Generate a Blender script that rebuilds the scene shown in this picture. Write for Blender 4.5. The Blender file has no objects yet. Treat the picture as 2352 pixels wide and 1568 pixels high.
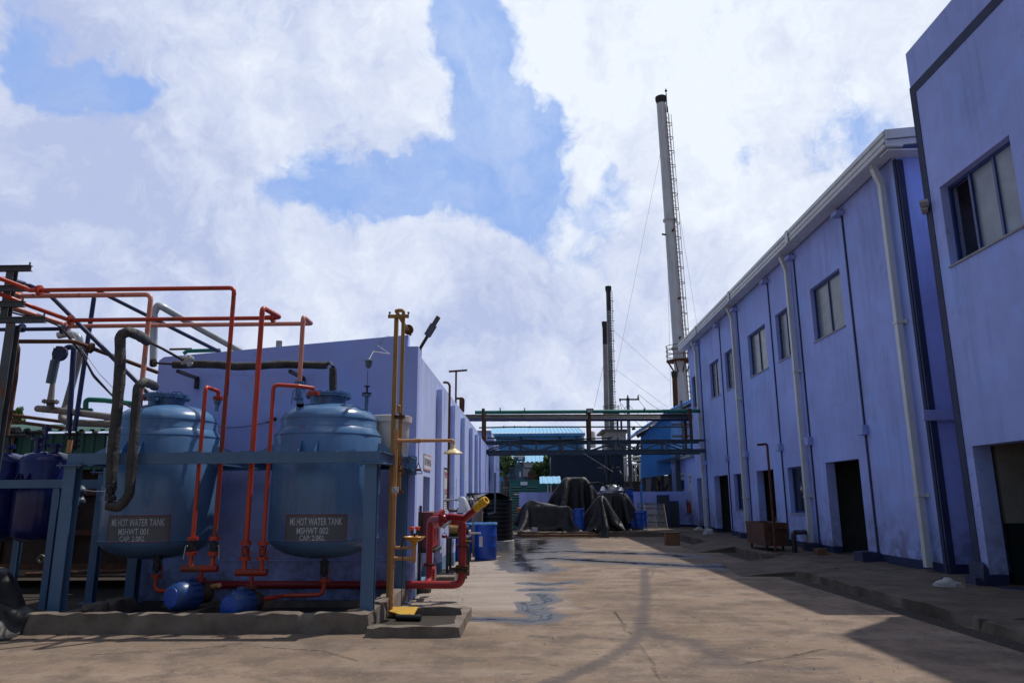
import bpy, math, random
from mathutils import Vector, Matrix, noise
random.seed(7)
scn = bpy.context.scene
COL = scn.collection
R = math.radians

# ------------------------------------------------------------------ camera
H = 1.55
CW, CH, FP = 2352.0, 1568.0, 1660.0
PITCH, YAW, ROLL = R(12.3), R(1.25), -.006
_f = Vector((-math.sin(YAW)*math.cos(PITCH), math.cos(YAW)*math.cos(PITCH), math.sin(PITCH)))
_r0 = Vector((math.cos(YAW), math.sin(YAW), 0))
_u0 = _r0.cross(_f)
_r = _r0*math.cos(ROLL) + _u0*math.sin(ROLL)
_u = _r.cross(_f)
CP = Vector((0, 0, H))
cam = bpy.data.cameras.new("camera"); camo = bpy.data.objects.new("camera", cam); COL.objects.link(camo)
cam.sensor_width = 36; cam.lens = FP/CW*36; cam.clip_end = 2000; cam.clip_start = .05
m = Matrix((( _r.x, _u.x, -_f.x, 0), (_r.y, _u.y, -_f.y, 0), (_r.z, _u.z, -_f.z, 0), (0, 0, 0, 1)))
camo.matrix_world = Matrix.Translation(CP) @ m
scn.camera = camo

# ------------------------------------------------------------------ sun, sky, exposure
SUN = Vector((.385, .375, 1)).normalized()
sl = bpy.data.lights.new("sun", 'SUN'); so = bpy.data.objects.new("sun", sl); COL.objects.link(so)
sl.energy = 3.4; sl.angle = R(.7); sl.color = (1, .95, .88)
so.rotation_euler = (-SUN).to_track_quat('-Z', 'Y').to_euler()
scn.view_settings.view_transform = 'Standard'; scn.view_settings.look = 'None'
scn.view_settings.exposure = 0.0; scn.view_settings.gamma = 1

world = bpy.data.worlds.new("World"); scn.world = world; world.use_nodes = True
def rayd(x, y):
    return (_f + _r*((x-CW/2)/FP) - _u*((y-CH/2)/FP)).normalized()
def build_sky():
    nt = world.node_tree; N = nt.nodes; L = nt.links; N.clear()
    out = N.new('ShaderNodeOutputWorld'); bg = N.new('ShaderNodeBackground'); bg.inputs[1].default_value = .06
    L.new(bg.outputs[0], out.inputs[0])
    sky = N.new('ShaderNodeTexSky'); sky.sky_type = 'NISHITA'; sky.sun_disc = False
    sky.sun_elevation = math.asin(SUN.z); sky.sun_rotation = math.atan2(SUN.x, SUN.y)
    tc = N.new('ShaderNodeTexCoord')
    def math_(op, a, b=None, c=None, clamp=False):
        n = N.new('ShaderNodeMath'); n.operation = op; n.use_clamp = clamp
        for i, v in enumerate((a, b, c)):
            if v is None: continue
            if isinstance(v, (int, float)): n.inputs[i].default_value = v
            else: L.new(v, n.inputs[i])
        return n.outputs[0]
    def vm(op, a, b=None, sc=None):
        n = N.new('ShaderNodeVectorMath'); n.operation = op
        for i, v in enumerate((a, b)):
            if v is None: continue
            if hasattr(v, 'links') or hasattr(v, 'is_output'): L.new(v, n.inputs[i])
            else: n.inputs[i].default_value = v
        if sc is not None: n.inputs['Scale'].default_value = sc
        return n
    def noi(vec, s, det, rough=.55, dist=0, col=False):
        n = N.new('ShaderNodeTexNoise'); L.new(vec, n.inputs['Vector'])
        n.inputs['Scale'].default_value = s; n.inputs['Detail'].default_value = det
        n.inputs['Roughness'].default_value = rough; n.inputs['Distortion'].default_value = dist
        return n.outputs[1 if col else 0]
    d = tc.outputs['Generated']
    w1 = vm('SUBTRACT', noi(d, 4.5, 5, .6, 0, True), (.5, .5, .5)).outputs[0]
    dw = vm('ADD', d, vm('SCALE', w1, None, .22).outputs[0]).outputs[0]
    # openings of blue between the clouds (direction, radius, strength)
    holes = [((1150, 340), 190, 1.0), ((1060, 90), 120, .8), ((1000, 440), 130, .95), ((760, 450), 100, .9), ((650, 465), 70, .6), ((880, 440), 90, .7), ((1210, 300), 120, .6),
             ((1230, 460), 120, .85), ((1400, 430), 90, .6), ((1130, 190), 120, .9), ((50, 20), 110, .9), ((180, 160), 80, .9), ((20, 90), 60, .5),
             ((285, 200), 70, .6), ((1680, 375), 100, .5), ((1940, 310), 130, .55), ((1600, 90), 110, .42), ((1340, 540), 100, .5), ((880, 420), 110, .6), ((1120, 30), 120, .5), ((1900, 60), 100, .3), ((560, 60), 90, .25)]
    tot = None
    for (x, y), rad, s in holes:
        c = rayd(x, y)
        dist = vm('DISTANCE', dw, tuple(c)).outputs['Value']
        v = math_('MULTIPLY', math_('SUBTRACT', 1.0, math_('DIVIDE', dist, rad/FP*1.12), None, True), s*.88)
        tot = v if tot is None else math_('ADD', tot, v)
    def fbm(vec): return math_('ADD', math_('MULTIPLY', math_('SUBTRACT', noi(vec, 5.5, 10, .62), .5), 1.25), math_('MULTIPLY', math_('SUBTRACT', noi(vec, 17, 9, .66), .5), .65))
    fb = fbm(dw); dw2 = vm('ADD', dw, (.020, .012, .028)).outputs[0]; fb2 = fbm(dw2)
    dens = math_('SUBTRACT', math_('ADD', .46, fb), tot)
    cover = N.new('ShaderNodeMapRange'); cover.interpolation_type = 'SMOOTHSTEP'
    L.new(dens, cover.inputs[0]); cover.inputs[1].default_value = -.16; cover.inputs[2].default_value = .30
    vl = N.new('ShaderNodeMapRange'); L.new(noi(dw, 9, 8, .62), vl.inputs[0]); vl.inputs[1].default_value = .38; vl.inputs[2].default_value = .66; vl.inputs[3].default_value = .08; vl.inputs[4].default_value = .42
    veil = math_('MAXIMUM', cover.outputs[0], vl.outputs[0])
    sx = N.new('ShaderNodeSeparateXYZ'); L.new(d, sx.inputs[0])
    fr = N.new('ShaderNodeMapRange'); fr.interpolation_type = 'SMOOTHSTEP'
    L.new(sx.outputs['Y'], fr.inputs[0]); fr.inputs[1].default_value = .22; fr.inputs[2].default_value = .58; fr.inputs[3].default_value = .06
    bd = vm('DISTANCE', dw, (0.02, -.52, .85)).outputs['Value']; bk = N.new('ShaderNodeMapRange'); bk.interpolation_type = 'SMOOTHSTEP'; L.new(bd, bk.inputs[0])  # unseen bright cloud patch added behind the camera for highlights on the tank domes
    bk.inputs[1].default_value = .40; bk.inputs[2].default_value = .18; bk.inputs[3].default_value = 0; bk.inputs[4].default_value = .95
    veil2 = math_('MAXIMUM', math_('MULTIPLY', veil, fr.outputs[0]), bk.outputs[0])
    # shading of the clouds: relief towards the sun, grey-lavender flat bases low on the left
    rel = math_('MULTIPLY', math_('SUBTRACT', fb, fb2), 1.1)
    shr = N.new('ShaderNodeMapRange'); L.new(math_('ADD', noi(dw, 2.6, 6, .55), math_('MULTIPLY', sx.outputs['Z'], .34)), shr.inputs[0])
    shr.inputs[1].default_value = .42; shr.inputs[2].default_value = .80
    lf = N.new('ShaderNodeMapRange'); L.new(sx.outputs['X'], lf.inputs[0]); lf.inputs[1].default_value = -.6; lf.inputs[2].default_value = .15
    lf.inputs[3].default_value = -.50; lf.inputs[4].default_value = .22
    shv = math_('ADD', math_('ADD', shr.outputs[0], lf.outputs[0]), rel, None, True)
    cm = N.new('ShaderNodeMix'); cm.data_type = 'RGBA'
    L.new(shv, cm.inputs[0]); cm.inputs[6].default_value = (8.0, 9.2, 13.3, 1); cm.inputs[7].default_value = (14.6, 15.6, 17.2, 1)
    bl = N.new('ShaderNodeMix'); bl.data_type = 'RGBA'
    L.new(math_('MULTIPLY', fr.outputs[0], .92), bl.inputs[0])
    L.new(sky.outputs[0], bl.inputs[6]); bl.inputs[7].default_value = (4.6, 7.7, 15.2, 1)
    fin = N.new('ShaderNodeMix'); fin.data_type = 'RGBA'
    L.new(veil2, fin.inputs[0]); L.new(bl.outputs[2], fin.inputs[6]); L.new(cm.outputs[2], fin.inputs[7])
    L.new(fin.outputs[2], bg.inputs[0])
build_sky()

# ------------------------------------------------------------------ helpers
def U(x, y, Y):
    """point at distance Y down the yard seen at (x, y) in the 2352 px wide photo: used to take sizes off the photo"""
    d = _f + _r*((x-CW/2)/FP) - _u*((y-CH/2)/FP)
    return CP + d*(Y/d.y)
def UX(x, y, X):
    d = _f + _r*((x-CW/2)/FP) - _u*((y-CH/2)/FP)
    return CP + d*(X/d.x)
def UZ(x, y, Z=0):
    d = _f + _r*((x-CW/2)/FP) - _u*((y-CH/2)/FP)
    return CP + d*((Z-H)/d.z)
def zrow(X, Y, y):
    k = (CH/2-y)/FP; q = Vector((X, Y, 0))-CP
    return (k*q.dot(_f)-q.dot(_u))/(_u.z-k*_f.z)
def xcol(Y, Z, x):
    k = (x-CW/2)/FP; q = Vector((0, Y, Z))-CP
    return (k*q.dot(_f)-q.dot(_r))/(_r.x-k*_f.x)
def PT(*spec):
    out = []
    for s in spec:
        if isinstance(s, Vector): out.append(s.copy()); continue
        if s[0] == 'z': p = out[-1].copy(); p.z = zrow(p.x, p.y, s[1])
        elif s[0] == 'x': p = out[-1].copy(); p.x = xcol(p.y, p.z, s[1])
        elif s[0] == 'y': p = out[-1].copy(); p.y = s[1]
        elif s[0] == 'd': p = out[-1] + Vector(s[1])
        else: p = U(*s)
        out.append(p)
    return out

def frame(ax):
    ax = ax.normalized(); h = Vector((0, 0, 1)) if abs(ax.z) < .95 else Vector((1, 0, 0))
    a = ax.cross(h).normalized(); b = a.cross(ax).normalized(); return a, b
class MB:
    def __init__(s): s.v = []; s.f = []
    def add(s, vs, fs):
        k = len(s.v); s.v += [tuple(v) for v in vs]; s.f += [tuple(i+k for i in f) for f in fs]; return s
    def box(s, x0, x1, y0, y1, z0, z1):
        v = [(x, y, z) for z in (z0, z1) for y in (y0, y1) for x in (x0, x1)]
        return s.add(v, [(0, 2, 3, 1), (4, 5, 7, 6), (0, 1, 5, 4), (2, 6, 7, 3), (0, 4, 6, 2), (1, 3, 7, 5)])
    def obox(s, c, a, b, d):
        c = Vector(c); v = [c + a*i + b*j + d*k for k in (-1, 1) for j in (-1, 1) for i in (-1, 1)]
        return s.add(v, [(0, 2, 3, 1), (4, 5, 7, 6), (0, 1, 5, 4), (2, 6, 7, 3), (0, 4, 6, 2), (1, 3, 7, 5)])
    def bar(s, p, q, w, h, up=None):
        p = Vector(p); q = Vector(q); ax = (q-p); L = ax.length; ax.normalize()
        u = Vector(up) if up is not None else (Vector((0, 0, 1)) if abs(ax.z) < .9 else Vector((0, 1, 0)))
        a = ax.cross(u).normalized(); b = a.cross(ax).normalized()
        return s.obox((p+q)/2, a*w/2, b*h/2, ax*L/2)
    def ibeam(s, p, q, w, h, t=.012, up=None, chan=False):
        p = Vector(p); q = Vector(q); ax = (q-p).normalized()
        u = Vector(up) if up is not None else (Vector((0, 0, 1)) if abs(ax.z) < .9 else Vector((0, 1, 0)))
        a = ax.cross(u).normalized(); b = a.cross(ax).normalized(); c = (p+q)/2; L = (q-p).length/2
        for k in (-1, 1): s.obox(c + b*k*(h/2-t/2), a*w/2, b*t/2, ax*L)
        off = a*(w/2-t/2)*(-1 if chan else 0)
        s.obox(c+off, a*t/2, b*(h/2-t), ax*(L-.001)); return s
    def cyl(s, p, q, r0, r1=None, n=16, caps=True):
        p = Vector(p); q = Vector(q); r1 = r0 if r1 is None else r1
        a, b = frame(q-p); v = []
        for c, r in ((p, r0), (q, r1)):
            for i in range(n):
                t = 2*math.pi*i/n; v.append(c + a*math.cos(t)*r + b*math.sin(t)*r)
        f = [(i, (i+1) % n, n+(i+1) % n, n+i) for i in range(n)]
        if caps: f += [tuple(range(n-1, -1, -1)), tuple(range(n, 2*n))]
        return s.add(v, f)
    def tube(s, pts, r, bend=None, n=12, caps=True, rough=0, seed=0, step=.12, arc=6):
        pts = [Vector(p) for p in pts]
        bend = r*2.2 if bend is None else bend
        P = [pts[0]]
        for i in range(1, len(pts)-1):
            a = pts[i-1]-pts[i]; b = pts[i+1]-pts[i]
            if a.length < 1e-5 or b.length < 1e-5: continue
            la, lb = a.length, b.length; a.normalize(); b.normalize(); ang = a.angle(b)
            if ang > 3.05: P.append(pts[i]); continue
            d = min(bend/math.tan(ang/2), la*.49, lb*.49)
            A = pts[i]+a*d; B = pts[i]+b*d
            for k in range(arc+1):
                t = k/arc; P.append(A*(1-t)**2 + pts[i]*2*t*(1-t) + B*t*t)
        P.append(pts[-1])
        if rough:
            Q = [P[0]]
            for p, q in zip(P, P[1:]):
                m_ = max(1, int((q-p).length/step))
                for k in range(1, m_+1): Q.append(p.lerp(q, k/m_))
            P = Q
        a = None; v = []; f = []
        for i, p in enumerate(P):
            t = (P[min(i+1, len(P)-1)]-P[max(i-1, 0)]).normalized()
            if a is None: a, b = frame(t)
            else:
                a = (a - t*a.dot(t)).normalized()
            b = t.cross(a)
            for k in range(n):
                th = 2*math.pi*k/n; dr = a*math.cos(th)+b*math.sin(th); rr = r
                if rough: rr = r*(1 + rough*(noise.noise(p*7 + dr*.8 + Vector((seed, 0, 0)))+.5*noise.noise(p*23 + dr*2)))
                v.append(p+dr*rr)
        m_ = len(P)
        for i in range(m_-1):
            for k in range(n):
                f.append((i*n+k, i*n+(k+1) % n, (i+1)*n+(k+1) % n, (i+1)*n+k))
        if caps: f += [tuple(range(n-1, -1, -1)), tuple(range((m_-1)*n, m_*n))]
        return s.add(v, f)
    def lathe(s, c, prof, n=32, ax=None, close=True):
        c = Vector(c); ax = Vector(ax or (0, 0, 1)).normalized(); a, b = frame(ax); v = []; f = []
        for r, z in prof:
            for k in range(n):
                t = 2*math.pi*k/n; v.append(c + ax*z + a*math.cos(t)*r + b*math.sin(t)*r)
        for i in range(len(prof)-1):
            for k in range(n):
                f.append((i*n+k, i*n+(k+1) % n, (i+1)*n+(k+1) % n, (i+1)*n+k))
        if close:
            f += [tuple(range(n-1, -1, -1)), tuple(range((len(prof)-1)*n, len(prof)*n))]
        return s.add(v, f)
    def flange(s, p, ax, r, t=.02, n=20, bolts=6, gap=.006, pair=True):
        p = Vector(p); ax = Vector(ax).normalized(); a, b = frame(ax)
        ds = (-1, 1) if pair else (0,)
        for d in ds: s.cyl(p+ax*(d*(t/2+gap/2)-t/2), p+ax*(d*(t/2+gap/2)+t/2), r, n=n)
        hh = t*1.9 if pair else t*1.1
        for i in range(bolts):
            th = 2*math.pi*(i+.5)/bolts; c = p+(a*math.cos(th)+b*math.sin(th))*r*.8
            s.cyl(c-ax*hh, c+ax*hh, r*.095, n=6)
        return s
    def ball(s, c, r, n=12, sz=(1, 1, 1)):
        c = Vector(c); v = []; f = []; m_ = n//2
        for i in range(m_+1):
            ph = math.pi*i/m_
            for k in range(n):
                th = 2*math.pi*k/n
                v.append(c+Vector((r*sz[0]*math.sin(ph)*math.cos(th), r*sz[1]*math.sin(ph)*math.sin(th), r*sz[2]*math.cos(ph))))
        for i in range(m_):
            for k in range(n): f.append((i*n+k, (i+1)*n+k, (i+1)*n+(k+1) % n, i*n+(k+1) % n))
        return s.add(v, f)
    def corr(s, o, w, h, nrm, pitch=.18, amp=.03, th=.004):
        """corrugated sheet: origin, width vector, height vector, outward normal"""
        o = Vector(o); w = Vector(w); h = Vector(h); nrm = Vector(nrm).normalized()
        k = max(2, int(w.length/pitch)); us = []
        for i in range(k):
            for a, z in ((0, 0), (.45, 0), (.55, 1), (.9, 1)): us.append(((i+a)/k, z))
        us.append((1, 0)); v = []
        for side in (0, 1):
            for u_, z in us:
                for t in (0, 1): v.append(o + w*u_ + h*t + nrm*(amp*z - th*side))
        n = len(us); f = []
        for i in range(n-1):
            f.append((2*i, 2*i+2, 2*i+3, 2*i+1)); q = 2*n
            f.append((q+2*i, q+2*i+1, q+2*i+3, q+2*i+2))
        return s.add(v, f)
    def build(s, name, mat, parent=None, bevel=0, smooth=38, label=None):
        me = bpy.data.meshes.new(name); me.from_pydata(s.v, [], s.f); me.update()
        me.materials.append(mat)
        if smooth:
            me.shade_smooth(); me.set_sharp_from_angle(angle=R(smooth))
        o = bpy.data.objects.new(name, me); COL.objects.link(o)
        if parent is not None:
            o.parent = parent; o.matrix_parent_inverse = Matrix.Translation(-Vector(parent.location)) if parent.type == 'EMPTY' else Matrix.Identity(4)
        if bevel:
            b = o.modifiers.new('bevel', 'BEVEL'); b.width = bevel; b.segments = 2; b.limit_method = 'ANGLE'; b.angle_limit = R(50)
        if label: o['label'] = label
        return o
def tag(o, label, cat, group=None):
    o['label'] = label; o['category'] = cat
    if group: o['group'] = group
    return o
def thing(name, label, cat, loc=(0, 0, 0), group=None):
    o = bpy.data.objects.new(name, None); COL.objects.link(o); o.location = Vector(loc); o.empty_display_size = .2
    return tag(o, label, cat, group)
def struct(o, kind='structure'): o['kind'] = kind; return o
def dup(root, d, label=None, rz=0):
    r = root.copy(); COL.objects.link(r); r.location = root.location + Vector(d); r.rotation_euler = (0, 0, rz)
    if label: r['label'] = label
    for ch in list(root.children):
        c = ch.copy(); COL.objects.link(c); c.parent = r
        for g in list(ch.children):
            e = g.copy(); COL.objects.link(e); e.parent = c
    return r

# ------------------------------------------------------------------ materials
class NB:
    def __init__(s, name):
        s.m = bpy.data.materials.new(name); s.m.use_nodes = True; s.nt = s.m.node_tree; s.N = s.nt.nodes; s.L = s.nt.links
        s.bs = s.N['Principled BSDF']; tc = s.N.new('ShaderNodeTexCoord'); s.co = tc.outputs['Object']
        g = s.N.new('ShaderNodeNewGeometry'); s.pos = g.outputs['Position']
    def set(s, k, v):
        i = s.bs.inputs[k]
        if isinstance(v, (int, float)): i.default_value = v
        elif isinstance(v, tuple): i.default_value = (*v[:3], 1)
        else: s.L.new(v, i)
    def noise(s, scale, det=4, rough=.55, sc=None, dist=0, off=None):
        v = s.co
        if sc or off:
            mp = s.N.new('ShaderNodeMapping'); s.L.new(v, mp.inputs[0])
            if sc: mp.inputs['Scale'].default_value = sc
            if off: mp.inputs['Location'].default_value = off
            v = mp.outputs[0]
        n = s.N.new('ShaderNodeTexNoise'); s.L.new(v, n.inputs['Vector'])
        n.inputs['Scale'].default_value = scale; n.inputs['Detail'].default_value = det; n.inputs['Roughness'].default_value = rough; n.inputs['Distortion'].default_value = dist
        return n.outputs[0]
    def ramp(s, x, a, b, lo=0., hi=1., smooth=False):
        n = s.N.new('ShaderNodeMapRange'); s.L.new(x, n.inputs[0])
        if smooth: n.interpolation_type = 'SMOOTHSTEP'
        for i, v in enumerate((a, b, lo, hi)): n.inputs[i+1].default_value = v
        return n.outputs[0]
    def math(s, op, a, b=None, clamp=False):
        n = s.N.new('ShaderNodeMath'); n.operation = op; n.use_clamp = clamp
        for i, v in enumerate((a, b)):
            if v is None: continue
            if isinstance(v, (int, float)): n.inputs[i].default_value = v
            else: s.L.new(v, n.inputs[i])
        return n.outputs[0]
    def mix(s, f, a, b, mode='MIX'):
        n = s.N.new('ShaderNodeMix'); n.data_type = 'RGBA'; n.blend_type = mode
        for i, v in ((0, f), (6, a), (7, b)):
            if isinstance(v, (int, float)): n.inputs[i].default_value = v
            elif isinstance(v, tuple): n.inputs[i].default_value = (*v[:3], 1)
            else: s.L.new(v, n.inputs[i])
        return n.outputs[2]
    def sep(s, v, ax):
        n = s.N.new('ShaderNodeSeparateXYZ'); s.L.new(v, n.inputs[0]); return n.outputs[ax]
    def attr(s, name):
        n = s.N.new('ShaderNodeAttribute'); n.attribute_name = name; return n.outputs['Fac']
    def bump(s, h, st=.2, dist=.01, prev=None):
        n = s.N.new('ShaderNodeBump'); s.L.new(h, n.inputs['Height']); n.inputs['Strength'].default_value = st; n.inputs['Distance'].default_value = dist
        if prev is not None: s.L.new(prev, n.inputs['Normal'])
        return n.outputs[0]
def sc3(c, k): return tuple(min(1, x*k) for x in c)
def paint(name, col, rough=.5, metal=0, var=.18, vs=2.5, bump=.15, bs=45, bd=.004, rust=0, rcol=(.10, .035, .015), streak=0, scol=None, spec=.5, rvar=.12, wave=0, dirt=0):
    b = NB(name); n1 = b.noise(vs, 5)
    c = b.mix(b.ramp(n1, .3, .7), sc3(col, 1-var), sc3(col, 1+var))
    n3 = b.noise(vs*9, 4)
    c = b.mix(b.ramp(n3, .35, .75, 0, .35), c, sc3(col, 1-var*1.6))
    if streak:
        st = b.noise(1, 5, .6, sc=(7, 7, .45)); s2 = b.noise(1.3, 3)
        f = b.math('MULTIPLY', b.ramp(st, .5, .72), b.ramp(s2, .35, .6, 0, streak))
        c = b.mix(f, c, scol or sc3(col, .45))
    if dirt:
        dn = b.noise(5, 6, .65, off=(3, 1, 7)); c = b.mix(b.ramp(dn, .55, .75, 0, dirt), c, (.06, .045, .035))
    rg = b.ramp(n3, .3, .7, rough-rvar/2, rough+rvar/2)
    if rust:
        rn = b.noise(6, 7, .68, off=(9, 4, 2)); rf = b.ramp(rn, .68-rust*.38, .74-rust*.34)
        rc = b.mix(b.noise(30, 3), rcol, sc3(rcol, 2.1)); c = b.mix(rf, c, rc)
        g = b.N.new('ShaderNodeMix'); b.L.new(rf, g.inputs[0]); b.L.new(rg, g.inputs[2]); g.inputs[3].default_value = .85; rg = g.outputs[0]
    b.set('Base Color', c); b.set('Roughness', rg); b.set('Metallic', float(metal)); b.set('Specular IOR Level', spec)
    prev = None
    if wave: prev = b.bump(b.noise(wave, 2, .4), .35, .02)
    if bump or prev is not None: b.set('Normal', b.bump(b.noise(bs, 4), bump, bd, prev))
    return b.m
WALL = (.38, .455, .86)
NAVY = (.020, .030, .085)
def wallmat(name, col=WALL, low=NAVY, zl=.32, streak=.5, scol=None, var=.14, bump=.35, fade=0):
    b = NB(name); n1 = b.noise(.5, 6, .6); n2 = b.noise(3.5, 6, .65)
    c = b.mix(b.ramp(n1, .32, .68), sc3(col, 1-var), sc3(col, 1+var))
    c = b.mix(b.ramp(n2, .45, .8, 0, .45), c, sc3(col, .84))
    c = b.mix(b.ramp(b.noise(.9, 3, .5, off=(5, 5, 5)), .54, .60, 0, .6), c, tuple(x*k for x, k in zip(col, (.92, 1.1, 1.12))))
    if streak:
        st = b.noise(1, 6, .62, sc=(5, 5, .35)); f = b.math('MULTIPLY', b.ramp(st, .48, .66), b.ramp(b.noise(.8, 3), .42, .58, 0, streak*.8))
        c = b.mix(f, c, scol or sc3(col, .55))
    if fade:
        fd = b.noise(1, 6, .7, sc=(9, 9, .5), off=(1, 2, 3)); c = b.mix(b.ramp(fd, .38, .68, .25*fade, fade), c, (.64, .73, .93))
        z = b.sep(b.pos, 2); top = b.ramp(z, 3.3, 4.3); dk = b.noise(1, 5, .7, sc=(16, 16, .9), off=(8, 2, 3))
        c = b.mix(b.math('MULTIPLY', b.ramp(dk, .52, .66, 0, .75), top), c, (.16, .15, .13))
    cn = b.noise(.55, 9, .6, dist=.6, off=(4, 1, 6)); cl = b.ramp(b.math('ABSOLUTE', b.math('SUBTRACT', cn, .5)), .0006, .0035, 1, 0)
    c = b.mix(b.math('MULTIPLY', cl, b.ramp(b.noise(.7, 3, off=(1, 7, 3)), .50, .60, 0, .55)), c, sc3(col, .35))
    zz_ = b.sep(b.pos, 2); sp_ = b.math('MULTIPLY', b.ramp(zz_, .3, 1.5, 1, 0), b.ramp(b.noise(2.6, 7, .7, off=(0, 5, 5)), .40, .60, 0, .75)); c = b.mix(sp_, c, (.13, .11, .12))
    # patches of spalled plaster, fine
    sp = b.noise(9, 8, .75, off=(2, 8, 1)); c = b.mix(b.ramp(sp, .715, .73, 0, .6), c, (.16, .15, .17))
    if low:
        z = b.math('ADD', b.sep(b.pos, 2), b.math('MULTIPLY', b.math('SUBTRACT', b.noise(4, 3), .5), .03))
        lc = b.mix(b.ramp(n2, .4, .7), low, sc3(low, 1.5))
        c = b.mix(b.ramp(z, zl-.004, zl+.004, 1, 0), c, lc)
    b.set('Base Color', c); b.set('Roughness', .82); b.set('Specular IOR Level', .25)
    p = b.bump(b.noise(.9, 4, .5), .5, .05); p = b.bump(n2, .25, .02, p)
    b.set('Normal', b.bump(b.noise(55, 5, .7), bump, .006, p)); return b.m
MT = {}
MT['wall'] = wallmat('lavender plaster')
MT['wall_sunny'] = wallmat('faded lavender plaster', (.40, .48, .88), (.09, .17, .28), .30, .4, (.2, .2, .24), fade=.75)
MT['wall_end'] = wallmat('lavender end wall plaster', (.38, .46, .88), None, streak=.15, var=.07)
MT['band'] = paint('navy band paint', NAVY, .75, var=.3, bump=.3)
MT['trim_l'] = paint('lavender trim paint', (.32, .38, .72), .75, var=.12, bump=.2)
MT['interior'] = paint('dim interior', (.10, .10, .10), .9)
MT['intbeige'] = paint('beige interior wall', (.28, .26, .24), .85, streak=.3)
MT['intgreen'] = paint('dark green gloss dado', (.008, .02, .022), .5)
MT['upvc'] = paint('off white gutter plastic', (.60, .62, .62), .45, var=.08, streak=.35, scol=(.25, .24, .22), bump=.05)
MT['roofgrey'] = paint('grey roof sheet', (.35, .36, .37), .5)
MT['winframe'] = paint('blue window frame', (.025, .055, .20), .4)
MT['sill'] = paint('stone sill', (.28, .27, .27), .6)
def glass(name, col, rough=.12, tint=.0):
    b = NB(name); n = b.noise(2.2, 3); b.set('Base Color', b.mix(b.ramp(n, .3, .7), sc3(col, .8), sc3(col, 1.2)))
    b.set('Roughness', b.ramp(b.noise(5, 4), .3, .7, rough, rough+.12)); b.set('Specular IOR Level', .6)
    b.set('Normal', b.bump(b.noise(1.2, 2), .15, .02)); return b.m
MT['pane_up'] = glass('frosted pane', (.13, .15, .165), .22)
MT['pane_dark'] = glass('dark pane', (.018, .024, .03), .06)
MT['pane_near'] = glass('pale film pane', (.23, .26, .30), .3)
MT['tank'] = paint('glossy blue grey enamel', (.09, .195, .375), .24, var=.12, vs=1.5, bump=.06, bs=25, wave=3.5, streak=.5, scol=(.06, .12, .20), rvar=.1, spec=.55, rust=.05)
MT['frame'] = paint('blue grey steel paint', (.07, .145, .26), .38, var=.12, bump=.12, streak=.3, rust=.06, wave=2)
MT['navytank'] = paint('navy gloss enamel', (.012, .018, .12), .22, var=.2, bump=.1, bs=30, wave=5)
MT['navypipe'] = paint('navy pipe paint', (.012, .022, .085), .35, rust=.08)
MT['red'] = paint('orange red pipe paint', (.47, .045, .014), .36, var=.2, rust=.22, bump=.1)
MT['redrust'] = paint('red pipe paint gone rusty', (.26, .020, .009), .45, var=.25, rust=.5, bump=.3)
MT['pink'] = paint('salmon pipe paint', (.62, .25, .18), .42, var=.16, rust=.18, bump=.1)
MT['crimson'] = paint('crimson hydrant paint', (.32, .018, .022), .33, var=.15, rust=.12, rcol=(.08, .03, .015), bump=.15)
MT['darkred'] = paint('old dark red paint', (.12, .022, .018), .5, var=.2, rust=.2)
MT['rust'] = paint('rusty steel', (.115, .045, .020), .8, var=.4, vs=5, bump=.5, rust=.5, rcol=(.05, .02, .012))
MT['rustdark'] = paint('dark rusty steel', (.05, .026, .018), .8, var=.4, vs=5, bump=.5)
MT['blacksteel'] = paint('black steel', (.015, .016, .018), .5, rust=.1)
MT['greysteel'] = paint('grey rack steel', (.075, .09, .10), .55, var=.25, rust=.25, streak=.4)
MT['galv'] = paint('galvanised cladding', (.50, .52, .53), .38, metal=.4, var=.12, streak=.4, scol=(.25, .2, .15))
MT['greypipe'] = paint('dull grey pipe', (.24, .215, .20), .55, var=.12, streak=.4)
MT['green'] = paint('green pipe paint', (.012, .19, .13), .38, var=.15, rust=.12)
MT['steel'] = paint('bare steel', (.40, .41, .42), .3, metal=.8, var=.15)
MT['yellow'] = paint('mustard pipe paint', (.32, .175, .03), .45, var=.15, rust=.12, streak=.3)
MT['tan'] = paint('tan orange pipe plastic', (.52, .25, .10), .45, var=.2, streak=.5, scol=(.62, .38, .24))
MT['bowl'] = paint('orange yellow plastic', (.62, .27, .02), .3, var=.1, bump=.02)
MT['bell'] = paint('cream shower bell', (.72, .55, .27), .4, var=.1, bump=.05)
MT['pedal'] = paint('yellow chequer plate', (.62, .36, .03), .5, var=.25, rust=.15, bump=.4, bs=60)
MT['orange'] = paint('bright orange rubber', (.75, .08, .02), .45)
MT['yellowcap'] = paint('yellow coupling', (.68, .40, .02), .35, var=.12, dirt=.4)
MT['drum'] = paint('blue drum plastic', (.012, .075, .42), .36, var=.2, vs=3, streak=.4, scol=(.05, .10, .30), dirt=.25, bump=.15, bs=12, bd=.01)
MT['drumlid'] = paint('pale blue drum lid', (.16, .42, .75), .4, dirt=.3)
MT['watertank'] = paint('black tank plastic', (.010, .011, .014), .38, var=.3, bump=.05)
MT['whitetank'] = paint('milky white plastic', (.66, .62, .56), .42, var=.06, streak=.3, scol=(.5, .46, .38))
MT['label_white'] = paint('sign white', (.66, .66, .68), .6, var=.06)
MT['signpink'] = paint('pale pink sign border', (.60, .36, .35), .6); MT['signred'] = paint('sign red', (.55, .06, .05), .6)
MT['signblack'] = paint('sign black', (.02, .02, .025), .6)
MT['panelgrey'] = paint('grey painted panel', (.11, .125, .13), .6, var=.15, dirt=.2)
MT['lettering'] = paint('hand painted lettering', (.50, .52, .58), .6, var=.15)
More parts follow.
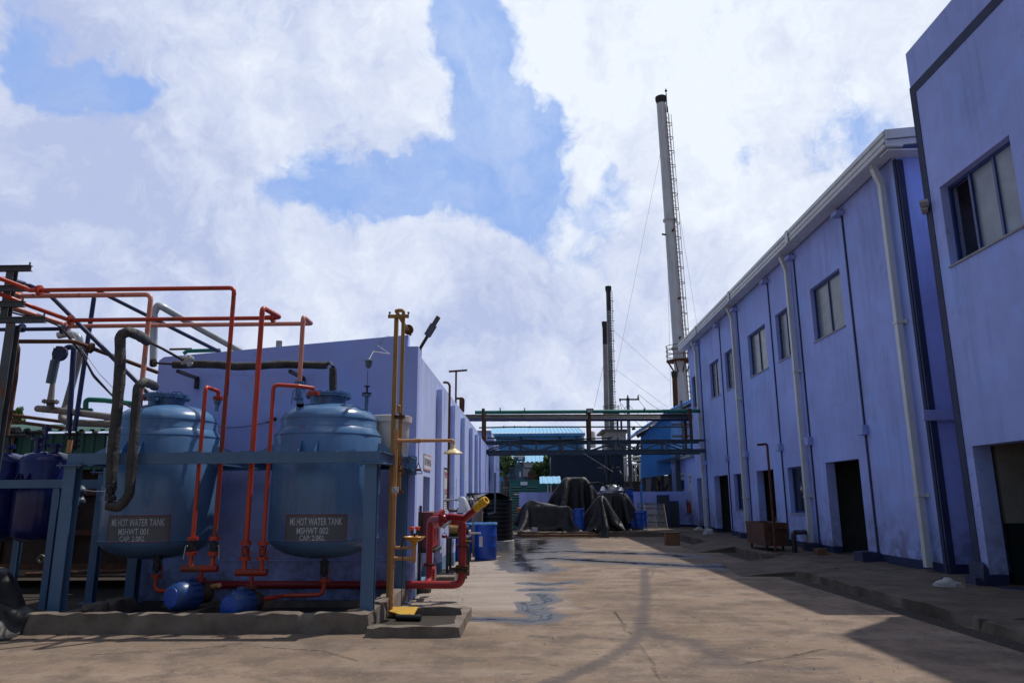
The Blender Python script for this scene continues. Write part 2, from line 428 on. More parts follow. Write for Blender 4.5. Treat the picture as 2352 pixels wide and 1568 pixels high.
MT['panelred'] = paint('red line', (.22, .03, .025), .6)
MT['chimney'] = paint('sooty white chimney paint', (.60, .63, .68), .55, var=.08, vs=.4, streak=.7, scol=(.30, .24, .18), rust=.10, bump=.1, bs=8)
MT['chimneygrey'] = paint('weathered chimney', (.34, .35, .36), .6, var=.3, vs=.8, streak=.9, scol=(.1, .09, .08), rust=.2)
MT['soot'] = paint('soot', (.035, .036, .04), .8, var=.4)
MT['truss'] = paint('slate steel paint', (.062, .095, .125), .5, var=.2, rust=.12, streak=.3)
MT['bluesheet'] = paint('blue roofing sheet', (.05, .26, .62), .42, var=.14, vs=.8, streak=.6, scol=(.10, .14, .16), bump=.05, dirt=.2)
MT['paleblue'] = paint('pale blue roofing sheet', (.22, .50, .72), .4, var=.1, streak=.3)
MT['navysheet'] = paint('navy sheet', (.012, .022, .045), .5, var=.15)
MT['greensheet'] = paint('green sheet', (.006, .075, .050), .5, var=.15, streak=.3)
MT['gen'] = paint('teal generator paint', (.012, .14, .11), .42, var=.12, streak=.4)
MT['louver'] = paint('dark louver gap', (.006, .012, .012), .7)
MT['transf'] = paint('blue grey transformer', (.085, .125, .165), .45, var=.12, streak=.3)
MT['orangebox'] = paint('orange cabinet paint', (.55, .09, .015), .5, dirt=.3)
MT['bin'] = paint('red brown bin', (.075, .026, .015), .6, var=.3, rust=.4, streak=.5)
MT['wood'] = paint('wooden crate', (.17, .085, .04), .8, var=.3, bump=.5)
MT['pole'] = paint('cement pole', (.25, .24, .23), .85, bump=.4)
MT['brickwall'] = paint('dark brick wall', (.07, .055, .05), .9, var=.3, bump=.5)
MT['stone'] = paint('white stone', (.45, .44, .43), .85, var=.15, bump=.6, bs=15, bd=.02)
MT['navyblock'] = paint('navy painted block', NAVY, .7, var=.3, bump=.4)
MT['cylinder'] = paint('brown gas cylinder', (.16, .13, .11), .5, rust=.2)
MT['motor'] = paint('blue motor enamel', (.018, .06, .20), .35, var=.2, dirt=.45, rust=.05)
MT['brass'] = paint('dirty brass', (.30, .19, .06), .45, metal=.5, dirt=.5)
MT['bag'] = paint('clear plastic bag', (.55, .57, .60), .25, var=.2, bump=.8, bs=18, bd=.02)
MT['board'] = paint('dark board', (.055, .06, .065), .7, var=.2, streak=.3)
MT['blueframe'] = paint('blue frame paint', (.02, .06, .26), .45)
MT['wire'] = paint('grey wire', (.20, .20, .19), .6)
MT['whitewire'] = paint('white cable', (.5, .5, .5), .5)
MT['black'] = paint('black rubber', (.012, .012, .013), .5)
MT['lampglass'] = paint('floodlight glass', (.45, .47, .5), .15)
def insul():
    b = NB('black wrapped insulation'); n = b.noise(9, 7, .7); n2 = b.noise(28, 5, .7, sc=(1, 1, .5))
    c = b.mix(b.ramp(n, .35, .7), (.014, .013, .013), (.07, .064, .058)); b.set('Base Color', b.mix(b.ramp(n2, .58, .75, 0, .6), c, (.16, .155, .15)))
    b.set('Roughness', b.ramp(n, .3, .7, .38, .7)); p = b.bump(n, .9, .03); b.set('Normal', b.bump(n2, .8, .012, p)); return b.m
MT['insul'] = insul(); MT['lagdark'] = paint('dark lagging', (.014, .014, .018), .6, var=.4, bump=.5)
def tarpm():
    b = NB('black tarpaulin'); n = b.noise(2.2, 6, .6, dist=1.5); n2 = b.noise(9, 5, .62, dist=1.2)
    c = b.mix(b.ramp(n, .4, .75), (.016, .0155, .0155), (.042, .038, .036)); c = b.mix(b.ramp(b.noise(1.2, 5, .7, off=(4, 4, 4)), .55, .75, 0, .6), c, (.07, .052, .04))
    b.set('Base Color', c); b.set('Roughness', b.ramp(n2, .3, .7, .45, .62)); b.set('Specular IOR Level', .45)
    p = b.bump(n, .45, .06); b.set('Normal', b.bump(n2, .35, .015, p)); return b.m
MT['tarp'] = tarpm()
def concrete(name, col=(.24, .20, .165), bump=.6, dark=.5, vs=1.8):
    b = NB(name); n = b.noise(vs, 7, .65); n2 = b.noise(12, 6, .7); n3 = b.noise(60, 4, .7)
    c = b.mix(b.ramp(n, .3, .7), sc3(col, 1-.35*dark*1.3), sc3(col, 1.12)); c = b.mix(b.ramp(n2, .5, .75, 0, .5), c, sc3(col, .55))
    c = b.mix(b.ramp(n3, .6, .72, 0, .5), c, sc3(col, 1.7))
    b.set('Base Color', c); b.set('Roughness', .88); b.set('Specular IOR Level', .25)
    p = b.bump(n2, bump, .02); b.set('Normal', b.bump(n3, bump, .006, p)); return b.m
MT['concrete'] = concrete('weathered concrete', (.225, .185, .15), dark=1.3, vs=3)
MT['conc_kerb'] = concrete('kerb concrete', (.15, .115, .085))
MT['walkway'] = concrete('walkway concrete', (.145, .112, .088), .5, dark=1.3); MT['pebble'] = paint('pebbles', (.16, .13, .11), .9)
MT['pit'] = concrete('dark pit floor', (.045, .036, .03), .5)  # much darker concrete, shared by the pit, drain and basin floors
MT['leaf'] = None
def leafm(name, col):
    b = NB(name); n = b.noise(1.7, 3); n2 = b.noise(14, 2)
    c = b.mix(b.ramp(n, .3, .7), sc3(col, .55), sc3(col, 1.25)); b.set('Base Color', b.mix(b.ramp(n2, .4, .8, 0, .5), c, sc3(col, 1.9)))
    b.set('Roughness', .5); return b.m
MT['leaf'] = leafm('leaves', (.085, .16, .035)); MT['leafdark'] = leafm('dark leaves', (.035, .075, .025))
MT['bark'] = paint('bark', (.09, .07, .05), .9, bump=.6)
# ------------------------------------------------------------------ ground
import numpy as np
def gline(*pts, s=1.0): return [tuple(UZ(1033.6+x*.3662, 1148.4+y*.3662))[:2] for x, y in pts]
def segdist(X, Y, pl):
    best = np.full(X.shape, 1e9)
    for (x0, y0), (x1, y1) in zip(pl, pl[1:]):
        dx, dy = x1-x0, y1-y0; t = np.clip(((X-x0)*dx+(Y-y0)*dy)/max(dx*dx+dy*dy, 1e-9), 0, 1)
        best = np.minimum(best, np.hypot(X-x0-t*dx, Y-y0-t*dy))
    return best
def ground():
    xs = np.concatenate([np.arange(-9, -3, .12), np.arange(-3, 6.4, .055), np.arange(6.4, 9.01, .2)])
    ys = np.concatenate([np.arange(4.0, 12, .055), np.arange(12, 34.01, .13)])
    gx, gy = np.meshgrid(xs, ys); nx, ny = len(xs), len(ys)
    wet = np.full(gx.shape, -1.0)
    for pl, r in (
        (gline((360, 235), (430, 300), (470, 330), (520, 300), (560, 250)), 1.0), (gline((430, 330), (460, 400), (520, 440)), .45),
        (gline((420, 330), (700, 318), (1050, 330), (1300, 335), (1450, 350)), .55), (gline((450, 375), (650, 365), (900, 378), (1200, 395), (1500, 412), (1750, 415), (1880, 430)), .48),
        (gline((520, 432), (650, 435)), .22), (gline((500, 520), (600, 528), (760, 512)), .17), (gline((520, 560), (640, 560)), .18), (gline((560, 590), (620, 630), (520, 655)), .16),
        (gline((500, 675), (560, 678)), .13), (gline((500, 700), (600, 715), (580, 745), (500, 755)), .17), (gline((100, 745), (300, 745), (500, 748)), .13), (gline((450, 640), (480, 700)), .08)):
        wet = np.maximum(wet, 1-segdist(gx, gy, pl)/(r*1.35))
    trk = np.zeros(gx.shape)
    for pl, r, a in ((gline((1220, 430), (1228, 600), (1205, 760), (1180, 850), (1100, 925), (990, 995), (850, 1055), (640, 1146)), .11, 1.0),
        (gline((830, 850), (1000, 870), (1150, 880), (1220, 840), (1150, 870)), .16, .7), (gline((1220, 800), (1300, 850), (1500, 880), (1600, 940), (1750, 1000)), .2, .8),
        (gline((1590, 1020), (1900, 1035), (2200, 1060), (2352, 1050)), .2, .7), (gline((1330, 870), (1390, 950)), .14, .5), (gline((1100, 1146), (1300, 1010)), .2, .2),
        (gline((520, 850), (590, 855)), .10, .9), (gline((140, 1005), (210, 1005)), .07, .7), (gline((850, 670), (870, 680)), .1, .8), (gline((1000, 830), (1050, 850)), .2, .4)):
        trk = np.maximum(trk, a*np.clip(1-segdist(gx, gy, pl)/(r*1.6), 0, 1))
    crk = np.full(gx.shape, 9.0)
    for pl in (gline((500, 775), (640, 783), (900, 775), (1200, 772), (1450, 765), (1800, 758), (2352, 752)), gline((1430, 690), (1480, 715), (1530, 735), (1610, 762)),
               gline((1180, 905), (1215, 955), (1270, 1030), (1290, 1085), (1340, 1146)), gline((1030, 700), (1075, 765), (1100, 815), (1135, 840)),
               gline((1215, 480), (1270, 470), (1275, 445)), gline((820, 465), (870, 475)), gline((1850, 1020), (2000, 1000), (2100, 985), (2352, 995)), gline((2100, 985), (2352, 930)),
               [(-4.6, 7.9), (-3.4, 8.3), (-2.9, 8.9)], [(-2.9, 8.3), (-2.2, 8.1), (-1.7, 7.6)], [(-6.5, 8.6), (-5.2, 8.9)]):
        crk = np.minimum(crk, segdist(gx, gy, pl))
    pad = np.clip((gy-(10.6))/.5, 0, 1)*np.clip(1-(gx+.15+.25*np.sin(gy*.9))/.7, 0, 1)*np.clip((22-gy)/3, 0, 1)
    v = np.stack([gx.ravel(), gy.ravel(), np.zeros(gx.size)], 1)
    idx = np.arange(nx*ny).reshape(ny, nx)
    q = np.stack([idx[:-1, :-1].ravel(), idx[:-1, 1:].ravel(), idx[1:, 1:].ravel(), idx[1:, :-1].ravel()], 1)
    V = v.tolist(); Fc = q.tolist(); B = 500.0; k = len(V)
    x0, x1, y0, y1 = xs[0], xs[-1], ys[0], ys[-1]
    V += [(-B, -B, 0), (B, -B, 0), (B, B, 0), (-B, B, 0), (-B, y0, 0), (B, y0, 0), (B, y1, 0), (-B, y1, 0)]
    c00, c10, c11, c01 = int(idx[0, 0]), int(idx[0, -1]), int(idx[-1, -1]), int(idx[-1, 0])
    Fc += [(k, k+1, k+5, c10, c00, k+4), (k+7, c01, c11, k+6, k+2, k+3), (k+4, c00, c01, k+7), (c10, k+5, k+6, c11)]
    me = bpy.data.meshes.new('yard_ground'); me.from_pydata(V, [], Fc); me.update()
    for nm, arr, d in (('wet', wet, -1), ('track', trk, 0), ('crack', crk, 9), ('pad', pad, 0)):
        a = me.attributes.new(nm, 'FLOAT', 'POINT'); a.data.foreach_set('value', np.concatenate([arr.ravel(), np.full(8, d)]).astype(np.float32))
    b = NB('yard concrete')
    n1 = b.noise(.35, 7, .6); n2 = b.noise(1.6, 8, .66); n3 = b.noise(9, 7, .7); n4 = b.noise(70, 4, .7); ns = b.noise(1, 7, .65, sc=(.5, 2.2, 1))
    c = b.mix(b.ramp(n1, .4, .6), (.175, .124, .086), (.262, .190, .138))
    c = b.mix(b.ramp(ns, .50, .62, 0, .6), c, (.285, .222, .172)); c = b.mix(b.ramp(n2, .46, .62, 0, .75), c, (.105, .080, .064)); c = b.mix(b.ramp(b.noise(.22, 5, .6, off=(9, 2, 0)), .48, .62, 0, .45), c, (.12, .095, .078))
    c = b.mix(b.ramp(b.noise(2.3, 7, .7, off=(7, 3, 0)), .60, .70, 0, .55), c, (.25, .12, .07))
    c = b.mix(b.ramp(n3, .56, .70, 0, .6), c, (.11, .085, .07)); c = b.mix(b.ramp(b.noise(5, 9, .75, off=(3, 3, 0)), .40, .30, 0, .5), c, (.30, .235, .185)); c = b.mix(b.ramp(b.noise(.9, 9, .72, off=(6, 1, 0)), .60, .66, 0, .5), c, (.10, .078, .066)); c = b.mix(b.ramp(b.noise(3.1, 9, .72, off=(1, 9, 0)), .66, .70, 0, .5), c, (.32, .27, .235))
    c = b.mix(b.ramp(n4, .60, .72, 0, .4), c, (.30, .24, .19)); c = b.mix(b.ramp(b.noise(34, 5, .7), .62, .68, 0, .7), c, (.06, .045, .04)); c = b.mix(b.ramp(b.noise(15, 8, .75, off=(2, 8, 0)), .585, .60, 0, .45), c, (.36, .29, .23)); c = b.mix(b.ramp(b.noise(4.2, 9, .74, off=(12, 5, 0)), .60, .63, 0, .6), c, (.085, .065, .055))
    pd = b.math('MULTIPLY', b.attr('pad'), .85, True); c = b.mix(pd, c, b.mix(b.ramp(ns, .35, .65), (.25, .205, .172), (.35, .30, .262)))
    tk = b.math('MULTIPLY', b.ramp(b.math('ADD', b.attr('track'), b.math('MULTIPLY', b.math('SUBTRACT', n3, .5), 1.4)), .25, .75), b.ramp(b.attr('track'), 0, .3, 0, .75))
    c = b.mix(tk, c, (.085, .07, .068))
    cw = b.math('ADD', b.attr('crack'), b.math('MULTIPLY', b.math('SUBTRACT', b.noise(30, 3), .5), .05))
    ck = b.ramp(cw, .006, .03, .85, 0); ck = b.math('MULTIPLY', ck, b.ramp(b.noise(1.3, 3, .5, off=(2, 2, 0)), .38, .52, .25, 1)); c = b.mix(ck, c, (.035, .028, .025))
    w = b.math('ADD', b.attr('wet'), b.math('ADD', b.math('MULTIPLY', b.math('SUBTRACT', n2, .5), 1.5), b.math('MULTIPLY', b.math('SUBTRACT', ns, .5), 1.3)))
    damp = b.ramp(w, -.22, -.02, 0, 1, True); pool = b.ramp(w, .48, .85, 0, 1, True)
    c = b.mix(b.math('MULTIPLY', damp, .86), c, (.050, .042, .042)); c = b.mix(b.math('MULTIPLY', pool, .8), c, (.03, .028, .03))
    b.set('Base Color', c)
    r = b.math('SUBTRACT', .88, b.math('ADD', b.math('MULTIPLY', damp, .50), b.math('MULTIPLY', pool, .32))); b.set('Roughness', r)
    b.set('Specular IOR Level', b.math('ADD', .22, b.math('MULTIPLY', damp, .28)))
    inv = b.math('SUBTRACT', 1, b.math('MULTIPLY', pool, .97))
    rp_ = b.noise(1, 4, .6, sc=(3, 9, 1)); p = b.bump(b.math('MULTIPLY', rp_, pool), .06, .02); p = b.bump(b.math('MULTIPLY', n2, inv), .5, .03, p); p = b.bump(b.math('MULTIPLY', n3, inv), .6, .012, p); p = b.bump(b.math('MULTIPLY', n4, inv), .5, .004, p)
    p = b.bump(b.math('MULTIPLY', ck, -1.0), .8, .02, p); b.set('Normal', p)
    me.materials.append(b.m)
    o = bpy.data.objects.new('yard_ground', me); COL.objects.link(o); return struct(o)
ground()

def rough_block(mb, x0, x1, y0, y1, z0, z1, step=.12, amp=.012, edge=.02, seed=0):
    """box whose faces are subdivided and worn, corners most of all"""
    dims = [max(1, int((b_-a_)/step)) for a_, b_ in ((x0, x1), (y0, y1), (z0, z1))]
    o = Vector((x0, y0, z0)); D = Vector((x1-x0, y1-y0, z1-z0)); cache = {}
    def vert(i, j, k):
        key = (i, j, k)
        if key not in cache:
            t = Vector((i/dims[0], j/dims[1], k/dims[2])); p = Vector((o.x+D.x*t.x, o.y+D.y*t.y, o.z+D.z*t.z))
            q = p*3.1 + Vector((seed, 0, 0)); d = Vector((noise.noise(q), noise.noise(q+Vector((9, 0, 0))), noise.noise(q+Vector((0, 9, 0)))))*amp*2
            top = (k == dims[2]); ex = (i in (0, dims[0])) + (j in (0, dims[1]))
            if top and ex:
                ch = max(0, noise.noise(p*5+Vector((seed, 3, 3)))+.12)*edge*3.5; c = o + D*.5
                d += Vector(((c.x-p.x > 0)*2-1 if i in (0, dims[0]) else 0, ((c.y-p.y > 0)*2-1) if j in (0, dims[1]) else 0, -.8))*ch
            if k == 0: d.z = 0
            cache[key] = len(mb.v); mb.v.append(tuple(p+d))
        return cache[key]
    A, B, C = dims
    for i in range(A):
        for j in range(B):
            mb.f.append((vert(i, j, 0), vert(i, j+1, 0), vert(i+1, j+1, 0), vert(i+1, j, 0)))
            mb.f.append((vert(i, j, C), vert(i+1, j, C), vert(i+1, j+1, C), vert(i, j+1, C)))
    for i in range(A):
        for k in range(C):
            mb.f.append((vert(i, 0, k), vert(i+1, 0, k), vert(i+1, 0, k+1), vert(i, 0, k+1)))
            mb.f.append((vert(i, B, k), vert(i, B, k+1), vert(i+1, B, k+1), vert(i+1, B, k)))
    for j in range(B):
        for k in range(C):
            mb.f.append((vert(0, j, k), vert(0, j, k+1), vert(0, j+1, k+1), vert(0, j+1, k)))
            mb.f.append((vert(A, j, k), vert(A, j+1, k), vert(A, j+1, k+1), vert(A, j, k+1)))
    return mb

# walkway along the right hand buildings, with its drain and ramps
w = MB()
rough_block(w, 5.28, 14, -4, 9.2, -.05, .15, .16, .012, .03, 1); rough_block(w, 5.30, 14, 9.2, 15.3, -.05, .15, .16, .012, .03, 2)
rough_block(w, 6.15, 14, 15.3, 19.2, -.05, .15, .16, .012, .02, 3); rough_block(w, 5.95, 14, 19.2, 36, -.05, .16, .18, .015, .03, 4)
struct(w.build('walkway', MT['walkway'], smooth=50))
rp = MB(); rp.add([(4.25, 15.4, .005), (6.2, 15.3, .165), (6.2, 18.3, .165), (4.6, 18.2, .005), (4.25, 15.4, 0), (6.2, 15.3, 0), (6.2, 18.3, 0), (4.6, 18.2, 0)], [(0, 1, 2, 3), (0, 4, 5, 1), (2, 6, 7, 3)])
rp.add([(4.9, 22.0, .005), (6.0, 22.0, .17), (6.0, 25.0, .17), (4.95, 24.6, .005), (4.9, 22, 0), (6, 22, 0), (6, 25, 0), (4.95, 24.6, 0)], [(0, 1, 2, 3), (0, 4, 5, 1), (2, 6, 7, 3)])
struct(rp.build('walkway_ramp', MT['walkway']))
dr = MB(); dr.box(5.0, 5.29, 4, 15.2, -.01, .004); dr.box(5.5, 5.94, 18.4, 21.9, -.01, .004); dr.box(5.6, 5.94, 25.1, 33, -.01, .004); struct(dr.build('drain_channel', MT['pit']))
pl = MB(); rough_block(pl, -.5, 7.9, 31.2, 46, -.05, .21, .3, .015, .03, 6); struct(pl.build('rear_platform', MT['conc_kerb'], smooth=50))

# ------------------------------------------------------------------ walls with openings
def wall(mapf, u0, u1, v0, v1, t, holes, mb=None):
    mb = mb or MB()
    us = sorted({u0, u1} | {h[0] for h in holes} | {h[1] for h in holes}); vs = sorted({v0, v1} | {h[2] for h in holes} | {h[3] for h in holes})
    inh = lambda u, v: any(h[0] < u < h[1] and h[2] < v < h[3] for h in holes)
    for a, b in zip(us, us[1:]):
        for c, d in zip(vs, vs[1:]):
            if inh((a+b)/2, (c+d)/2): continue
            for w_ in (0, t): mb.add([mapf(a, c, w_), mapf(b, c, w_), mapf(b, d, w_), mapf(a, d, w_)], [(0, 1, 2, 3) if w_ == 0 else (3, 2, 1, 0)])
    for (a, b, c, d) in list(holes) + [(u0, u1, v0, v1)]:
        for p, q in (((a, c), (b, c)), ((b, c), (b, d)), ((b, d), (a, d)), ((a, d), (a, c))):
            mb.add([mapf(*p, 0), mapf(*q, 0), mapf(*q, t), mapf(*p, t)], [(0, 1, 2, 3)])
    return mb
def xwall(X): return lambda u, v, w_: (X+w_, u, v)
def window(parent, X, y0, y1, z0, z1, pane, cols=2, depth=.10, name='window', openfirst=False, sill=True):
    f = MB(); fw = .055
    f.box(X+depth, X+depth+.06, y0, y1, z0, z0+fw).box(X+depth, X+depth+.06, y0, y1, z1-fw, z1)
    ys = [y0+(y1-y0)*i/cols for i in range(cols+1)]
    for i, y in enumerate(ys):
        a = y if i == 0 else (y-fw if i == cols else y-fw/2); o_ = .012 if 0 < i < cols else 0
        f.box(X+depth-o_, X+depth+.058-o_, a, a+fw, z0+fw, z1-fw)
    fr = f.build(name, MT['winframe'], parent)
    for i in range(cols):
        if openfirst and i == cols-1: continue
        p = MB(); a, b_ = ys[i]+(fw if i == 0 else fw/2), ys[i+1]-(fw if i == cols-1 else fw/2); o_ = .02+.014*(i % 2)
        p.box(X+depth+o_, X+depth+o_+.006, a, b_, z0+fw, z1-fw); p.build('pane', pane, fr)
    if sill:
        s_ = MB(); s_.box(X-.03, X+depth, y0-.03, y1+.03, z0-.035, z0-.002); s_.build('sill', MT['sill'], fr)
    return fr

# ---- long production building on the right
X1 = 7.8; Y0, Y1 = 14.2, 34.6
PB = thing('factory_building', 'long two-storey lavender factory building with white gutter and four square downpipes, right of the yard', 'building', (X1, Y0, 0))
up = [(17.43, 19.36), (20.82, 22.25), (23.26, 25.2), (26.9, 28.3), (29.25, 30.75), (33.25, 34.2)]
lw = [(20.75, 22.3), (26.75, 28.2)]; drs = [(17.47, 19.45), (23.6, 25.35), (29.0, 31.2), (33.0, 34.35)]
holes = [(a, b, 5.67, 7.14) for a, b in up] + [(a, b, 1.1, 2.43) for a, b in lw] + [(a, b, .15, 2.44) for a, b in drs]
mb = wall(xwall(X1), Y0, Y1, 0, 8.8, .24, holes)
# end wall facing the camera, far end, back
XB = 19.0
mb.add([(X1+.24, Y0+.002, 0), (XB, Y0+.002, 0), (XB, Y0+.002, 9.7), (X1+.24, Y0+.002, 8.83)], [(0, 1, 2, 3)])
mb.add([(X1, Y1, 0), (XB, Y1, 0), (XB, Y1, 9.7), (X1, Y1, 8.8)], [(3, 2, 1, 0)]); mb.add([(XB, Y0, 0), (XB, Y1, 0), (XB, Y1, 9.7), (XB, Y0, 9.7)], [(0, 1, 2, 3)])
mb.build('wall', MT['wall'], PB)
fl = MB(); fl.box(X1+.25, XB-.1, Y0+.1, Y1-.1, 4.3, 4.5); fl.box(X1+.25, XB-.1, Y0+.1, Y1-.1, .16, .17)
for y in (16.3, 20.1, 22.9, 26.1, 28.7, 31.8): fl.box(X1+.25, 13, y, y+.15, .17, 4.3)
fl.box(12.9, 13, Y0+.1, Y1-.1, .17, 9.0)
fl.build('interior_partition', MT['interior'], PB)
rf = MB(); sl_ = .09
rf.add([(X1-.42, Y0-.42, 8.86), (XB, Y0-.42, 8.86+sl_*(XB-X1)), (XB, Y1+.2, 8.86+sl_*(XB-X1)), (X1-.42, Y1+.2, 8.86)], [(0, 1, 2, 3)])
rf.add([(X1-.42, Y0-.42, 8.90), (XB, Y0-.42, 8.90+sl_*(XB-X1)), (XB, Y1+.2, 8.90+sl_*(XB-X1)), (X1-.42, Y1+.2, 8.90)], [(3, 2, 1, 0)])
roof = rf.build('roof', MT['roofgrey'], PB)
g = MB()
for (xa, xb, za, zb) in ((X1-.42, X1-.06, 8.56, 8.60), (X1-.42, X1-.38, 8.60, 8.86), (X1-.45, X1-.42, 8.80, 8.90), (X1-.44, X1-.42, 8.66, 8.72)): g.box(xa, xb, Y0-.42, Y1+.2, za, zb)
for y in (19.5, 25.6, 31.0): g.box(X1-.465, X1-.452, y-.1, y+.1, 8.55, 8.91); g.box(X1-.45, X1-.1, y-.1, y+.1, 8.545, 8.558)
g.build('gutter', MT['upvc'], PB, bevel=.01)
g = MB(); L_ = XB-X1
for dz0, dz1, dy in ((-.16, .04, 0), (-.30, -.17, .05)):
    g.add([(X1-.42, Y0-.44+dy, 8.88+dz0), (XB, Y0-.44+dy, 8.88+dz0+sl_*L_), (XB, Y0-.44+dy, 8.88+dz1+sl_*L_), (X1-.42, Y0-.44+dy, 8.88+dz1),
           (X1-.42, Y0-.40+dy, 8.88+dz0), (XB, Y0-.40+dy, 8.88+dz0+sl_*L_), (XB, Y0-.40+dy, 8.88+dz1+sl_*L_), (X1-.42, Y0-.40+dy, 8.88+dz1)], [(0, 1, 2, 3), (4, 7, 6, 5), (0, 4, 5, 1), (3, 2, 6, 7), (0, 3, 7, 4)])
g.box(X1-.36, XB, Y0-.36, Y0-.01, 8.50, 8.53)
g.build('verge_trim', MT['upvc'], PB)
def downpipe(y, zb=.22, seed=0):
    p = MB(); x = X1-.12; w_ = .075; t = [(X1-.26, 8.58), (X1-.13, 8.15)]
    prof = [(X1-.25, y, 8.60), (X1-.25, y, 8.52), (x, y, 8.12), (x, y, zb)]
    for a, b in zip(prof, prof[1:]): p.bar(a, b, .135, .12, up=(1, 0, 0))
    dp = p.build('downpipe', MT['upvc'], PB, bevel=.008)
    for z in (5.05, 1.55): c = MB(); c.box(X1-.195, X1-.0, y-.09, y+.09, z, z+.05); c.box(X1-.03, X1-.005, y-.17, y+.17, z-.01, z+.06); c.build('pipe_clamp', MT['upvc'], dp)
for y in (14.72, 20.62, 26.5, 32.6): downpipe(y)
def stripe(y, jz=2.95, w_=.06):
    p = MB(); p.box(X1-.03, X1-.002, y-w_/2, y+w_/2, .3, 8.50); s_ = p.build('conduit', MT['band'], PB)
    p = MB(); p.box(X1-.14, X1-.003, y-.14, y+.14, jz, jz+.22); p.build('junction_cover', MT['trim_l'], s_, bevel=.01)
    p = MB(); p.box(X1-.22, X1-.004, y-.16, y+.16, 8.32, 8.42); p.build('eave_bracket', MT['trim_l'], PB)
for y in (16.95, 20.28, 22.66, 26.2, 28.75, 32.3): stripe(y)
p = MB(); p.box(X1-.03, X1-.003, 14.24, 14.34, 0, 8.5); p.box(X1-.02, X1+.10, Y0-.03, Y0-.003, .0, 8.45); p.build('corner_band', MT['band'], PB)
p = MB(); p.box(X1-.2, X1+.75, Y0-.16, Y0-.052, 2.98, 3.18); p.build('ledge', MT['trim_l'], PB, bevel=.01)
for i, (a, b) in enumerate(up): window(PB, X1, a, b, 5.67, 7.14, MT['pane_up'])
for a, b in lw: window(PB, X1, a, b, 1.1, 2.43, MT['pane_dark'], 2, .13)
for y0_, y1_ in ((16.85, 17.30), (22.45, 22.9), (26.3, 26.7), (31.35, 31.7), (20.15, 20.5)): p = MB(); rough_block(p, X1-.42, X1-.01, y0_, y1_, .14, .36, .12, .01, .02, int(y0_)); p.build('base_block', MT['navyblock'], PB)
p = MB(); p.box(X1+.9, X1+.94, 29.0, 31.6, .17, 1.15); p.box(X1+.9, X1+.94, 33.0, 34.4, .17, 1.15); p.build('dado_panel', MT['intgreen'], PB)
p = MB(); p.box(X1+.95, X1+1.0, 28.9, 31.7, .17, 4.2); p.box(X1+.95, X1+1.0, 32.9, 34.5, .17, 4.2); p.build('corridor_wall', MT['intbeige'], PB)
# staircase seen through the second doorway
p = MB()
for i in range(12): p.box(X1+.6+.05*i, X1+1.8, 25.3-.16*i-.16, 25.3-.16*i, .17, .17+.19*(i+1))
st = p.build('stair', MT['interior'], PB); p = MB(); p.tube([(X1+.5, 25.2, .9), (X1+.5, 24.0, 2.2)], .02); p.tube([(X1+.5, 25.2, .3), (X1+.5, 25.2, .9)], .02); p.tube([(X1+.5, 24.5, .9), (X1+.5, 24.0, .6)], .02); p.build('handrail', MT['steel'], st)

# ---- near building on the right
X2 = 7.4; YE = 12.7; ZT = 9.92
NBD = thing('near_building', 'tall flat-roofed lavender building with navy bands and a large open doorway, at the right edge', 'building', (X2, YE, 0))
hol = [(10.31, 12.22, 5.48, 6.95), (9.2, 12.33, .15, 2.37), (5.2, 8.1, 5.48, 6.95)]
mb = wall(xwall(X2), -6, YE, 0, ZT, .3, hol)
mb.add([(X2, YE, 0), (18, YE, 0), (18, YE, ZT), (X2, YE, ZT)], [(3, 2, 1, 0)]); mb.add([(X2, -6, 0), (18, -6, 0), (18, -6, ZT), (X2, -6, ZT)], [(0, 1, 2, 3)]); mb.add([(18, -6, 0), (18, YE, 0), (18, YE, ZT), (18, -6, ZT)], [(0, 1, 2, 3)])
mb.build('wall', MT['wall'], NBD)
p = MB(); p.box(X2+.001, 18, -6, YE, ZT-.05, ZT+.02); p.build('roof', MT['roofgrey'], NBD)
p = MB(); p.box(X2-.012, X2-.002, -6, YE-.003, 9.02, 9.20); p.box(X2-.012, X2-.002, YE-.17, YE-.003, .0, 9.019); p.box(X2-.012, X2+.3, YE+.003, YE+.013, 0, 9.2); p.build('painted_band', MT['band'], NBD)
wf = window(NBD, X2, 10.31, 12.22, 5.48, 6.95, MT['pane_near'], 3, .14, openfirst=True); window(NBD, X2, 5.2, 8.1, 5.48, 6.95, MT['pane_near'], 3, .14)
p = MB(); p.box(X2+.42, 16, 12.34, 12.44, .17, 1.12); p.build('dado_panel', MT['intgreen'], NBD)
p = MB(); p.box(X2+.40, 16, 12.36, 12.46, 1.121, 4.0); p.box(11, 11.1, 6, 12.35, .17, 4.0); p.build('partition', MT['intbeige'], NBD)
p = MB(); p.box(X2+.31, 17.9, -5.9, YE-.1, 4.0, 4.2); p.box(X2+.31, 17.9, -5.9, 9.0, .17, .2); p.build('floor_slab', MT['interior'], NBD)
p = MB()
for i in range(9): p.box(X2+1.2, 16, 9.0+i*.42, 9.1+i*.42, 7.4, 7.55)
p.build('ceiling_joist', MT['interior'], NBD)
p = MB(); rough_block(p, X2-.09, X2+.0, YE-.36, YE+.05, .14, .52, .1, .008, .02, 3); rough_block(p, X2-.2, X2-.0, YE-.30, YE+.02, .14, .27, .1, .01, .02, 5); p.build('corner_plinth', MT['navyblock'], NBD)
# torn bracket stub on the gap between the two buildings
p = MB(); q = UX(2138, 473, X2); p.bar(q+Vector((-.02, .15, 0)), q+Vector((-.18, -.1, .06)), .14, .05); p.bar(q+Vector((0, .2, -.07)), q+Vector((-.12, 0, -.05)), .10, .03)
tag(p.build('ledge_stub', MT['stone']), 'broken cement ledge stub on the corner of the near right building, level with its window', 'ledge')

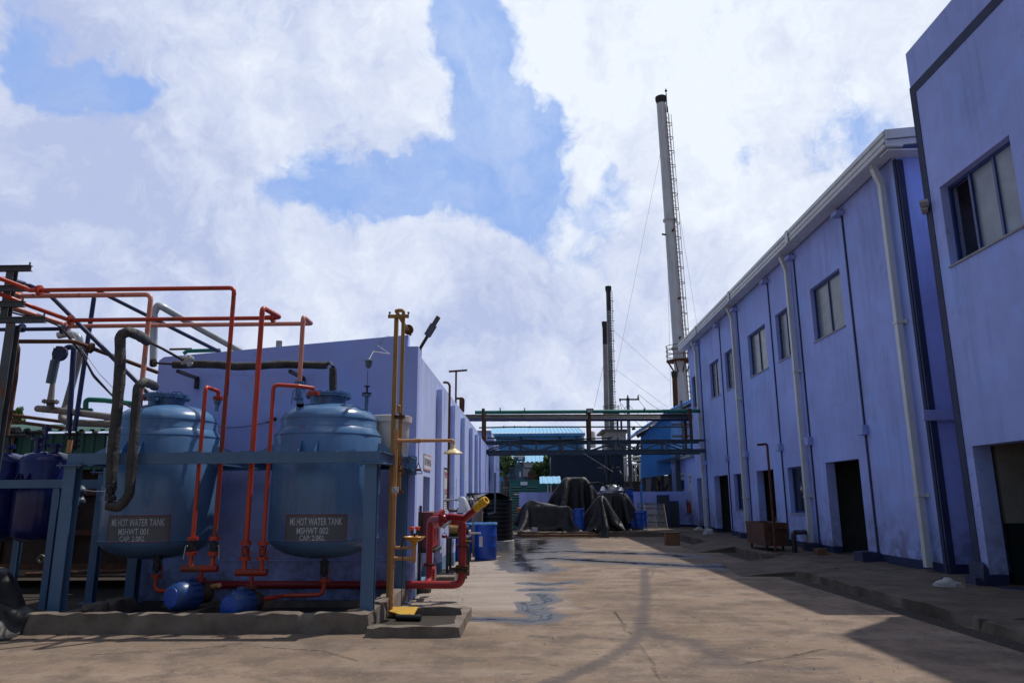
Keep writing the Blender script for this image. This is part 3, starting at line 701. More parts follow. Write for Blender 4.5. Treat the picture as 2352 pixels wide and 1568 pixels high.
# ---- panel room annex
AN = thing('panel_room', 'low lavender electrical panel room beyond the long factory building, with sign over its blue door', 'building', (7.8, 34.7, 0))
hl = [(37.3, 38.3, .21, 2.45)]
mb = wall(xwall(7.82), 34.62, 41, .2, 3.45, .25, hl); mb.add([(7.82, 41, 0), (12, 41, 0), (12, 41, 3.45), (7.82, 41, 3.45)], [(0, 1, 2, 3)]); mb.build('wall', MT['wall'], AN)
p = MB(); p.box(7.6, 12, 34.62, 41.1, 3.451, 3.55); p.build('roof', MT['roofgrey'], AN)
p = MB(); p.box(7.9, 7.94, 37.3, 38.3, .21, 2.45); dd = p.build('door', MT['winframe'], AN); p = MB(); p.box(7.885, 7.899, 37.45, 38.15, .9, 2.0); p.build('door_panel', MT['galv'], dd)

# ---- left building with the slanting end wall
XL = -1.95; YL = 12.0
LB = thing('left_building', 'lavender single-storey building with sloping end wall and ribbed sunlit side, behind the hot water tanks', 'building', (XL, YL, 0))
t0 = [(-6.3, 0), (-1.86, 0), (-1.86, 4.10), (-2.04, 4.10), (-2.04, 4.30), (-6.22, 3.96), (-6.3, 3.90)]
mb = MB(); n_ = len(t0); mb.add([(x, YL, z) for x, z in t0] + [(x, YL+.2, z) for x, z in t0], [tuple(range(n_)), tuple(range(2*n_-1, n_-1, -1))] + [(i, n_+i, n_+(i+1) % n_, (i+1) % n_) for i in range(n_)])
mb.build('end_wall', MT['wall_end'], LB)
dl = [(13.55, 14.45, .12, 1.98), (12.7, 12.9, .4, 1.9), (19.2, 19.8, .12, 2.1), (21.9, 22.8, .12, 2.1), (24.5, 25.2, .12, 2.1)]
mb = wall(lambda u, v, w_: (XL-w_, u, v), YL+.202, 28, 0, 4.1, .22, dl)
mb.add([(-6.3, YL+.2, 0), (-6.3, 28, 0), (-6.3, 28, 3.9), (-6.3, YL+.2, 3.9)], [(0, 1, 2, 3)]); mb.add([(-6.3, 28, 0), (XL, 28, 0), (XL, 28, 4.1), (-6.3, 28, 3.9)], [(0, 1, 2, 3)])
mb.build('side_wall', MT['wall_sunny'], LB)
p = MB(); p.box(-6.25, XL-.221, YL+.21, 27.95, 3.6, 3.7); p.box(-4, -3.9, YL+.21, 27.95, .05, 3.6); p.build('roof', MT['interior'], LB)
for (a, b, c, d) in ((.09, YL+.202, .22, 4.098), (.12, 15.3, .42, 3.86), (.12, 18.05, .42, 3.86), (.12, 20.87, .42, 3.86), (.12, 23.84, .42, 3.86), (.12, 26.38, .42, 3.86), (.14, 27.8, .3, 3.9)):
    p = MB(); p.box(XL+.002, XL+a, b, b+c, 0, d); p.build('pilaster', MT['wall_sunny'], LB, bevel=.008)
for i, (a, b, c, d) in enumerate(dl):
    p = MB(); p.box(XL-.16, XL-.12, a, b, c, d); dd = p.build('door' if i != 1 else 'window', MT['band'] if i != 1 else MT['pane_dark'], LB)
    if i != 1: q = MB(); q.box(XL-.118, XL-.09, a+.08, a+.11, 1.0, 1.12); q.build('handle', MT['steel'], dd)
FB = thing('rear_lavender_building', 'pale lavender building with vertical ribs, seen under the pipe bridge beyond the left building', 'building', (-2, 34, 0))
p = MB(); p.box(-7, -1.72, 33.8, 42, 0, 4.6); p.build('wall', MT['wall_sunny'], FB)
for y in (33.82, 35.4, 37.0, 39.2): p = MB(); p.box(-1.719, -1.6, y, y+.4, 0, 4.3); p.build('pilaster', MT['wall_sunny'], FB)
p = MB(); p.box(-7.1, -1.75, 33.7, 42.1, 4.601, 4.68); p.build('roof', MT['roofgrey'], FB)
p = MB(); p.box(XL-1.2, XL+.1, 28.15, 33.75, 0, 3.9); tag(p.build('link_wall', MT['wall']), 'shaded lavender link wall between the left building and the ribbed one beyond', 'wall')
# ================================================================== tank yard, left
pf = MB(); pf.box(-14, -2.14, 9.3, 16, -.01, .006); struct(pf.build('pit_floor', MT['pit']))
b = MB(); rough_block(b, -9, -1.93, 9.1, 9.3, -.03, .23, .09, .010, .02, 1); tag(b.build('bund_wall', MT['concrete'], smooth=50), 'long low concrete kerb wall in front of the two blue tanks', 'kerb wall')
b = MB(); rough_block(b, -2.14, -1.93, 9.302, 11.95, -.03, .225, .09, .010, .02, 4); tag(b.build('bund_wall', MT['concrete'], smooth=50), 'short concrete kerb wall running back beside the yellow safety shower', 'kerb wall')
b = MB(); rough_block(b, -6.0, -5.75, 9.5, 11.0, -.03, .20, .09, .014, .04, 9); tag(b.build('bund_wall', MT['concrete'], smooth=50), 'broken concrete kerb running back beneath the left hot water tank', 'kerb wall')
b = MB(); rough_block(b, -5.5, -2.3, 11.2, 11.35, -.03, .10, .09, .012, .03, 12); tag(b.build('bund_wall', MT['concrete'], smooth=50), 'thin concrete strip on the pit floor behind the two pumps', 'kerb wall')
b = MB()
rough_block(b, -1.925, -.80, 8.82, 8.95, -.03, .125, .09, .006, .02, 2); rough_block(b, -.93, -.80, 8.952, 10.4, -.03, .122, .09, .006, .015, 3); rough_block(b, -1.925, -.80, 10.402, 10.52, -.03, .12, .09, .006, .015, 5)
tag(b.build('shower_basin', MT['concrete'], smooth=50), 'small square concrete kerb basin under the yellow safety shower', 'basin')
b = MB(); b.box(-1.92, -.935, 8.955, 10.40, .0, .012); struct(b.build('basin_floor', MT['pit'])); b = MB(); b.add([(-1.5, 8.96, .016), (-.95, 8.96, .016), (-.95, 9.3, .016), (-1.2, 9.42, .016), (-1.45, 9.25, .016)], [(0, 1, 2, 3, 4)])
struct(b.build('basin_water', glass('standing water', (.01, .01, .012), .03)))
b = MB(); b.cyl((-1.75, 9.95, .055), (-1.42, 9.9, .055), .04); tag(b.build('pipe_offcut', MT['black']), 'short black plastic pipe lying in the shower basin', 'pipe')
b = MB(); rough_block(b, -1.85, -1.5, 9.2, 9.32, .012, .07, .06, .006, .02); tag(b.build('loose_brick', MT['concrete']), 'flat grey brick lying in the shower basin beside the kerb', 'brick')

# ---- steel support frame
FRM = thing('tank_stand', 'blue-grey steel I-beam frame carrying both hot water tanks', 'steel frame', (-6, 9.5, 0))
xa, xb, zb0, zb1, yf, yb = -6.05, -1.93, 2.03, 2.17, 9.5, 11.75
def beam(p, q, w_=.10, h=.145, name='beam', chan=True, up=None): m_ = MB(); m_.ibeam(p, q, w_, h, .012, up=up, chan=chan); return m_.build(name, MT['frame'], FRM)
zc = (zb0+zb1)/2
beam((xb, yf, zc), (xa, yf, zc)); beam((xb-.02, yf+.06, zc), (xb-.02, yb, zc), chan=False); beam((xa+.05, yf+.06, zc), (xa+.05, yb, zc), chan=False); beam((xa, yb, zc), (xb, yb, zc))
for x in (-4.22,): beam((x, yf+.06, zc), (x, yb-.06, zc), chan=False)
def leg(x, y, zt=2.005, w_=.155, h=.15):
    m_ = MB(); m_.ibeam((x, y, 0.0), (x, y, zt), w_, h, .012, up=(0, 1, 0)); o = m_.build('leg', MT['frame'], FRM)
    m_ = MB(); m_.box(x-.16, x+.16, y-.12, y+.12, zt+.001, zt+.018); m_.box(x-.14, x+.14, y-.14, y+.14, 0, .012)
    for sx in (-.12, .12):
        for z in (zt-.03, zt+.005): m_.cyl((x+sx, y-.09, z), (x+sx, y-.09, z+.045), .012, n=6)
    m_.build('bearing_plate', MT['frame'], o)
leg(-5.98, 9.5); leg(-2.04, 9.5); leg(-2.02, yb); leg(U(303, 1350, yb).x, yb); leg(U(211, 1340, yb).x, yb, w_=.12, h=.12)
for x in (-4.45, -3.70, -2.62):
    m_ = MB(); m_.box(x-.09, x+.09, yf+.02, yf+.2, zb1+.004, zb1+.02); m_.build('clamp_plate', MT['frame'], FRM)

# ---- hot water tanks
def htank(name, cx, cy, label, no):
    T = thing(name, label, 'tank', (cx, cy, 1.0)); RJ, RN = .78, .70
    prof = [(.001, .74), (.2, .745), (.4, .775), (.56, .825), (.68, .895), (.75, .96), (RJ, 1.02), (RJ, 2.475), (RN+.004, 2.588), (RN, 2.592), (RN, 2.71), (RN-.015, 2.76), (RN-.06, 2.82), (RN-.14, 2.875), (RN-.26, 2.925), (.3, 2.955), (.001, 2.97)]
    m_ = MB(); m_.lathe((cx, cy, 0), prof, 72, close=False); m_.build('shell', MT['tank'], T, smooth=50)
    for z, r in ((1.02, RJ), (2.475, RJ), (2.59, RN), (2.71, RN)):
        m_ = MB(); m_.lathe((cx, cy, z), [(r-.004, -.006), (r+.006, -.004), (r+.006, .004), (r-.004, .006)], 72, close=False); m_.build('weld_seam', MT['tank'], T)
    # manway with bolted cover
    mx, my = cx+.0, cy-.1
    m_ = MB(); m_.cyl((mx, my, 2.9), (mx, my, 3.05), .25, n=40); m_.build('manway_neck', MT['tank'], T)
    m_ = MB(); m_.cyl((mx, my, 3.051), (mx, my, 3.072), .335, n=44); m_.cyl((mx, my, 3.078), (mx, my, 3.10), .335, n=44); m_.cyl((mx, my, 3.07), (mx, my, 3.08), .30, n=44)
    for i in range(18):
        a = 2*math.pi*i/18; c = Vector((mx+.305*math.cos(a), my+.305*math.sin(a), 0)); m_.cyl(c+Vector((0, 0, 3.03)), c+Vector((0, 0, 3.12)), .013, n=6)
    cov = m_.build('manway_cover', MT['tank'], T)
    for dx in (-.17, .17):
        m_ = MB(); m_.tube([(mx+dx-.07, my-.06, 3.09), (mx+dx-.07, my-.06, 3.15), (mx+dx+.07, my-.06, 3.15), (mx+dx+.07, my-.06, 3.09)], .009, n=8); m_.build('lifting_handle', MT['tank'], cov)
    for a in (math.radians(268), math.radians(2), math.radians(180), math.radians(90)):
        d = Vector((math.cos(a), math.sin(a), 0)); s_ = Vector((-d.y, d.x, 0)); m_ = MB()
        for k in (-.13, .10):
            c = Vector((cx, cy, 0)) + s_*k + d*(RJ-.02)
            ex = .16 if abs(d.y) > .5 else .34
            v = [c+Vector((0, 0, 2.19)), c+d*ex+Vector((0, 0, 2.19)), c+d*ex+Vector((0, 0, 2.21)), c+d*.02+Vector((0, 0, 2.37)), c+Vector((0, 0, 2.37))]
            m_.add([p+s_*.005 for p in v]+[p-s_*.005 for p in v], [(0, 1, 2, 3, 4), (9, 8, 7, 6, 5)]+[(i, (i+1) % 5, 5+(i+1) % 5, 5+i) for i in range(5)])
        c = Vector((cx, cy, 2.182)) + d*(RJ+.09) - s_*.015; m_.obox(c, s_*.16, d*(.11 if abs(d.y) > .5 else .26), Vector((0, 0, .007)))
        m_.build('support_lug', MT['tank'], T)
    # hand-painted name panel following the curve
    r = RJ+.003; aa = math.asin; w_, h_ = .43, .178; zc_ = 1.185; off = .085
    def on(x, z, rr): t = (x+off)/RJ; return (cx+rr*math.sin(t), cy-rr*math.cos(t), z)
    m_ = MB(); k = 16
    for i in range(k):
        x0_, x1_ = -w_+2*w_*i/k, -w_+2*w_*(i+1)/k; m_.add([on(x0_, zc_-h_, r), on(x1_, zc_-h_, r), on(x1_, zc_+h_, r), on(x0_, zc_+h_, r)], [(0, 1, 2, 3)])
    pan = m_.build('name_panel', MT['panelgrey'], T)
    m_ = MB(); r2 = r+.002
    for (xa_, xb_, za_, zb_) in ((-w_, w_, h_-.012, h_), (-w_, w_, -h_, -h_+.012), (-w_, -w_+.012, -h_, h_), (w_-.012, w_, -h_, h_)):
        kk = 16 if xb_-xa_ > .1 else 1
        for i in range(kk):
            a0, a1 = xa_+(xb_-xa_)*i/kk, xa_+(xb_-xa_)*(i+1)/kk; m_.add([on(a0, zc_+za_, r2), on(a1, zc_+za_, r2), on(a1, zc_+zb_, r2), on(a0, zc_+zb_, r2)], [(0, 1, 2, 3)])
    m_.build('panel_border', MT['panelred'], pan)
    for txt, z, hh, ww in (('MS HOT WATER TANK', .085, .098, .72), ('MSHWT 00'+no, -.035, .085, .40 if no == '1' else .43), ('CAP: 2.0KL', -.128, .072, .34)):
        me = text_mesh(txt, hh, ww, .012); m2 = MB()
        ox = 0 if z > 0 else -.035
        m2.add([on(v[0]+ox, zc_+z+v[1], r+.003) for v in me[0]], me[1]); m2.build('lettering', MT['lettering'], pan, smooth=0)
    return T
def text_mesh(s, h, w, bold=0, sub=True):
    cu = bpy.data.curves.new('t', 'FONT'); cu.body = s; cu.align_x = 'CENTER'; cu.align_y = 'CENTER'; cu.size = 1; cu.offset = bold*1.2; cu.resolution_u = 3
    ob = bpy.data.objects.new('t', cu); me = bpy.data.meshes.new_from_object(ob)
    v = [tuple(p.co) for p in me.vertices]; f = [tuple(p.vertices) for p in me.polygons]
    bpy.data.objects.remove(ob); bpy.data.curves.remove(cu); bpy.data.meshes.remove(me)
    x0_, x1_ = min(p[0] for p in v), max(p[0] for p in v); y0_, y1_ = min(p[1] for p in v), max(p[1] for p in v)
    return [((p[0]-(x0_+x1_)/2)*w/(x1_-x0_), (p[1]-(y0_+y1_)/2)*h/(y1_-y0_)) for p in v], f
T1C, T2C = (-5.44, 10.8), (-2.985, 10.8)
htank('hot_water_tank', *T1C, 'glossy blue-grey hot water tank lettered MSHWT 001, the left one of the frame', '1')
htank('hot_water_tank', *T2C, 'glossy blue-grey hot water tank lettered MSHWT 002, the right one of the frame', '2')
def nozzle(p, h, r=.04, fr=.085, mat='tank', label='', name='tank_nozzle'):
    m_ = MB(); m_.cyl(p, Vector(p)+Vector((0, 0, h)), r); m_.flange(Vector(p)+Vector((0, 0, h+.005)), (0, 0, 1), fr, .014, bolts=6); return tag(m_.build(name, MT[mat]), label, 'nozzle')
def pipe(name, label, mat, pts, r, cat='pipe', bend=None, group=None, flanges=(), fmat=None, rough=0, seed=0, n=14, joints=(), loc=None):
    """a pipe run with its flanges and welded joints as parts"""
    if flanges or joints:
        t = thing(name, label, cat, pts[0], group); m_ = MB(); m_.tube(pts, r, bend, n=n, rough=rough, seed=seed); m_.build('run', MT[mat], t, smooth=50)
        for fl in flanges:
            p, ax = fl[0], fl[1]; m_ = MB(); m_.flange(p, ax, fl[2] if len(fl) > 2 else r*2.1, .016, bolts=6 if len(fl) < 4 else fl[3]); m_.build('flange', MT[fmat or mat], t)
        for p, ax in joints:
            m_ = MB(); ax = Vector(ax).normalized(); m_.cyl(Vector(p)-ax*.012, Vector(p)+ax*.012, r*1.07, n=n); m_.build('joint', MT[mat], t)
        return t
    m_ = MB(); m_.tube(pts, r, bend, n=n, rough=rough, seed=seed); return tag(m_.build(name, MT[mat], smooth=50), label, cat, group)
ZU = (0, 0, 1); XA = (1, 0, 0); YA = (0, 1, 0)
YP = 9.75
def valve(parent, p, r=.05, h=.14, mat='blacksteel', hmat='steel', side=1, drop=.16):
    p = Vector(p); m_ = MB(); m_.lathe(p, [(r*.55, -h/2), (r*.8, -h*.3), (r*.95, -h*.1), (r*.95, h*.1), (r*.8, h*.3), (r*.55, h/2)], 14)
    for dz in (-.3, .3): m_.cyl(p+Vector((0, 0, dz*h-.008)), p+Vector((0, 0, dz*h+.008)), r*1.15, n=12)
    for i in range(4):
        a = math.pi/4+i*math.pi/2; c = p+Vector((math.cos(a)*r*1.1, math.sin(a)*r*1.1, 0)); m_.cyl(c-Vector((0, 0, h*.62)), c+Vector((0, 0, h*.62)), .006, n=6)
    v = m_.build('valve', MT[mat], parent)
    m_ = MB(); q = p+Vector((side*r*1.3, -r*.5, 0)); m_.tube([p+Vector((side*r*.6, -r*.3, 0)), q+Vector((side*.02, 0, .01)), q+Vector((side*.035, -.01, -drop))], .008, n=8); m_.build('lever', MT[hmat], v); return v

# ---- red pipes with manifolds and pumps
def zv(px, ytop, ybot, Y, xr=None):
    X = U(px, (ytop+ybot)/2, Y).x; return X
xA = (U(524, 850, YP).x+U(489, 1236, YP).x)/2+.01
zA = U(300, 664, YP).z
topA = Vector((xA, YP, zA)); vA = zrow(xA, YP, 1236)
PA = [Vector((xcol(YP, zA, -40), YP, zA+.02)), topA, Vector((xA, YP, vA))]
a = pipe('hot_water_pipe', 'tallest orange-red pipe, crossing the sky then dropping rust-streaked between the two tanks', 'red', [U(-30, 628, 9.4), U(60, 662, YP), Vector((xcol(YP, zA, 66), YP, zA)), topA, Vector((xA, YP, zrow(xA, YP, 790)))], .031, bend=.08,
     flanges=[(Vector((xcol(YP, zA, 91), YP, zA)), XA, .075, 4)], joints=[(Vector((xA, YP, zA-.09)), ZU)])
m_ = MB(); m_.tube([Vector((xA, YP, zrow(xA, YP, 790))), Vector((xA, YP, vA))], .031); m_.build('rusted_drop', MT['redrust'], a)
xB = U(463, 1020, YP).x-.01; zB = zrow(xB, YP, 888)
b_ = pipe('hot_water_pipe', 'short orange-red riser in front of the left tank, bent back to the tank top', 'red', [Vector((xB, YP, vA)), Vector((xB, YP, zB)), Vector((xB, YP+.42, zB)), Vector((xB, YP+.42, zB-.22))], .028, bend=.06, flanges=[(Vector((xB, YP+.42, zB-.10)), ZU, .07)], joints=[(Vector((xB, YP, zB-.07)), ZU)])
nozzle((xB, YP+.42, 2.80), .12, .03, .05, 'tank', 'small blue nozzle under the short red riser on the left tank')
xC = (U(598, 790, YP).x+U(566, 1218, YP).x)/2; zC = zrow(xC, YP, 706); YE2 = 10.32
c_ = pipe('hot_water_pipe', 'bright orange-red pipe rising between the tanks and bent back at its top', 'red', [Vector((xC, YP, zrow(xC, YP, 1247))), Vector((xC, YP, zC)), Vector((xC+.06, YE2, zC)), Vector((xcol(YE2, zC, 610), YE2, zC))], .036, bend=.07,
     joints=[(Vector((xC, YP, zC-.09)), ZU)])
zE = zrow(xC, YE2, 730)
pipe('hot_water_pipe', 'level orange-red pipe, second from top, crossing the sky to the bright red riser', 'red', [U(-30, 664, 9.6), U(0, 675, 9.75), U(73, 704, 10.1), U(137, 727, 10.3), Vector((xcol(YE2, zE, 160), YE2, zE)), Vector((xcol(YE2, zE, 629), YE2, zE))], .031, bend=.15,
     flanges=[(Vector((xcol(YE2, zE, 163), YE2, zE)), XA, .075, 4), (Vector((xcol(YE2, zE, 627), YE2, zE)), XA, .07, 4)])
xD = (U(619, 1000, YP).x+U(605, 1247, YP).x)/2+.005; zD = zrow(xD, YP, 883); n2 = Vector((T2C[0]-.06, YP+.36, 3.05))
d_ = pipe('hot_water_pipe', 'thin orange-red pipe arching from the second pump onto the right tank', 'red', [Vector((xD, YP, zrow(xD, YP, 1247))), Vector((xD, YP, zD)), Vector((xD+.3, YP+.15, zD)), Vector((n2.x, n2.y, zD)), n2], .027, bend=.07, flanges=[(n2-Vector((0, 0, .02)), ZU, .085, 8)], joints=[(Vector((xD, YP, zD-.07)), ZU), (Vector((xD, YP, zrow(xD, YP, 1142))), ZU)])
nozzle((n2.x, n2.y, 2.90), .14, .036, .07, 'tank', 'blue nozzle under the red flange at the front of the right tank')
def manifold(xs, ytop, yman, ypump, pumpx, label, plabel, vmat):
    X0_, X1_ = xs; zt = zrow(X0_, YP, ytop); zm = zrow(X0_, YP, yman); T = thing('pump_manifold', label, 'manifold', ((X0_+X1_)/2, YP, zm), 'red manifolds above the pumps')
    m_ = MB(); m_.cyl((X0_-.11, YP, zm), (X1_+.07, YP, zm), .045, n=20); m_.build('header', MT['redrust'], T)
    for x in xs:
        m_ = MB(); m_.flange((x, YP, zt), ZU, .07, .016); m_.build('flange', MT['red'], T)
        valve(T, (x, YP, zt-.10), .042, .13, vmat[0], vmat[1], 1 if x == X1_ else (1 if vmat[0] == 'redrust' else -1))
        m_ = MB(); m_.flange((x, YP, zt-.19), ZU, .07, .016); m_.build('flange', MT['red'], T); m_ = MB(); m_.cyl((x, YP, zt-.20), (x, YP, zm+.02), .03); m_.build('stub', MT['red'], T)
    xm = pumpx; zp = zrow(xm, YP, ypump); m_ = MB(); m_.cyl((xm, YP, zp+.01), (xm, YP, zm), .028); m_.build('stub', MT['redrust'], T); m_ = MB(); m_.flange((xm, YP, zp), ZU, .07, .018); m_.build('flange', MT['redrust'], T)
    return Vector((xm, YP, zp))
pp1 = manifold((xB, xA), 1236, 1305, 1331, U(461, 1331, YP).x, 'red manifold with two black valves above the left pump', '', ('blacksteel', 'steel'))
pp2 = manifold((xC, xD), 1247, 1314, 1346, U(577, 1346, YP).x, 'red manifold with two rusty red valves above the right pump', '', ('redrust', 'redrust'))
def pump(p, label, tilt, drop=.0):
    T = thing('pump', label, 'pump', (p.x, p.y, 0), 'blue motor pumps in the pit'); d = Vector((math.sin(tilt), -math.cos(tilt), 0)); s_ = Vector((-d.y, d.x, 0)); c = Vector((p.x, p.y+.02, p.z-.17-drop))
    m_ = MB(); e = c + d*.05; m_.lathe(e, [(.12, 0), (.16, .02), (.175, .05), (.185, .20), (.18, .30), (.15, .37), (.11, .395), (.001, .396)], 32, ax=d)
    for i in range(16):
        a_ = math.pi*2*i/16; o_ = s_*math.cos(a_)+Vector((0, 0, 1))*math.sin(a_); m_.obox(e+d*.13+o_*.186, d*.075, o_*.010, d.cross(o_)*.003)
    mt = m_.build('motor', MT['motor'], T)
    m_ = MB(); m_.lathe(e, [(.125, .375), (.125, .396), (.10, .404), (.001, .404)], 28, ax=d); m_.build('fan_cover', MT['drum'], mt)
    m_ = MB()
    for i in range(22):
        a_ = 2*math.pi*i/22 if i < 14 else 2*math.pi*(i-14)/8; q = e+d*.406+(s_*math.cos(a_)+Vector((0, 0, 1))*math.sin(a_))*(.09 if i < 14 else .045); m_.cyl(q-d*.004, q+d*.002, .005, n=6)
    m_.build('vent_hole', MT['black'], mt)
    m_ = MB(); m_.obox(e+d*.15+Vector((0, 0, .19)), s_*.05, d*.05, Vector((0, 0, .025))); m_.build('terminal_box', MT['motor'], mt, bevel=.01)
    m_ = MB(); m_.lathe(c-d*.13, [(.06, 0), (.125, .015), (.13, .10), (.09, .17), (.06, .19)], 24, ax=d); m_.cyl(c-d*.06, Vector((p.x, p.y, p.z)), .04); m_.build('casing', MT['rustdark'], T)
    m_ = MB(); m_.box(c.x-.13, c.x+.13, c.y-.32, c.y+.16, 0.007, max(.05, c.z-.17)); m_.build('baseplate', MT['conc_kerb'], T); return c
c1 = pump(pp1, 'dirty blue electric pump with perforated fan cover, the left of the two in the pit', -.45); c2 = pump(pp2, 'blue electric pump, the right of the two in the pit', -.25, .03)
# suction lines from the tank bottoms
for (tx, cc, vy0, vy1, lab) in ((U(357, 1300, 10.3).x, c1, 1276, 1322, 'orange-red suction pipe from the left tank bottom to the left pump'), (U(743, 1300, 10.3).x, c2, 1283, 1331, 'orange-red suction pipe from the right tank bottom to the right pump')):
    yv = 10.35; z1_ = zrow(tx, yv, vy1); z2_ = zrow(tx, yv, vy1+34)
    T = pipe('suction_pipe', lab, 'red', [Vector((tx, yv, z1_)), Vector((tx, yv, z2_)), Vector((cc.x+(.25 if tx > cc.x else -.2), yv-.1, z2_)), Vector((cc.x+(.1 if tx > cc.x else -.05), cc.y+.1, z2_))], .028, bend=.09, flanges=[(Vector((tx, yv, z1_)), ZU, .065)])
    valve(T, (tx, yv, z1_+.13), .05, .17, 'blacksteel', 'redrust', 1); m_ = MB(); m_.cyl((tx, yv, z1_+.21), (tx, yv, .90), .03); m_.flange((tx, yv, z1_+.23), ZU, .065, .014); m_.build('outlet', MT['blacksteel'], T)
b = MB(); b.cyl((pp1.x+.10, YP+.1, pp1.z-.10), (pp1.x+.27, YP-.05, pp1.z-.06), .035, .03); tag(b.build('pipe_stub', MT['tan']), 'short orange pipe stub beside the left pump', 'pipe')
b = MB(); rough_block(b, pp1.x+.17, pp1.x+.30, 9.45, 9.6, .007, .17, .05, .01, .02); tag(b.build('concrete_lump', MT['conc_kerb']), 'concrete lump between the two pumps', 'concrete block')

# ---- pink pipes
YF = 10.45; xF = (U(342, 700, YF).x+U(326, 910, YF).x)/2; zF = U(200, 678, YF).z
pipe('vent_pipe', 'salmon pink pipe turning down onto the left tank', 'pink', [U(-30, 648, 9.8), U(20, 668, 10.2), Vector((xcol(YF, zF, 45), YF, zF)), Vector((xF, YF, zF)), Vector((xF, YF, 2.86))], .037, bend=.10, flanges=[(Vector((xcol(YF, zF, 44), YF, zF)), XA, .08, 4), (Vector((xF, YF, zrow(xF, YF, 915))), ZU, .085)], joints=[(Vector((xF, YF, zrow(xF, YF, 757))), ZU)])
YG = 11.05; xG = (U(697, 740, 10.6).x+U(687, 870, 10.6).x)/2; zG0 = zrow(xG, 10.6, 731); 
zG = zrow(xG, YG, 743)
pipe('vent_pipe', 'long pale salmon pipe crossing the sky and dropping onto the right tank', 'pink', [U(-20, 690, 10.4), U(26, 705, 10.5), U(140, 742, YG), Vector((xcol(YG, zG, 150), YG, zG)), Vector((xcol(YG, zG, 716), YG, zG)), Vector((xG, 10.6, zG)), Vector((xG, 10.6, zrow(xG, 10.6, 877)))], .034, bend=.06, flanges=[(Vector((xcol(YG, zG, 155), YG, zG)), XA, .075, 4)], joints=[(Vector((xG, 10.6, zrow(xG, 10.6, 852))), ZU), (Vector((xG, 10.6, zG-.07)), ZU)])
zt = zrow(xG, 10.6, 879); T = thing('valve_stack', 'blue-grey valve with a hanging lever under the salmon pipe on the right tank', 'valve', (xG, 10.6, 2.95))
m_ = MB(); m_.flange((xG, 10.6, zt), ZU, .072, .014); m_.build('flange', MT['tank'], T); valve(T, (xG, 10.6, zt-.12), .045, .18, 'tank', 'tank', -1, .2); m_ = MB(); m_.flange((xG, 10.6, zt-.24), ZU, .072, .014); m_.cyl((xG, 10.6, zt-.24), (xG, 10.6, 2.8), .03); m_.build('stub', MT['tank'], T)
m_ = MB(); q = U(690, 932, 10.25)
m_.cyl(q+Vector((0, -.008, .03)), q+Vector((0, .008, .03)), .055, n=24); m_.box(q.x-.055, q.x+.055, q.y-.008, q.y+.008, q.z-.08, q.z+.03); tag(m_.build('lifting_eye', MT['tank']), 'round lifting eye plate on the dome of the right tank', 'lifting eye')
q = Vector(U(842, 925, 10.65)); m_ = MB(); T = thing('level_gauge', 'thin grey level gauge rising on the right shoulder of the right tank', 'gauge', q)
m_ = MB(); m_.cyl(q-Vector((0, 0, .2)), q+Vector((0, 0, .10)), .028); m_.cyl(q+Vector((0, 0, .10)), q+Vector((0, 0, .125)), .075, n=20); m_.build('nozzle', MT['tank'], T)
m_ = MB(); m_.cyl(q+Vector((0, 0, .13)), q+Vector((0, 0, .15)), .07, n=20); m_.cyl(q+Vector((0, 0, .15)), q+Vector((0, 0, .24)), .014); m_.cyl(q+Vector((0, 0, .24)), q+Vector((0, 0, .255)), .045, n=20); m_.cyl(q+Vector((0, 0, .25)), q+Vector((0, 0, .50)), .004, n=6); m_.build('rod', MT['blacksteel'], T)
tz = q+Vector((.01, 0, .52)); m_ = MB(); m_.lathe(tz, [(.015, 0), (.03, .02), (.045, .03), (.05, .10), (.058, .105), (.058, .125), (.04, .135), (.001, .136)], 20); m_.build('gauge_head', MT['transf'], T)
m_ = MB(); m_.tube([tz+Vector((.0, 0, .13)), tz+Vector((.02, .2, .3)), tz+Vector((.16, .8, .38)), U(866, 793, 11.98), U(885, 772, 12.0), U(895, 772, 12.4)], .007, bend=.1, n=6); tag(m_.build('cable', MT['whitewire']), 'grey cable curling from the gauge up over the end wall', 'cable')

# ---- insulated black pipes
YH = 11.25
pipe('insulated_pipe', 'level black lagged pipe running across the lavender end wall to the right tank', 'insul', [U(398, 837, YH), U(470, 836, YH), U(560, 841, YH), U(660, 836, YH), U(752, 839, YH)], .064, bend=.1, rough=.22, seed=3, n=16)
pipe('insulated_pipe', 'short upright black lagged pipe standing on the right tank cover', 'insul', [U(765, 845, 10.75), U(765, 897, 10.75)], .056, rough=.2, seed=8, n=16)
m_ = MB(); m_.tube([U(748, 838, YH), U(758, 832, 11.0), U(765, 842, 10.78)], .024, bend=.05); tag(m_.build('pipe_link', MT['blacksteel']), 'bare black pipe link between two lagged pipes above the right tank', 'pipe')
for px_ in (666, 408):
    q = U(px_, 852, YH); m_ = MB(); m_.bar(q, q+Vector((0, .72, -.0)), .05, .05); m_.bar(q+Vector((0, .70, 0)), q+Vector((0, .70, -.18)), .06, .06); tag(m_.build('pipe_bracket', MT['blacksteel']), 'black steel bracket under the lagged pipe, %s end' % ('right' if px_ > 500 else 'left'), 'bracket')
m_ = MB(); m_.tube([U(338, 783, 10.2), U(372, 800, 10.7), U(430, 832, YH)], .02); tag(m_.build('steam_pipe', MT['rustdark']), 'thin rusty pipe slanting between the black lagged pipes', 'pipe')
m_ = MB(); m_.tube([U(350, 833, YH), U(398, 836, YH)], .018); m_.flange(U(352, 833, YH), XA, .07, .02); tag(m_.build('steam_pipe', MT['rustdark']), 'short level rusty pipe with flange left of the lagged pipe', 'pipe')
m_ = MB()
for i in range(26):
    q = U(430+random.uniform(-12, 14), 828+random.uniform(-9, 8), YH-.06); m_.ball(q, random.uniform(.02, .05), 8)
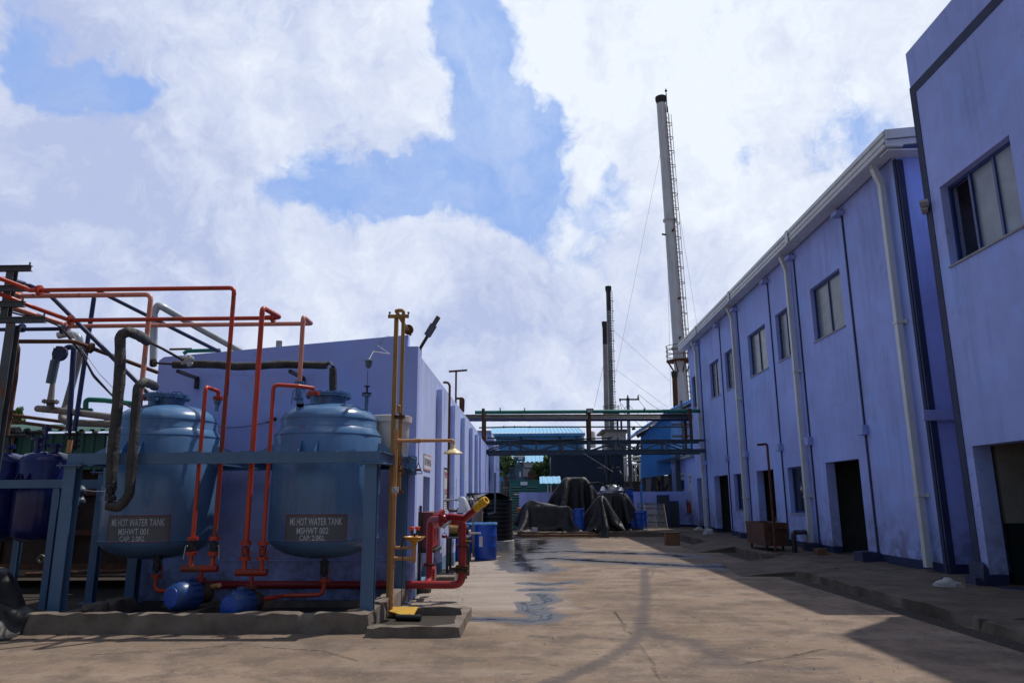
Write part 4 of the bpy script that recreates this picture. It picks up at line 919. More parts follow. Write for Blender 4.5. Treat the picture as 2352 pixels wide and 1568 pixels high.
tag(m_.build('lagging_wool', MT['stone']), 'torn white lagging wool on the black pipe over the wall', 'insulation')
YI = 9.33
pipe('insulated_pipe', 'tallest black lagged pipe with hooked top, hanging in front of the steel frame', 'insul', [U(337, 783, 10.1), U(318, 770, 9.7), U(296, 762, YI), U(277, 768, YI), U(275, 860, YI), U(268, 950, YI), U(258, 1050, YI), U(255, 1112, YI)], .068, bend=.09, rough=.18, seed=1, n=18)
J = pipe('insulated_pipe', 'shorter black lagged pipe, J-shaped at its foot, in front of the left tank', 'insul', [U(355, 889, 10.35), U(352, 884, 10.1), U(330, 876, YI+.05), U(316, 890, YI), U(311, 956, YI), U(304, 1066, YI), U(297, 1135, YI), U(275, 1166, YI), U(247, 1159, YI)], .060, bend=.11, rough=.16, seed=5, n=18)
q = U(254, 1130, YI); T = thing('steam_valve', 'black flanged valve joining the two lagged pipes before the left tank', 'valve', q)
m_ = MB(); m_.flange(U(255, 1114, YI), ZU, .07, .02); m_.build('flange', MT['blacksteel'], T); valve(T, U(254, 1128, YI), .045, .12, 'blacksteel', 'blacksteel', 1, -.06); m_ = MB(); m_.flange(U(254, 1144, YI), ZU, .07, .02); m_.cyl(U(254, 1142, YI), U(252, 1160, YI), .03); m_.build('flange', MT['blacksteel'], T)
m_ = MB(); m_.tube([U(172, 1121, 10.0), U(215, 1128, 9.9), U(252, 1128, YI)], .008); tag(m_.build('cable', MT['steel']), 'thin wires from the junction boxes to the black valve', 'cable')
nozzle((U(352, 905, 10.35).x, 10.35, 2.86), .14, .045, .085, 'tank', 'blue nozzle under the black lagged pipe on the left tank')

# ---- other pipes and cables against the sky, far left
def run(name, label, mat, pts, r, Y=None, cat='pipe', bend=None, **k): return pipe(name, label, mat, [U(p[0], p[1], p[2] if len(p) > 2 else Y) for p in pts], r, cat, bend, **k)
run('duct_pipe', 'fat grey clad pipe rising behind the end wall and slanting down to the right', 'galv', [(352, 840, 12.8), (354, 720), (362, 700), (375, 706), (460, 755, 13.6), (552, 806, 14.6)], .065, 12.8, bend=.12, n=18)
run('brace_pipe', 'dark blue slanting pipe from the sky to the end wall top', 'navypipe', [(225, 668), (505, 808)], .034, 12.6)
run('brace_pipe', 'dark blue slanting pipe descending steeply behind the black lagged pipe', 'navypipe', [(-20, 640, 10.2), (20, 641, 10.4), (60, 652), (113, 676), (343, 905)], .034, 10.9, bend=.3)
run('brace_pipe', 'upright dark blue pipe, right one of the pair over the navy vessel', 'navypipe', [(216, 684), (171, 990)], .037, 11.7)
run('brace_pipe', 'upright dark blue pipe, left one of the pair over the navy vessel', 'navypipe', [(140, 813), (155, 797), (170, 797), (158, 988)], .045, 11.8, bend=.06)
pipe('rusty_pipe', 'long rust-brown pipe sloping across the sky to the end wall', 'rust', [U(36, 784, 10.6), U(172, 784, 10.6), U(215, 801, 10.9), U(362, 855, 11.8)], .032, bend=.15, flanges=[(U(209, 799, 10.86), (1, .2, -.3), .085, 6)])
run('rusty_pipe', 'upright rust-brown pipe beside the grey rack post', 'rust', [(37, 790), (41, 800), (35, 870), (15, 1000)], .035, 10.5)
run('navy_pipe', 'level navy pipe with round flanges left of the pipe rack', 'navypipe', [(-20, 757), (150, 755)], .030, 10.8, flanges=[(U(51, 753, 10.8), XA, .07, 4), (U(145, 757, 10.8), XA, .07, 4)])
for i, (dy, lb) in enumerate(((0, 'upper'), (5, 'lower'))):
    run('cable', 'black sagging cable over the rack, the %s of two' % lb, 'black', [(-20, 700+dy), (40, 716+dy), (110, 738), (140, 750), (165, 780+dy), (190, 815), (215, 860+dy), (260, 910), (300, 935)], .011+.004*i, 10.7, cat='cable', bend=.4, n=6)
run('cable', 'thin grey wire swooping down to the left tank', 'whitewire', [(160, 755), (190, 805), (230, 860), (262, 893)], .005, 10.7, cat='cable', bend=.5, n=6)
for y, lb in ((955, 'upper'), (969, 'lower')):
    run('rusty_pipe', 'low rusty pipe against the sky at the far left, %s one of a pair' % lb, 'rust', [(18, y-3), (150, y+14)], .034, 14)
GPI = pipe('grey_pipe', 'thick grey pipe with rounded end, upper one left of the tanks', 'greypipe', [U(88, 938, 11.9), U(150, 944, 11.9), U(258, 958, 11.6)], .056, n=20, joints=[(U(100, 939, 11.9), XA), (U(112, 940, 11.9), XA)])
m_ = MB(); m_.ball(U(87, 938, 11.9), .056, 16); m_.build('end_cap', MT['greypipe'], GPI)
pipe('grey_pipe', 'thick grey pipe with elbow, lower one left of the tanks', 'greypipe', [U(188, 800, 12.3), U(152, 930, 12.3), U(140, 962, 12.2), U(160, 970, 12.2), U(262, 974, 11.9)], .06, n=20, bend=.1, flanges=[(U(245, 972, 12.0), XA, .075, 0)])
run('vent_hood', 'grey clad pipe bend with pointed mouth against the sky', 'galv', [(134, 770), (155, 766), (180, 772), (188, 800)], .062, 12.3, bend=.12, n=18)
SIL = thing('silencer', 'upright grey steam trap body on a flanged neck above the grey pipe', 'silencer', U(120, 930, 11.9))
m_ = MB(); m_.cyl(U(116, 880, 11.8), U(127, 828, 11.8), .072, .072, n=20); m_.build('body', MT['transf'], SIL)
m_ = MB(); m_.cyl(U(127, 828, 11.8), U(131, 800, 11.8), .055, n=16); m_.cyl(U(131, 812, 11.8), U(133, 795, 11.8), .03); m_.build('head', MT['greypipe'], SIL)
m_ = MB(); m_.flange(U(138, 812, 11.6), YA, .125, .02, n=28, bolts=4); m_.build('blind_flange', MT['navypipe'], SIL)
m_ = MB(); m_.cyl(U(116, 920, 11.8), U(121, 880, 11.8), .055, .038, n=16); m_.build('neck', MT['greypipe'], SIL); m_ = MB(); m_.flange(U(116, 922, 11.8), ZU, .125, .018, n=24); m_.cyl(U(116, 926, 11.8), U(116, 936, 11.85), .06, n=16); m_.build('flange', MT['greypipe'], SIL)
pipe('green_pipe', 'dark green pipe elbow with flange left of the tanks', 'green', [U(197, 938, 11.9), U(197, 917, 11.9), U(240, 919, 11.9), U(305, 927, 11.9)], .042, bend=.12, n=18, flanges=[(U(197, 941, 11.9), ZU, .11)])
run('green_pipe', 'dark green pipe lying along the top of the end wall', 'green', [(422, 812), (430, 806), (505, 804)], .035, 12.7)
run('rusty_pipe', 'thin brown pipe just above the end wall top', 'rust', [(390, 802), (440, 801)], .02, 12.9)
# rack posts
RK = thing('pipe_rack', 'dark steel T-shaped pipe rack post with four cross-arms at the left edge', 'pipe rack', U(20, 700, 9.9))
px = U(26, 640, 9.95); m_ = MB(); m_.ibeam(Vector((px.x, px.y, zrow(px.x, px.y, 740))), Vector((px.x, px.y, zrow(px.x, px.y, 622))), .11, .10, .012, up=(0, 1, 0)); m_.build('post', MT['greysteel'], RK)
for x_, y_, Y_ in ((72, 616, 9.9), (60, 662, 9.85), (56, 698, 9.85), (105, 734, 9.8)):
    m_ = MB(); e = U(x_, y_, Y_); s0 = e-Vector((1.2, 0, 0)); m_.ibeam(s0, e, .07, .085, .01); m_.cyl(e+Vector((-.03, 0, .03)), e+Vector((-.03, 0, .09)), .012, n=8); m_.build('cross_arm', MT['greysteel'], RK)
m_ = MB(); q = U(31, 745, 9.8); m_.ibeam(Vector((q.x, q.y, 0)), Vector((q.x, q.y, q.z)), .13, .12, .012, up=(0, 1, 0)); m_.build('post', MT['greysteel'], RK)

# ---- navy vessels on their own frame
F2 = thing('vessel_stand', 'lower blue-grey steel frame carrying the navy vessels, at the left edge', 'steel frame', (-8, 11.4, 0))
zz = U(60, 1111, 11.1).z; m_ = MB(); m_.ibeam((U(146, 1111, 11.1).x, 11.1, zz), (-10, 11.1, zz), .10, .125, .012, chan=True); m_.build('beam', MT['frame'], F2)
m_ = MB(); q = U(240, 1111, 11.9); m_.ibeam((q.x, 11.9, q.z), (U(150, 1111, 11.9).x, 11.9, q.z), .10, .14, .012, chan=True); m_.build('beam', MT['frame'], F2)
for px_, y_ in ((118, 11.1), (40, 13.0)):
    q = U(px_, 1250, y_); m_ = MB(); m_.ibeam((q.x, y_, 0), (q.x, y_, zz-.07), .10, .10, .010, up=(0, 1, 0)); m_.build('leg', MT['frame'], F2)
def vessel(cx, cy, zt, label):
    T = thing('navy_vessel', label, 'tank', (cx, cy, zt-1.25), 'navy pressure vessels left of the hot water tanks'); r = .42
    m_ = MB(); m_.lathe((cx, cy, 0), [(.001, zt-1.45), (.25, zt-1.43), (.38, zt-1.36), (r, zt-1.25), (r, zt-.17), (r-.02, zt-.12), (.33, zt-.04), (.18, zt-.005), (.001, zt)], 44, close=False); m_.build('shell', MT['navytank'], T, smooth=50)
    m_ = MB(); m_.lathe((cx, cy, zt-.17), [(r-.003, -.006), (r+.006, -.003), (r+.006, .003), (r-.003, .006)], 44, close=False); m_.build('weld_seam', MT['navytank'], T)
    for dx, dy, h in ((-.12, -.12, .30), (.16, -.08, .18), (.0, .15, .22)):
        m_ = MB(); m_.cyl((cx+dx, cy+dy, zt-.06), (cx+dx, cy+dy, zt+h-.1), .05); m_.flange((cx+dx, cy+dy, zt+h-.09), ZU, .10, .016); m_.build('nozzle', MT['navytank'], T)
    for k in (-.12, .06):
        for a in (-1.65, .15):
            d = Vector((math.cos(a), math.sin(a), 0)); s_ = Vector((-d.y, d.x, 0)); c = Vector((cx, cy, 0))+s_*k+d*(r-.01); v = [c+Vector((0, 0, zt-.62)), c+d*.2+Vector((0, 0, zt-.62)), c+d*.03+Vector((0, 0, zt-.36)), c+Vector((0, 0, zt-.36))]
            m_ = MB(); m_.add([p+s_*.006 for p in v]+[p-s_*.006 for p in v], [(0, 1, 2, 3), (7, 6, 5, 4)]+[(i, (i+1) % 4, 4+(i+1) % 4, 4+i) for i in range(4)]); m_.build('support_lug', MT['navytank'], T)
    return T
q = U(112, 1038, 12.0); vessel(q.x, 12.0, q.z, 'shiny navy pressure vessel behind the left leg of the tank frame'); q2 = U(5, 1040, 12.0); vessel(q2.x, 12.0, q2.z, 'shiny navy pressure vessel cut by the left edge of the view')
T = thing('valve_train', 'black flanged valves and short pipes on top of the navy vessel', 'valves', U(100, 1000, 11.9))
for px_ in (101, 155, 172):
    m_ = MB(); a0, a1 = U(px_, 1033, 11.85), U(px_, 975 if px_ == 101 else 990, 11.85); a1.x = a0.x; m_.cyl(a0, a1, .028); 
    for k in (.2, .5, .85): m_.flange(a0.lerp(a1, k), ZU, .075, .014)
    m_.build('valve', MT['navytank'] if px_ == 101 else MT['blacksteel'], T)
m_ = MB(); m_.tube([U(62, 1000, 11.8), U(10, 1000, 11.8)], .03)
for px_ in (62, 40, 30): m_.flange(U(px_, 990 if px_ != 62 else 993, 11.9), XA, .075, .018)
m_.tube([U(22, 1040, 11.9), U(22, 996, 11.9), U(100, 991, 11.9)], .032, bend=.07); m_.build('pipework', MT['blacksteel'], T)
m_ = MB(); m_.cyl(U(162, 1010, 11.7), U(157, 1040, 11.7), .04); tag(m_.build('valve_neck', MT['tan']), 'orange plastic neck on the navy vessel valves', 'pipe')
for i, (x_, y_) in enumerate(((178, 1126), (176, 1150), (136, 1142), (134, 1164))):
    T = MB(); q = U(x_, y_, 10.9 if i < 2 else 11.3); T.cyl(q-Vector((.08, 0, 0)), q+Vector((.05, 0, 0)), .062, n=20); T.lathe(q+Vector((.05, 0, 0)), [(.075, 0), (.075, .025), (.05, .04), (.03, .07), (.001, .075)], 20, ax=XA); T.cyl(q-Vector((0, 0, .09)), q+Vector((0, 0, -.05)), .02)
    tag(T.build('junction_box', MT['transf']), ['upper round grey junction box right of the left frame leg', 'lower round grey junction box right of the left frame leg', 'upper grey junction box peeping left of the left frame leg', 'lower grey junction box peeping left of the left frame leg'][i], 'junction box', 'round junction boxes')
# green shed and dark clutter behind
GS = thing('green_shed', 'dark green corrugated shed behind the navy vessels', 'shed', (-11, 17, 0)); zt_ = U(200, 990, 17).z
m_ = MB(); m_.corr((-22, 17, zt_-.9), (15.5, 0, 0), (0, 0, .85), (0, -1, 0), .25, .03); m_.build('cladding', MT['greensheet'], GS); m_ = MB(); m_.corr((-22, 16.8, zt_-.02), (15.6, 0, 0), (0, 4, .55), (0, -.13, 1), .25, .05); m_.build('roof', MT['greensheet'], GS)
m_ = MB(); m_.box(-22, -6.6, 17.5, 17.7, 0, zt_); m_.box(-22, -6.5, 17.05, 21, zt_-.06, zt_-.04); m_.box(-6.7, -6.6, 17.7, 21, 0, zt_); m_.build('wall', MT['rustdark'], GS)
for x in (-7.1, -9.6, -12.2): m_ = MB(); m_.ibeam((x, 16.95, 0), (x, 16.95, zt_-.1), .14, .14, .012, up=(0, 1, 0)); m_.build('post', MT['rust'], GS)
BN = thing('steel_bin', 'big dark rusty steel bin standing in the shade behind the tanks', 'bin', (-9, 14, 0))
m_ = MB(); m_.box(-13, -6.65, 13.6, 15.2, .35, 1.75); m_.build('body', MT['rustdark'], BN, bevel=.02)
for z in (.40, 1.0, 1.72): m_ = MB(); m_.box(-13.02, -6.63, 13.52, 13.595, z-.05, z+.05); m_.build('rail', MT['rust'], BN)
for x in (-7.2, -8.5, -9.8, -11.1): m_ = MB(); m_.box(x, x+.1, 13.53, 13.598, .46, .94); m_.box(x, x+.1, 13.53, 13.598, 1.06, 1.66); m_.build('rib', MT['rustdark'], BN)
run('rusty_pipe', 'fallen rusty pipe low in the shade behind the tanks', 'rust', [(60, 1318), (330, 1310)], .03, 12.6)
q = U(93, 1283, 12.3); m_ = MB(); m_.lathe(q, [(.035, 0), (.07, 0), (.075, .02), (.035, .02), (.035, 0)], 20, ax=YA, close=False); tag(m_.build('hose_reel', MT['cylinder']), 'small pale ring flange hanging in the dark under the navy vessel', 'flange')

# ---- white plastic tank on the frame
q = U(900, 1048, 11.35); WT = thing('plastic_tank', 'milky white open plastic tank standing behind the right hot water tank', 'tank', q); zt_ = zrow(q.x, 11.35, 958); r = .30
m_ = MB(); m_.lathe((q.x-.04, 11.35, 0), [(.001, 2.2), (r-.03, 2.2), (r-.01, 2.22), (r, zt_-.10), (r+.035, zt_-.09), (r+.04, zt_), (r+.02, zt_+.008), (r-.02, zt_-.01), (r-.03, 2.3), (.001, 2.25)], 44, close=False); m_.build('body', MT['whitetank'], WT, smooth=50)
m_ = MB(); m_.box(q.x-.35, q.x+.35, 11.1, 11.7, 2.175, 2.195); m_.build('shelf', MT['frame'], WT)
m_ = MB(); g_ = U(945, 1068, 11.75); m_.bar(g_+Vector((-.1, .05, .0)), g_+Vector((.02, .2, -.0)), .1, .3); tag(m_.build('wall_bracket', MT['frame']), 'blue steel bracket tying the tank frame to the wall corner', 'bracket')
m_ = MB(); m_.tube([U(470, 972, 11.9), U(520, 982, 11.9), U(560, 980, 11.95), U(612, 970, 11.95)], .006, bend=.3, n=6); m_.ball(U(631, 962, 11.93), .035); m_.tube([U(612, 970, 11.95), U(630, 963, 11.93)], .01, n=6); tag(m_.build('cable', MT['black']), 'sagging black cable on the end wall between the tanks', 'cable')
m_ = MB(); z_ = U(600, 1288, 11.9).z; m_.tube([(-5.0, 11.93, z_), (-1.9, 11.93, z_)], .013); tag(m_.build('conduit', MT['trim_l']), 'thin lavender conduit running low along the end wall', 'conduit')
# black tarpaulin at the left edge
def tarp(name, label, c, bx, by, tx, ty, h, top=(0, 0), folds=7, amp=.12, rings=26, nseg=160, seed=0, cat='tarpaulin', lift=None, crumple=.05, hvar=.12, mat='tarp', bpow=3.2, parent=None):
    """draped sheet: wide ruffled hem below, narrower crown above, folds growing towards the hem"""
    mb = MB(); c = Vector(c)
    def sup(a, rx, ry, pw): cs, sn = math.cos(a), math.sin(a); k = (abs(cs)**pw+abs(sn)**pw)**(-1/pw); return Vector((cs*k*rx, sn*k*ry, 0))
    for i in range(rings+1):
        t = i/rings
        for j in range(nseg):
            a = 2*math.pi*j/nseg; q = Vector((math.cos(a)*folds*.35, math.sin(a)*folds*.35, seed*3.7))
            B = sup(a, bx, by, bpow); T_ = sup(a, tx, ty, 2.6)+Vector((top[0], top[1], 0))
            k = t*t*(3-2*t); kk = .35*k+.65*t
            p = B.lerp(T_, kk)
            wa = a*folds + 1.6*noise.noise(q*1.3+Vector((0, 0, t*1.2))); pl_ = abs(math.sin(wa*.5)); pl_ = 1-pl_**.55
            fold = pl_*1.5-.45+.35*noise.noise(q*2.1)
            d = Vector((p.x-top[0]*t, p.y-top[1]*t, 0)); d = d.normalized() if d.length > 0 else d
            p += d*fold*amp*((1-t)**.55*.85+.15*(t < .97))
            hh = h*(1+hvar*noise.noise(Vector((math.cos(a)*1.1, math.sin(a)*1.1, seed))))
            z = hh*(math.sin(t*math.pi/2)**.85)
            if lift and t < .3:
                for (la, lw, lh) in lift:
                    da = abs((a-la+math.pi) % (2*math.pi)-math.pi)
                    if da < lw: z += lh*(1-da/lw)*(1-t/.3)
            w3 = c+p+Vector((0, 0, z)); s2 = Vector((w3.x*2.2, w3.y*2.2, w3.z*1.1))+Vector((seed, 0, 0))
            ridge = (.5-abs(noise.noise(s2)))+.4*(.5-abs(noise.noise(s2*2.1)))
            w3 += d*ridge*crumple + Vector((0, 0, 1))*crumple*.5*noise.noise(s2*1.7)*(1 if i else 0)
            if i == 0: w3.z = max(w3.z, c.z+.01)
            mb.v.append(tuple(w3))
    for i in range(rings):
        for j in range(nseg): mb.f.append((i*nseg+j, i*nseg+(j+1) % nseg, (i+1)*nseg+(j+1) % nseg, (i+1)*nseg+j))
    k = len(mb.v); last = rings*nseg; cc = sum((Vector(v) for v in mb.v[last:last+nseg]), Vector())/nseg; mb.v.append(tuple(cc+Vector((0, 0, .03))))
    for j in range(nseg): mb.f.append((last+j, last+(j+1) % nseg, k))
    return tag(mb.build(name, MT[mat], smooth=75), label, cat)
def cloth(name, label, c, size, res, sdf, h0, rot=0, steps=260, seed=0, cat='tarpaulin', mat='tarp', zfloor=0., grp=None):
    """a sheet let fall over the solid described by sdf (position based cloth), then meshed"""
    rng = np.random.RandomState(seed); nx, ny = int(size[0]/res)+1, int(size[1]/res)+1
    X, Y = np.meshgrid(np.linspace(-size[0]/2, size[0]/2, nx), np.linspace(-size[1]/2, size[1]/2, ny), indexing='ij')
    ca, sa = math.cos(rot), math.sin(rot)
    P = np.stack([X*ca-Y*sa, X*sa+Y*ca, np.full(X.shape, h0)+rng.rand(*X.shape)*.02], -1)+np.array([c[0], c[1], 0.]); V = np.zeros_like(P); dt = 1/60
    def con(A, B, L0, k):
        d = P[B]-P[A]; l = np.linalg.norm(d, axis=-1, keepdims=True)+1e-9; e = d*(k*.5*(l-L0)/l); P[A] += e; P[B] -= e
    S = np.s_; sets = []
    for o in (0, 1):
        n_ = (nx-1-o+1)//2
        sets.append((S[o:nx-1:2, :], S[o+1:nx:2, :], res, 1.)); sets.append((S[:, o:ny-1:2], S[:, o+1:ny:2], res, 1.))
    for o in (0, 1):
        for q in (0, 1):
            sets.append((S[o:nx-1:2, q:ny-1:2], S[o+1:nx:2, q+1:ny:2], res*1.4142, .6)); sets.append((S[o+1:nx:2, q:ny-1:2], S[o:nx-1:2, q+1:ny:2], res*1.4142, .6))
    for o in range(4):
        if nx-2-o > 0: sets.append((S[o:nx-2:4, :], S[o+2:nx:4, :], res*2, .12)); sets.append((S[:, o:ny-2:4], S[:, o+2:ny:4], res*2, .12))
    fixed = []
    for A, B, L0, k in sets:
        a_, b_ = P[A], P[B]; m0 = min(a_.shape[0], b_.shape[0]); m1 = min(a_.shape[1], b_.shape[1])
        def cut(s_, m0=m0, m1=m1):
            def f(sl, m, n): r = range(*sl.indices(n)); r = list(r)[:m]; return slice(r[0], r[-1]+1, sl.step or 1)
            return (f(s_[0], m0, nx), f(s_[1], m1, ny))
        fixed.append((cut(A), cut(B), L0, k))
    for st in range(steps):
        V[..., 2] -= 2.6*dt; V *= .975; Q = P.copy(); P += V*dt
        for it in range(12):
            for A, B, L0, k in fixed: con(A, B, L0, k)
            if it % 3 == 2:
                d = sdf(P); msk = d < .02
                if msk.any():
                    pp = P[msk]; e = .003; g = np.stack([sdf(pp+np.array(v)*e)-sdf(pp-np.array(v)*e) for v in ((1, 0, 0), (0, 1, 0), (0, 0, 1))], -1); g /= (np.linalg.norm(g, axis=-1, keepdims=True)+1e-9); P[msk] = pp+g*(.02-d[msk])[..., None]
                z = zfloor(P) if callable(zfloor) else zfloor; P[..., 2] = np.maximum(P[..., 2], z+.012)
        d = sdf(P); st_ = d < .03; P[st_] = P[st_]*.12+Q[st_]*.88
        V = (P-Q)/dt; fr_ = (d < .03) | (P[..., 2] < (zfloor(P) if callable(zfloor) else zfloor)+.03); V[fr_] *= .35
        sp = np.linalg.norm(V, axis=-1, keepdims=True); V *= np.minimum(1, 1.4/(sp+1e-6))
    mb = MB(); v = P.reshape(-1, 3)+rng.randn(nx*ny, 3)*.003; idx = np.arange(nx*ny).reshape(nx, ny)
    mb.v = [tuple(map(float, q)) for q in v]; mb.f = np.stack([idx[:-1, :-1].ravel(), idx[1:, :-1].ravel(), idx[1:, 1:].ravel(), idx[:-1, 1:].ravel()], 1).tolist()
    o = tag(mb.build(name, MT[mat], smooth=60), label, cat, grp); m_ = o.modifiers.new('thickness', 'SOLIDIFY'); m_.thickness = .006; m2 = o.modifiers.new('sub', 'SUBSURF'); m2.levels = 1; m2.render_levels = 1
    return o
def sbox(P, c, h, r=.05): q = np.abs(P-np.array(c))-np.array(h)+r; return np.linalg.norm(np.maximum(q, 0), axis=-1)+np.minimum(q.max(-1), 0)-r
def scyl(P, x, y, r, z1): d = np.hypot(P[..., 0]-x, P[..., 1]-y)-r; e = P[..., 2]-z1; return np.minimum(np.maximum(d, e), 0)+np.hypot(np.maximum(d, 0), np.maximum(e, 0))
def scap(P, a, b, r):
    a, b = np.array(a), np.array(b); ab = b-a; t = np.clip(((P-a)@ab)/(ab@ab), 0, 1); return np.linalg.norm(P-a-t[..., None]*ab, axis=-1)-r
lx = U(8, 1420, 9.1).x
cloth('tarpaulin', 'creased dark grey tarpaulin heaped at the left edge over the kerb wall', (lx-.50, 9.08), (2.1, 1.7), .042,
      lambda P: np.minimum(np.minimum(sbox(P, (lx-.60, 9.18, .38), (.42, .24, .36), .09), sbox(P, (lx-2.2, 9.2, .1), (2.9, .1, .125), .02)), scap(P, (lx-.36, 9.1, .3), (lx-.32, 9.12, .68), .08)), 1.0, rot=.25, steps=240, seed=3)


# ================================================================== yellow safety shower
SH = thing('safety_shower', 'yellow and orange emergency shower with eyewash bowl and foot pedal in the concrete basin', 'safety shower', (-1.9, 10.3, 0))
YS = 10.28; fx = U(897, 1400, YS).x; 
pts = [Vector((fx, YS, .03)), Vector((fx+.01, YS, zrow(fx, YS, 986)))]
m_ = MB(); m_.tube(pts, .031, n=16); m_.build('standpipe', MT['tan'], SH)
for y_ in (1290, 1300, 1250, 1246, 1120, 1138, 1010, 990, 1384):
    z_ = zrow(fx, YS, y_); m_ = MB(); m_.cyl((fx+.005, YS, z_-.014), (fx+.005, YS, z_+.014), .037 if y_ not in (1120,) else .04, n=16); m_.build('coupling', MT['tan'], SH)
zt_ = pts[-1].z; za_ = zrow(fx, YS, 1012)
m_ = MB(); hx = U(1041, 1018, YS).x; m_.tube([(fx, YS, za_), (hx, YS, za_), (hx, YS, za_-.06)], .024, bend=.05, n=14); m_.build('arm', MT['tan'], SH)
m_ = MB(); m_.cyl((fx+.26, YS, za_), (fx+.36, YS, za_), .032, n=14); m_.cyl((fx+.02, YS, za_), (fx+.08, YS, za_), .032, n=14); m_.build('coupling', MT['tan'], SH)
m_ = MB(); m_.lathe((hx, YS, za_-.05), [(.028, 0), (.03, -.03), (.036, -.035), (.036, -.05), (.05, -.075), (.09, -.095), (.125, -.118), (.138, -.135), (.134, -.137), (.10, -.115), (.03, -.08), (.001, -.075)], 36, close=False); m_.build('shower_head', MT['bell'], SH, smooth=60)
# eyewash
zl, zu = zrow(fx, YS, 1282), zrow(fx, YS, 1257); ex = U(951, 1270, YS).x
m_ = MB(); m_.tube([(fx, YS, zl), (ex, YS, zl)], .026); m_.cyl((ex, YS, zl-.05), (ex, YS, zrow(ex, YS, 1246)), .03, n=14); m_.cyl((ex-.07, YS, zl), (ex, YS, zl), .034, n=14); m_.build('eyewash_pipe', MT['tan'], SH)
m_ = MB(); m_.tube([(fx, YS, zu), (ex, YS, zu)], .017); m_.cyl((fx+.05, YS, zu), (fx+.15, YS, zu), .022); m_.cyl((fx+.2, YS, zu), (fx+.24, YS, zu), .027, n=6); m_.build('valve_pipe', MT['tan'], SH)
m_ = MB(); q = Vector((fx+.12, YS-.02, zu)); m_.bar(q, q+Vector((.05, -.02, .13)), .02, .008); m_.build('lever', MT['rust'], SH)
zb_ = zrow(ex, YS, 1232); m_ = MB(); m_.lathe((ex, YS, zb_), [(.148, 0), (.144, .004), (.10, -.03), (.04, -.05), (.001, -.052)], 40, close=False); m_.lathe((ex, YS, zb_), [(.148, 0), (.145, -.006), (.11, -.04), (.055, -.065), (.04, -.085), (.036, -.11), (.03, -.12)], 40, close=False); m_.build('eyewash_bowl', MT['bowl'], SH, smooth=60)
m_ = MB(); m_.cyl((ex, YS, zb_-.04), (ex, YS, zb_+.03), .013); m_.tube([(ex-.04, YS, zb_+.10), (ex-.035, YS, zb_+.03), (ex+.035, YS, zb_+.03), (ex+.04, YS, zb_+.10)], .017, bend=.02); m_.build('spray_nozzle', MT['blacksteel'], SH)
for s_ in (-.04, .04): m_ = MB(); m_.lathe((ex+s_, YS, zb_+.09), [(.02, 0), (.032, .01), (.036, .035), (.03, .045), (.001, .046)], 18); m_.build('nozzle_cap', MT['orange'], SH)
m_ = MB(); xr = U(924, 1320, YS-.03).x; m_.cyl((xr, YS-.03, zu-.02), (xr, YS-.05, .16), .006, n=8); m_.build('pedal_rod', MT['rust'], SH)
m_ = MB(); pz = [U(896, 1392, YS-.05), U(962, 1396, YS+.02), U(952, 1411, YS-.36), U(893, 1394, YS-.30)]
pz = [Vector((fx, YS+.12, .125)), Vector((fx+.36, YS+.10, .125)), Vector((fx+.34, YS-.30, .045)), Vector((fx, YS-.10, .10))]
m_.add(pz+[p-Vector((0, 0, .012)) for p in pz], [(0, 3, 2, 1), (4, 5, 6, 7)]+[(i, (i+1) % 4, 4+(i+1) % 4, 4+i) for i in range(4)]); m_.build('foot_pedal', MT['pedal'], SH)
# pull triangles
for (tx, rod0, y0_, y1_) in ((U(961, 1062, YS).x, za_, 1062, 1087), (U(921, 1062, YS+.1).x, za_, 1062, 1090)):
    yy = YS if tx > -1.6 else YS+.1; z0_, z1_ = zrow(tx, yy, y0_), zrow(tx, yy, y1_); m_ = MB(); m_.cyl((tx, yy, rod0), (tx, yy, z0_), .0055, n=8); m_.tube([(tx, yy, z0_), (tx-.055, yy, z1_), (tx+.055, yy, z1_), (tx, yy, z0_)], .006, n=8, bend=.01); m_.bar((tx-.035, yy, (z0_+z1_*2)/3), (tx+.035, yy, (z0_+z1_*2)/3), .012, .035); m_.build('pull_handle', MT['rust'], SH)
zz = zrow(fx, YS, 1125); m_ = MB(); m_.box(fx-.02, fx+.075, YS-.055, YS-.05, zz-.04, zz+.045); tg = m_.build('instruction_tag', MT['label_white'], SH)
m_ = MB()
for k in range(3): m_.box(fx-.01, fx+.065-.02*k, YS-.0575, YS-.0552, zz-.03+.018*k, zz-.024+.018*k)
m_.add([(fx-.012, YS-.057, zz+.022), (fx+.008, YS-.057, zz+.022), (fx-.002, YS-.057, zz+.04)], [(0, 1, 2)]); m_.build('printing', MT['signblack'], tg)
# tall yellow gas line and its rack
GL = thing('yellow_riser', 'mustard yellow riser pipe with hooked top beside the white tank', 'pipe', U(915, 1140, 10.5))
Y3 = 10.55; xr = (U(929, 730, Y3).x+U(918, 950, Y3).x)/2; zt_ = zrow(xr, Y3, 713)
m_ = MB(); m_.tube([(xr, Y3, 1.62), (xr, Y3, zt_), (xr-.08, Y3+.03, zt_+.01), U(910, 714, Y3+.1), U(942, 768, 12.05)], .028, bend=.05, n=14); m_.build('run', MT['yellow'], GL)
m_ = MB(); m_.flange(U(938, 757, 11.8), (U(942, 768, 12.05)-U(910, 714, Y3+.1)), .085, .02); m_.build('flange', MT['rust'], GL)
for y_ in (957, 1129): z_ = zrow(xr, Y3, y_); m_ = MB(); m_.flange((xr-.02, Y3, z_), ZU, .085, .016); m_.build('flange', MT['rust'], GL)
m_ = MB(); z_ = zrow(xr, Y3, 944); m_.cyl((xr-.02, Y3-.05, z_-.03), (xr-.02, Y3-.05, z_+.06), .028); m_.ball((xr-.02, Y3-.05, z_+.06), .03); m_.build('relief_cap', MT['yellow'], GL)
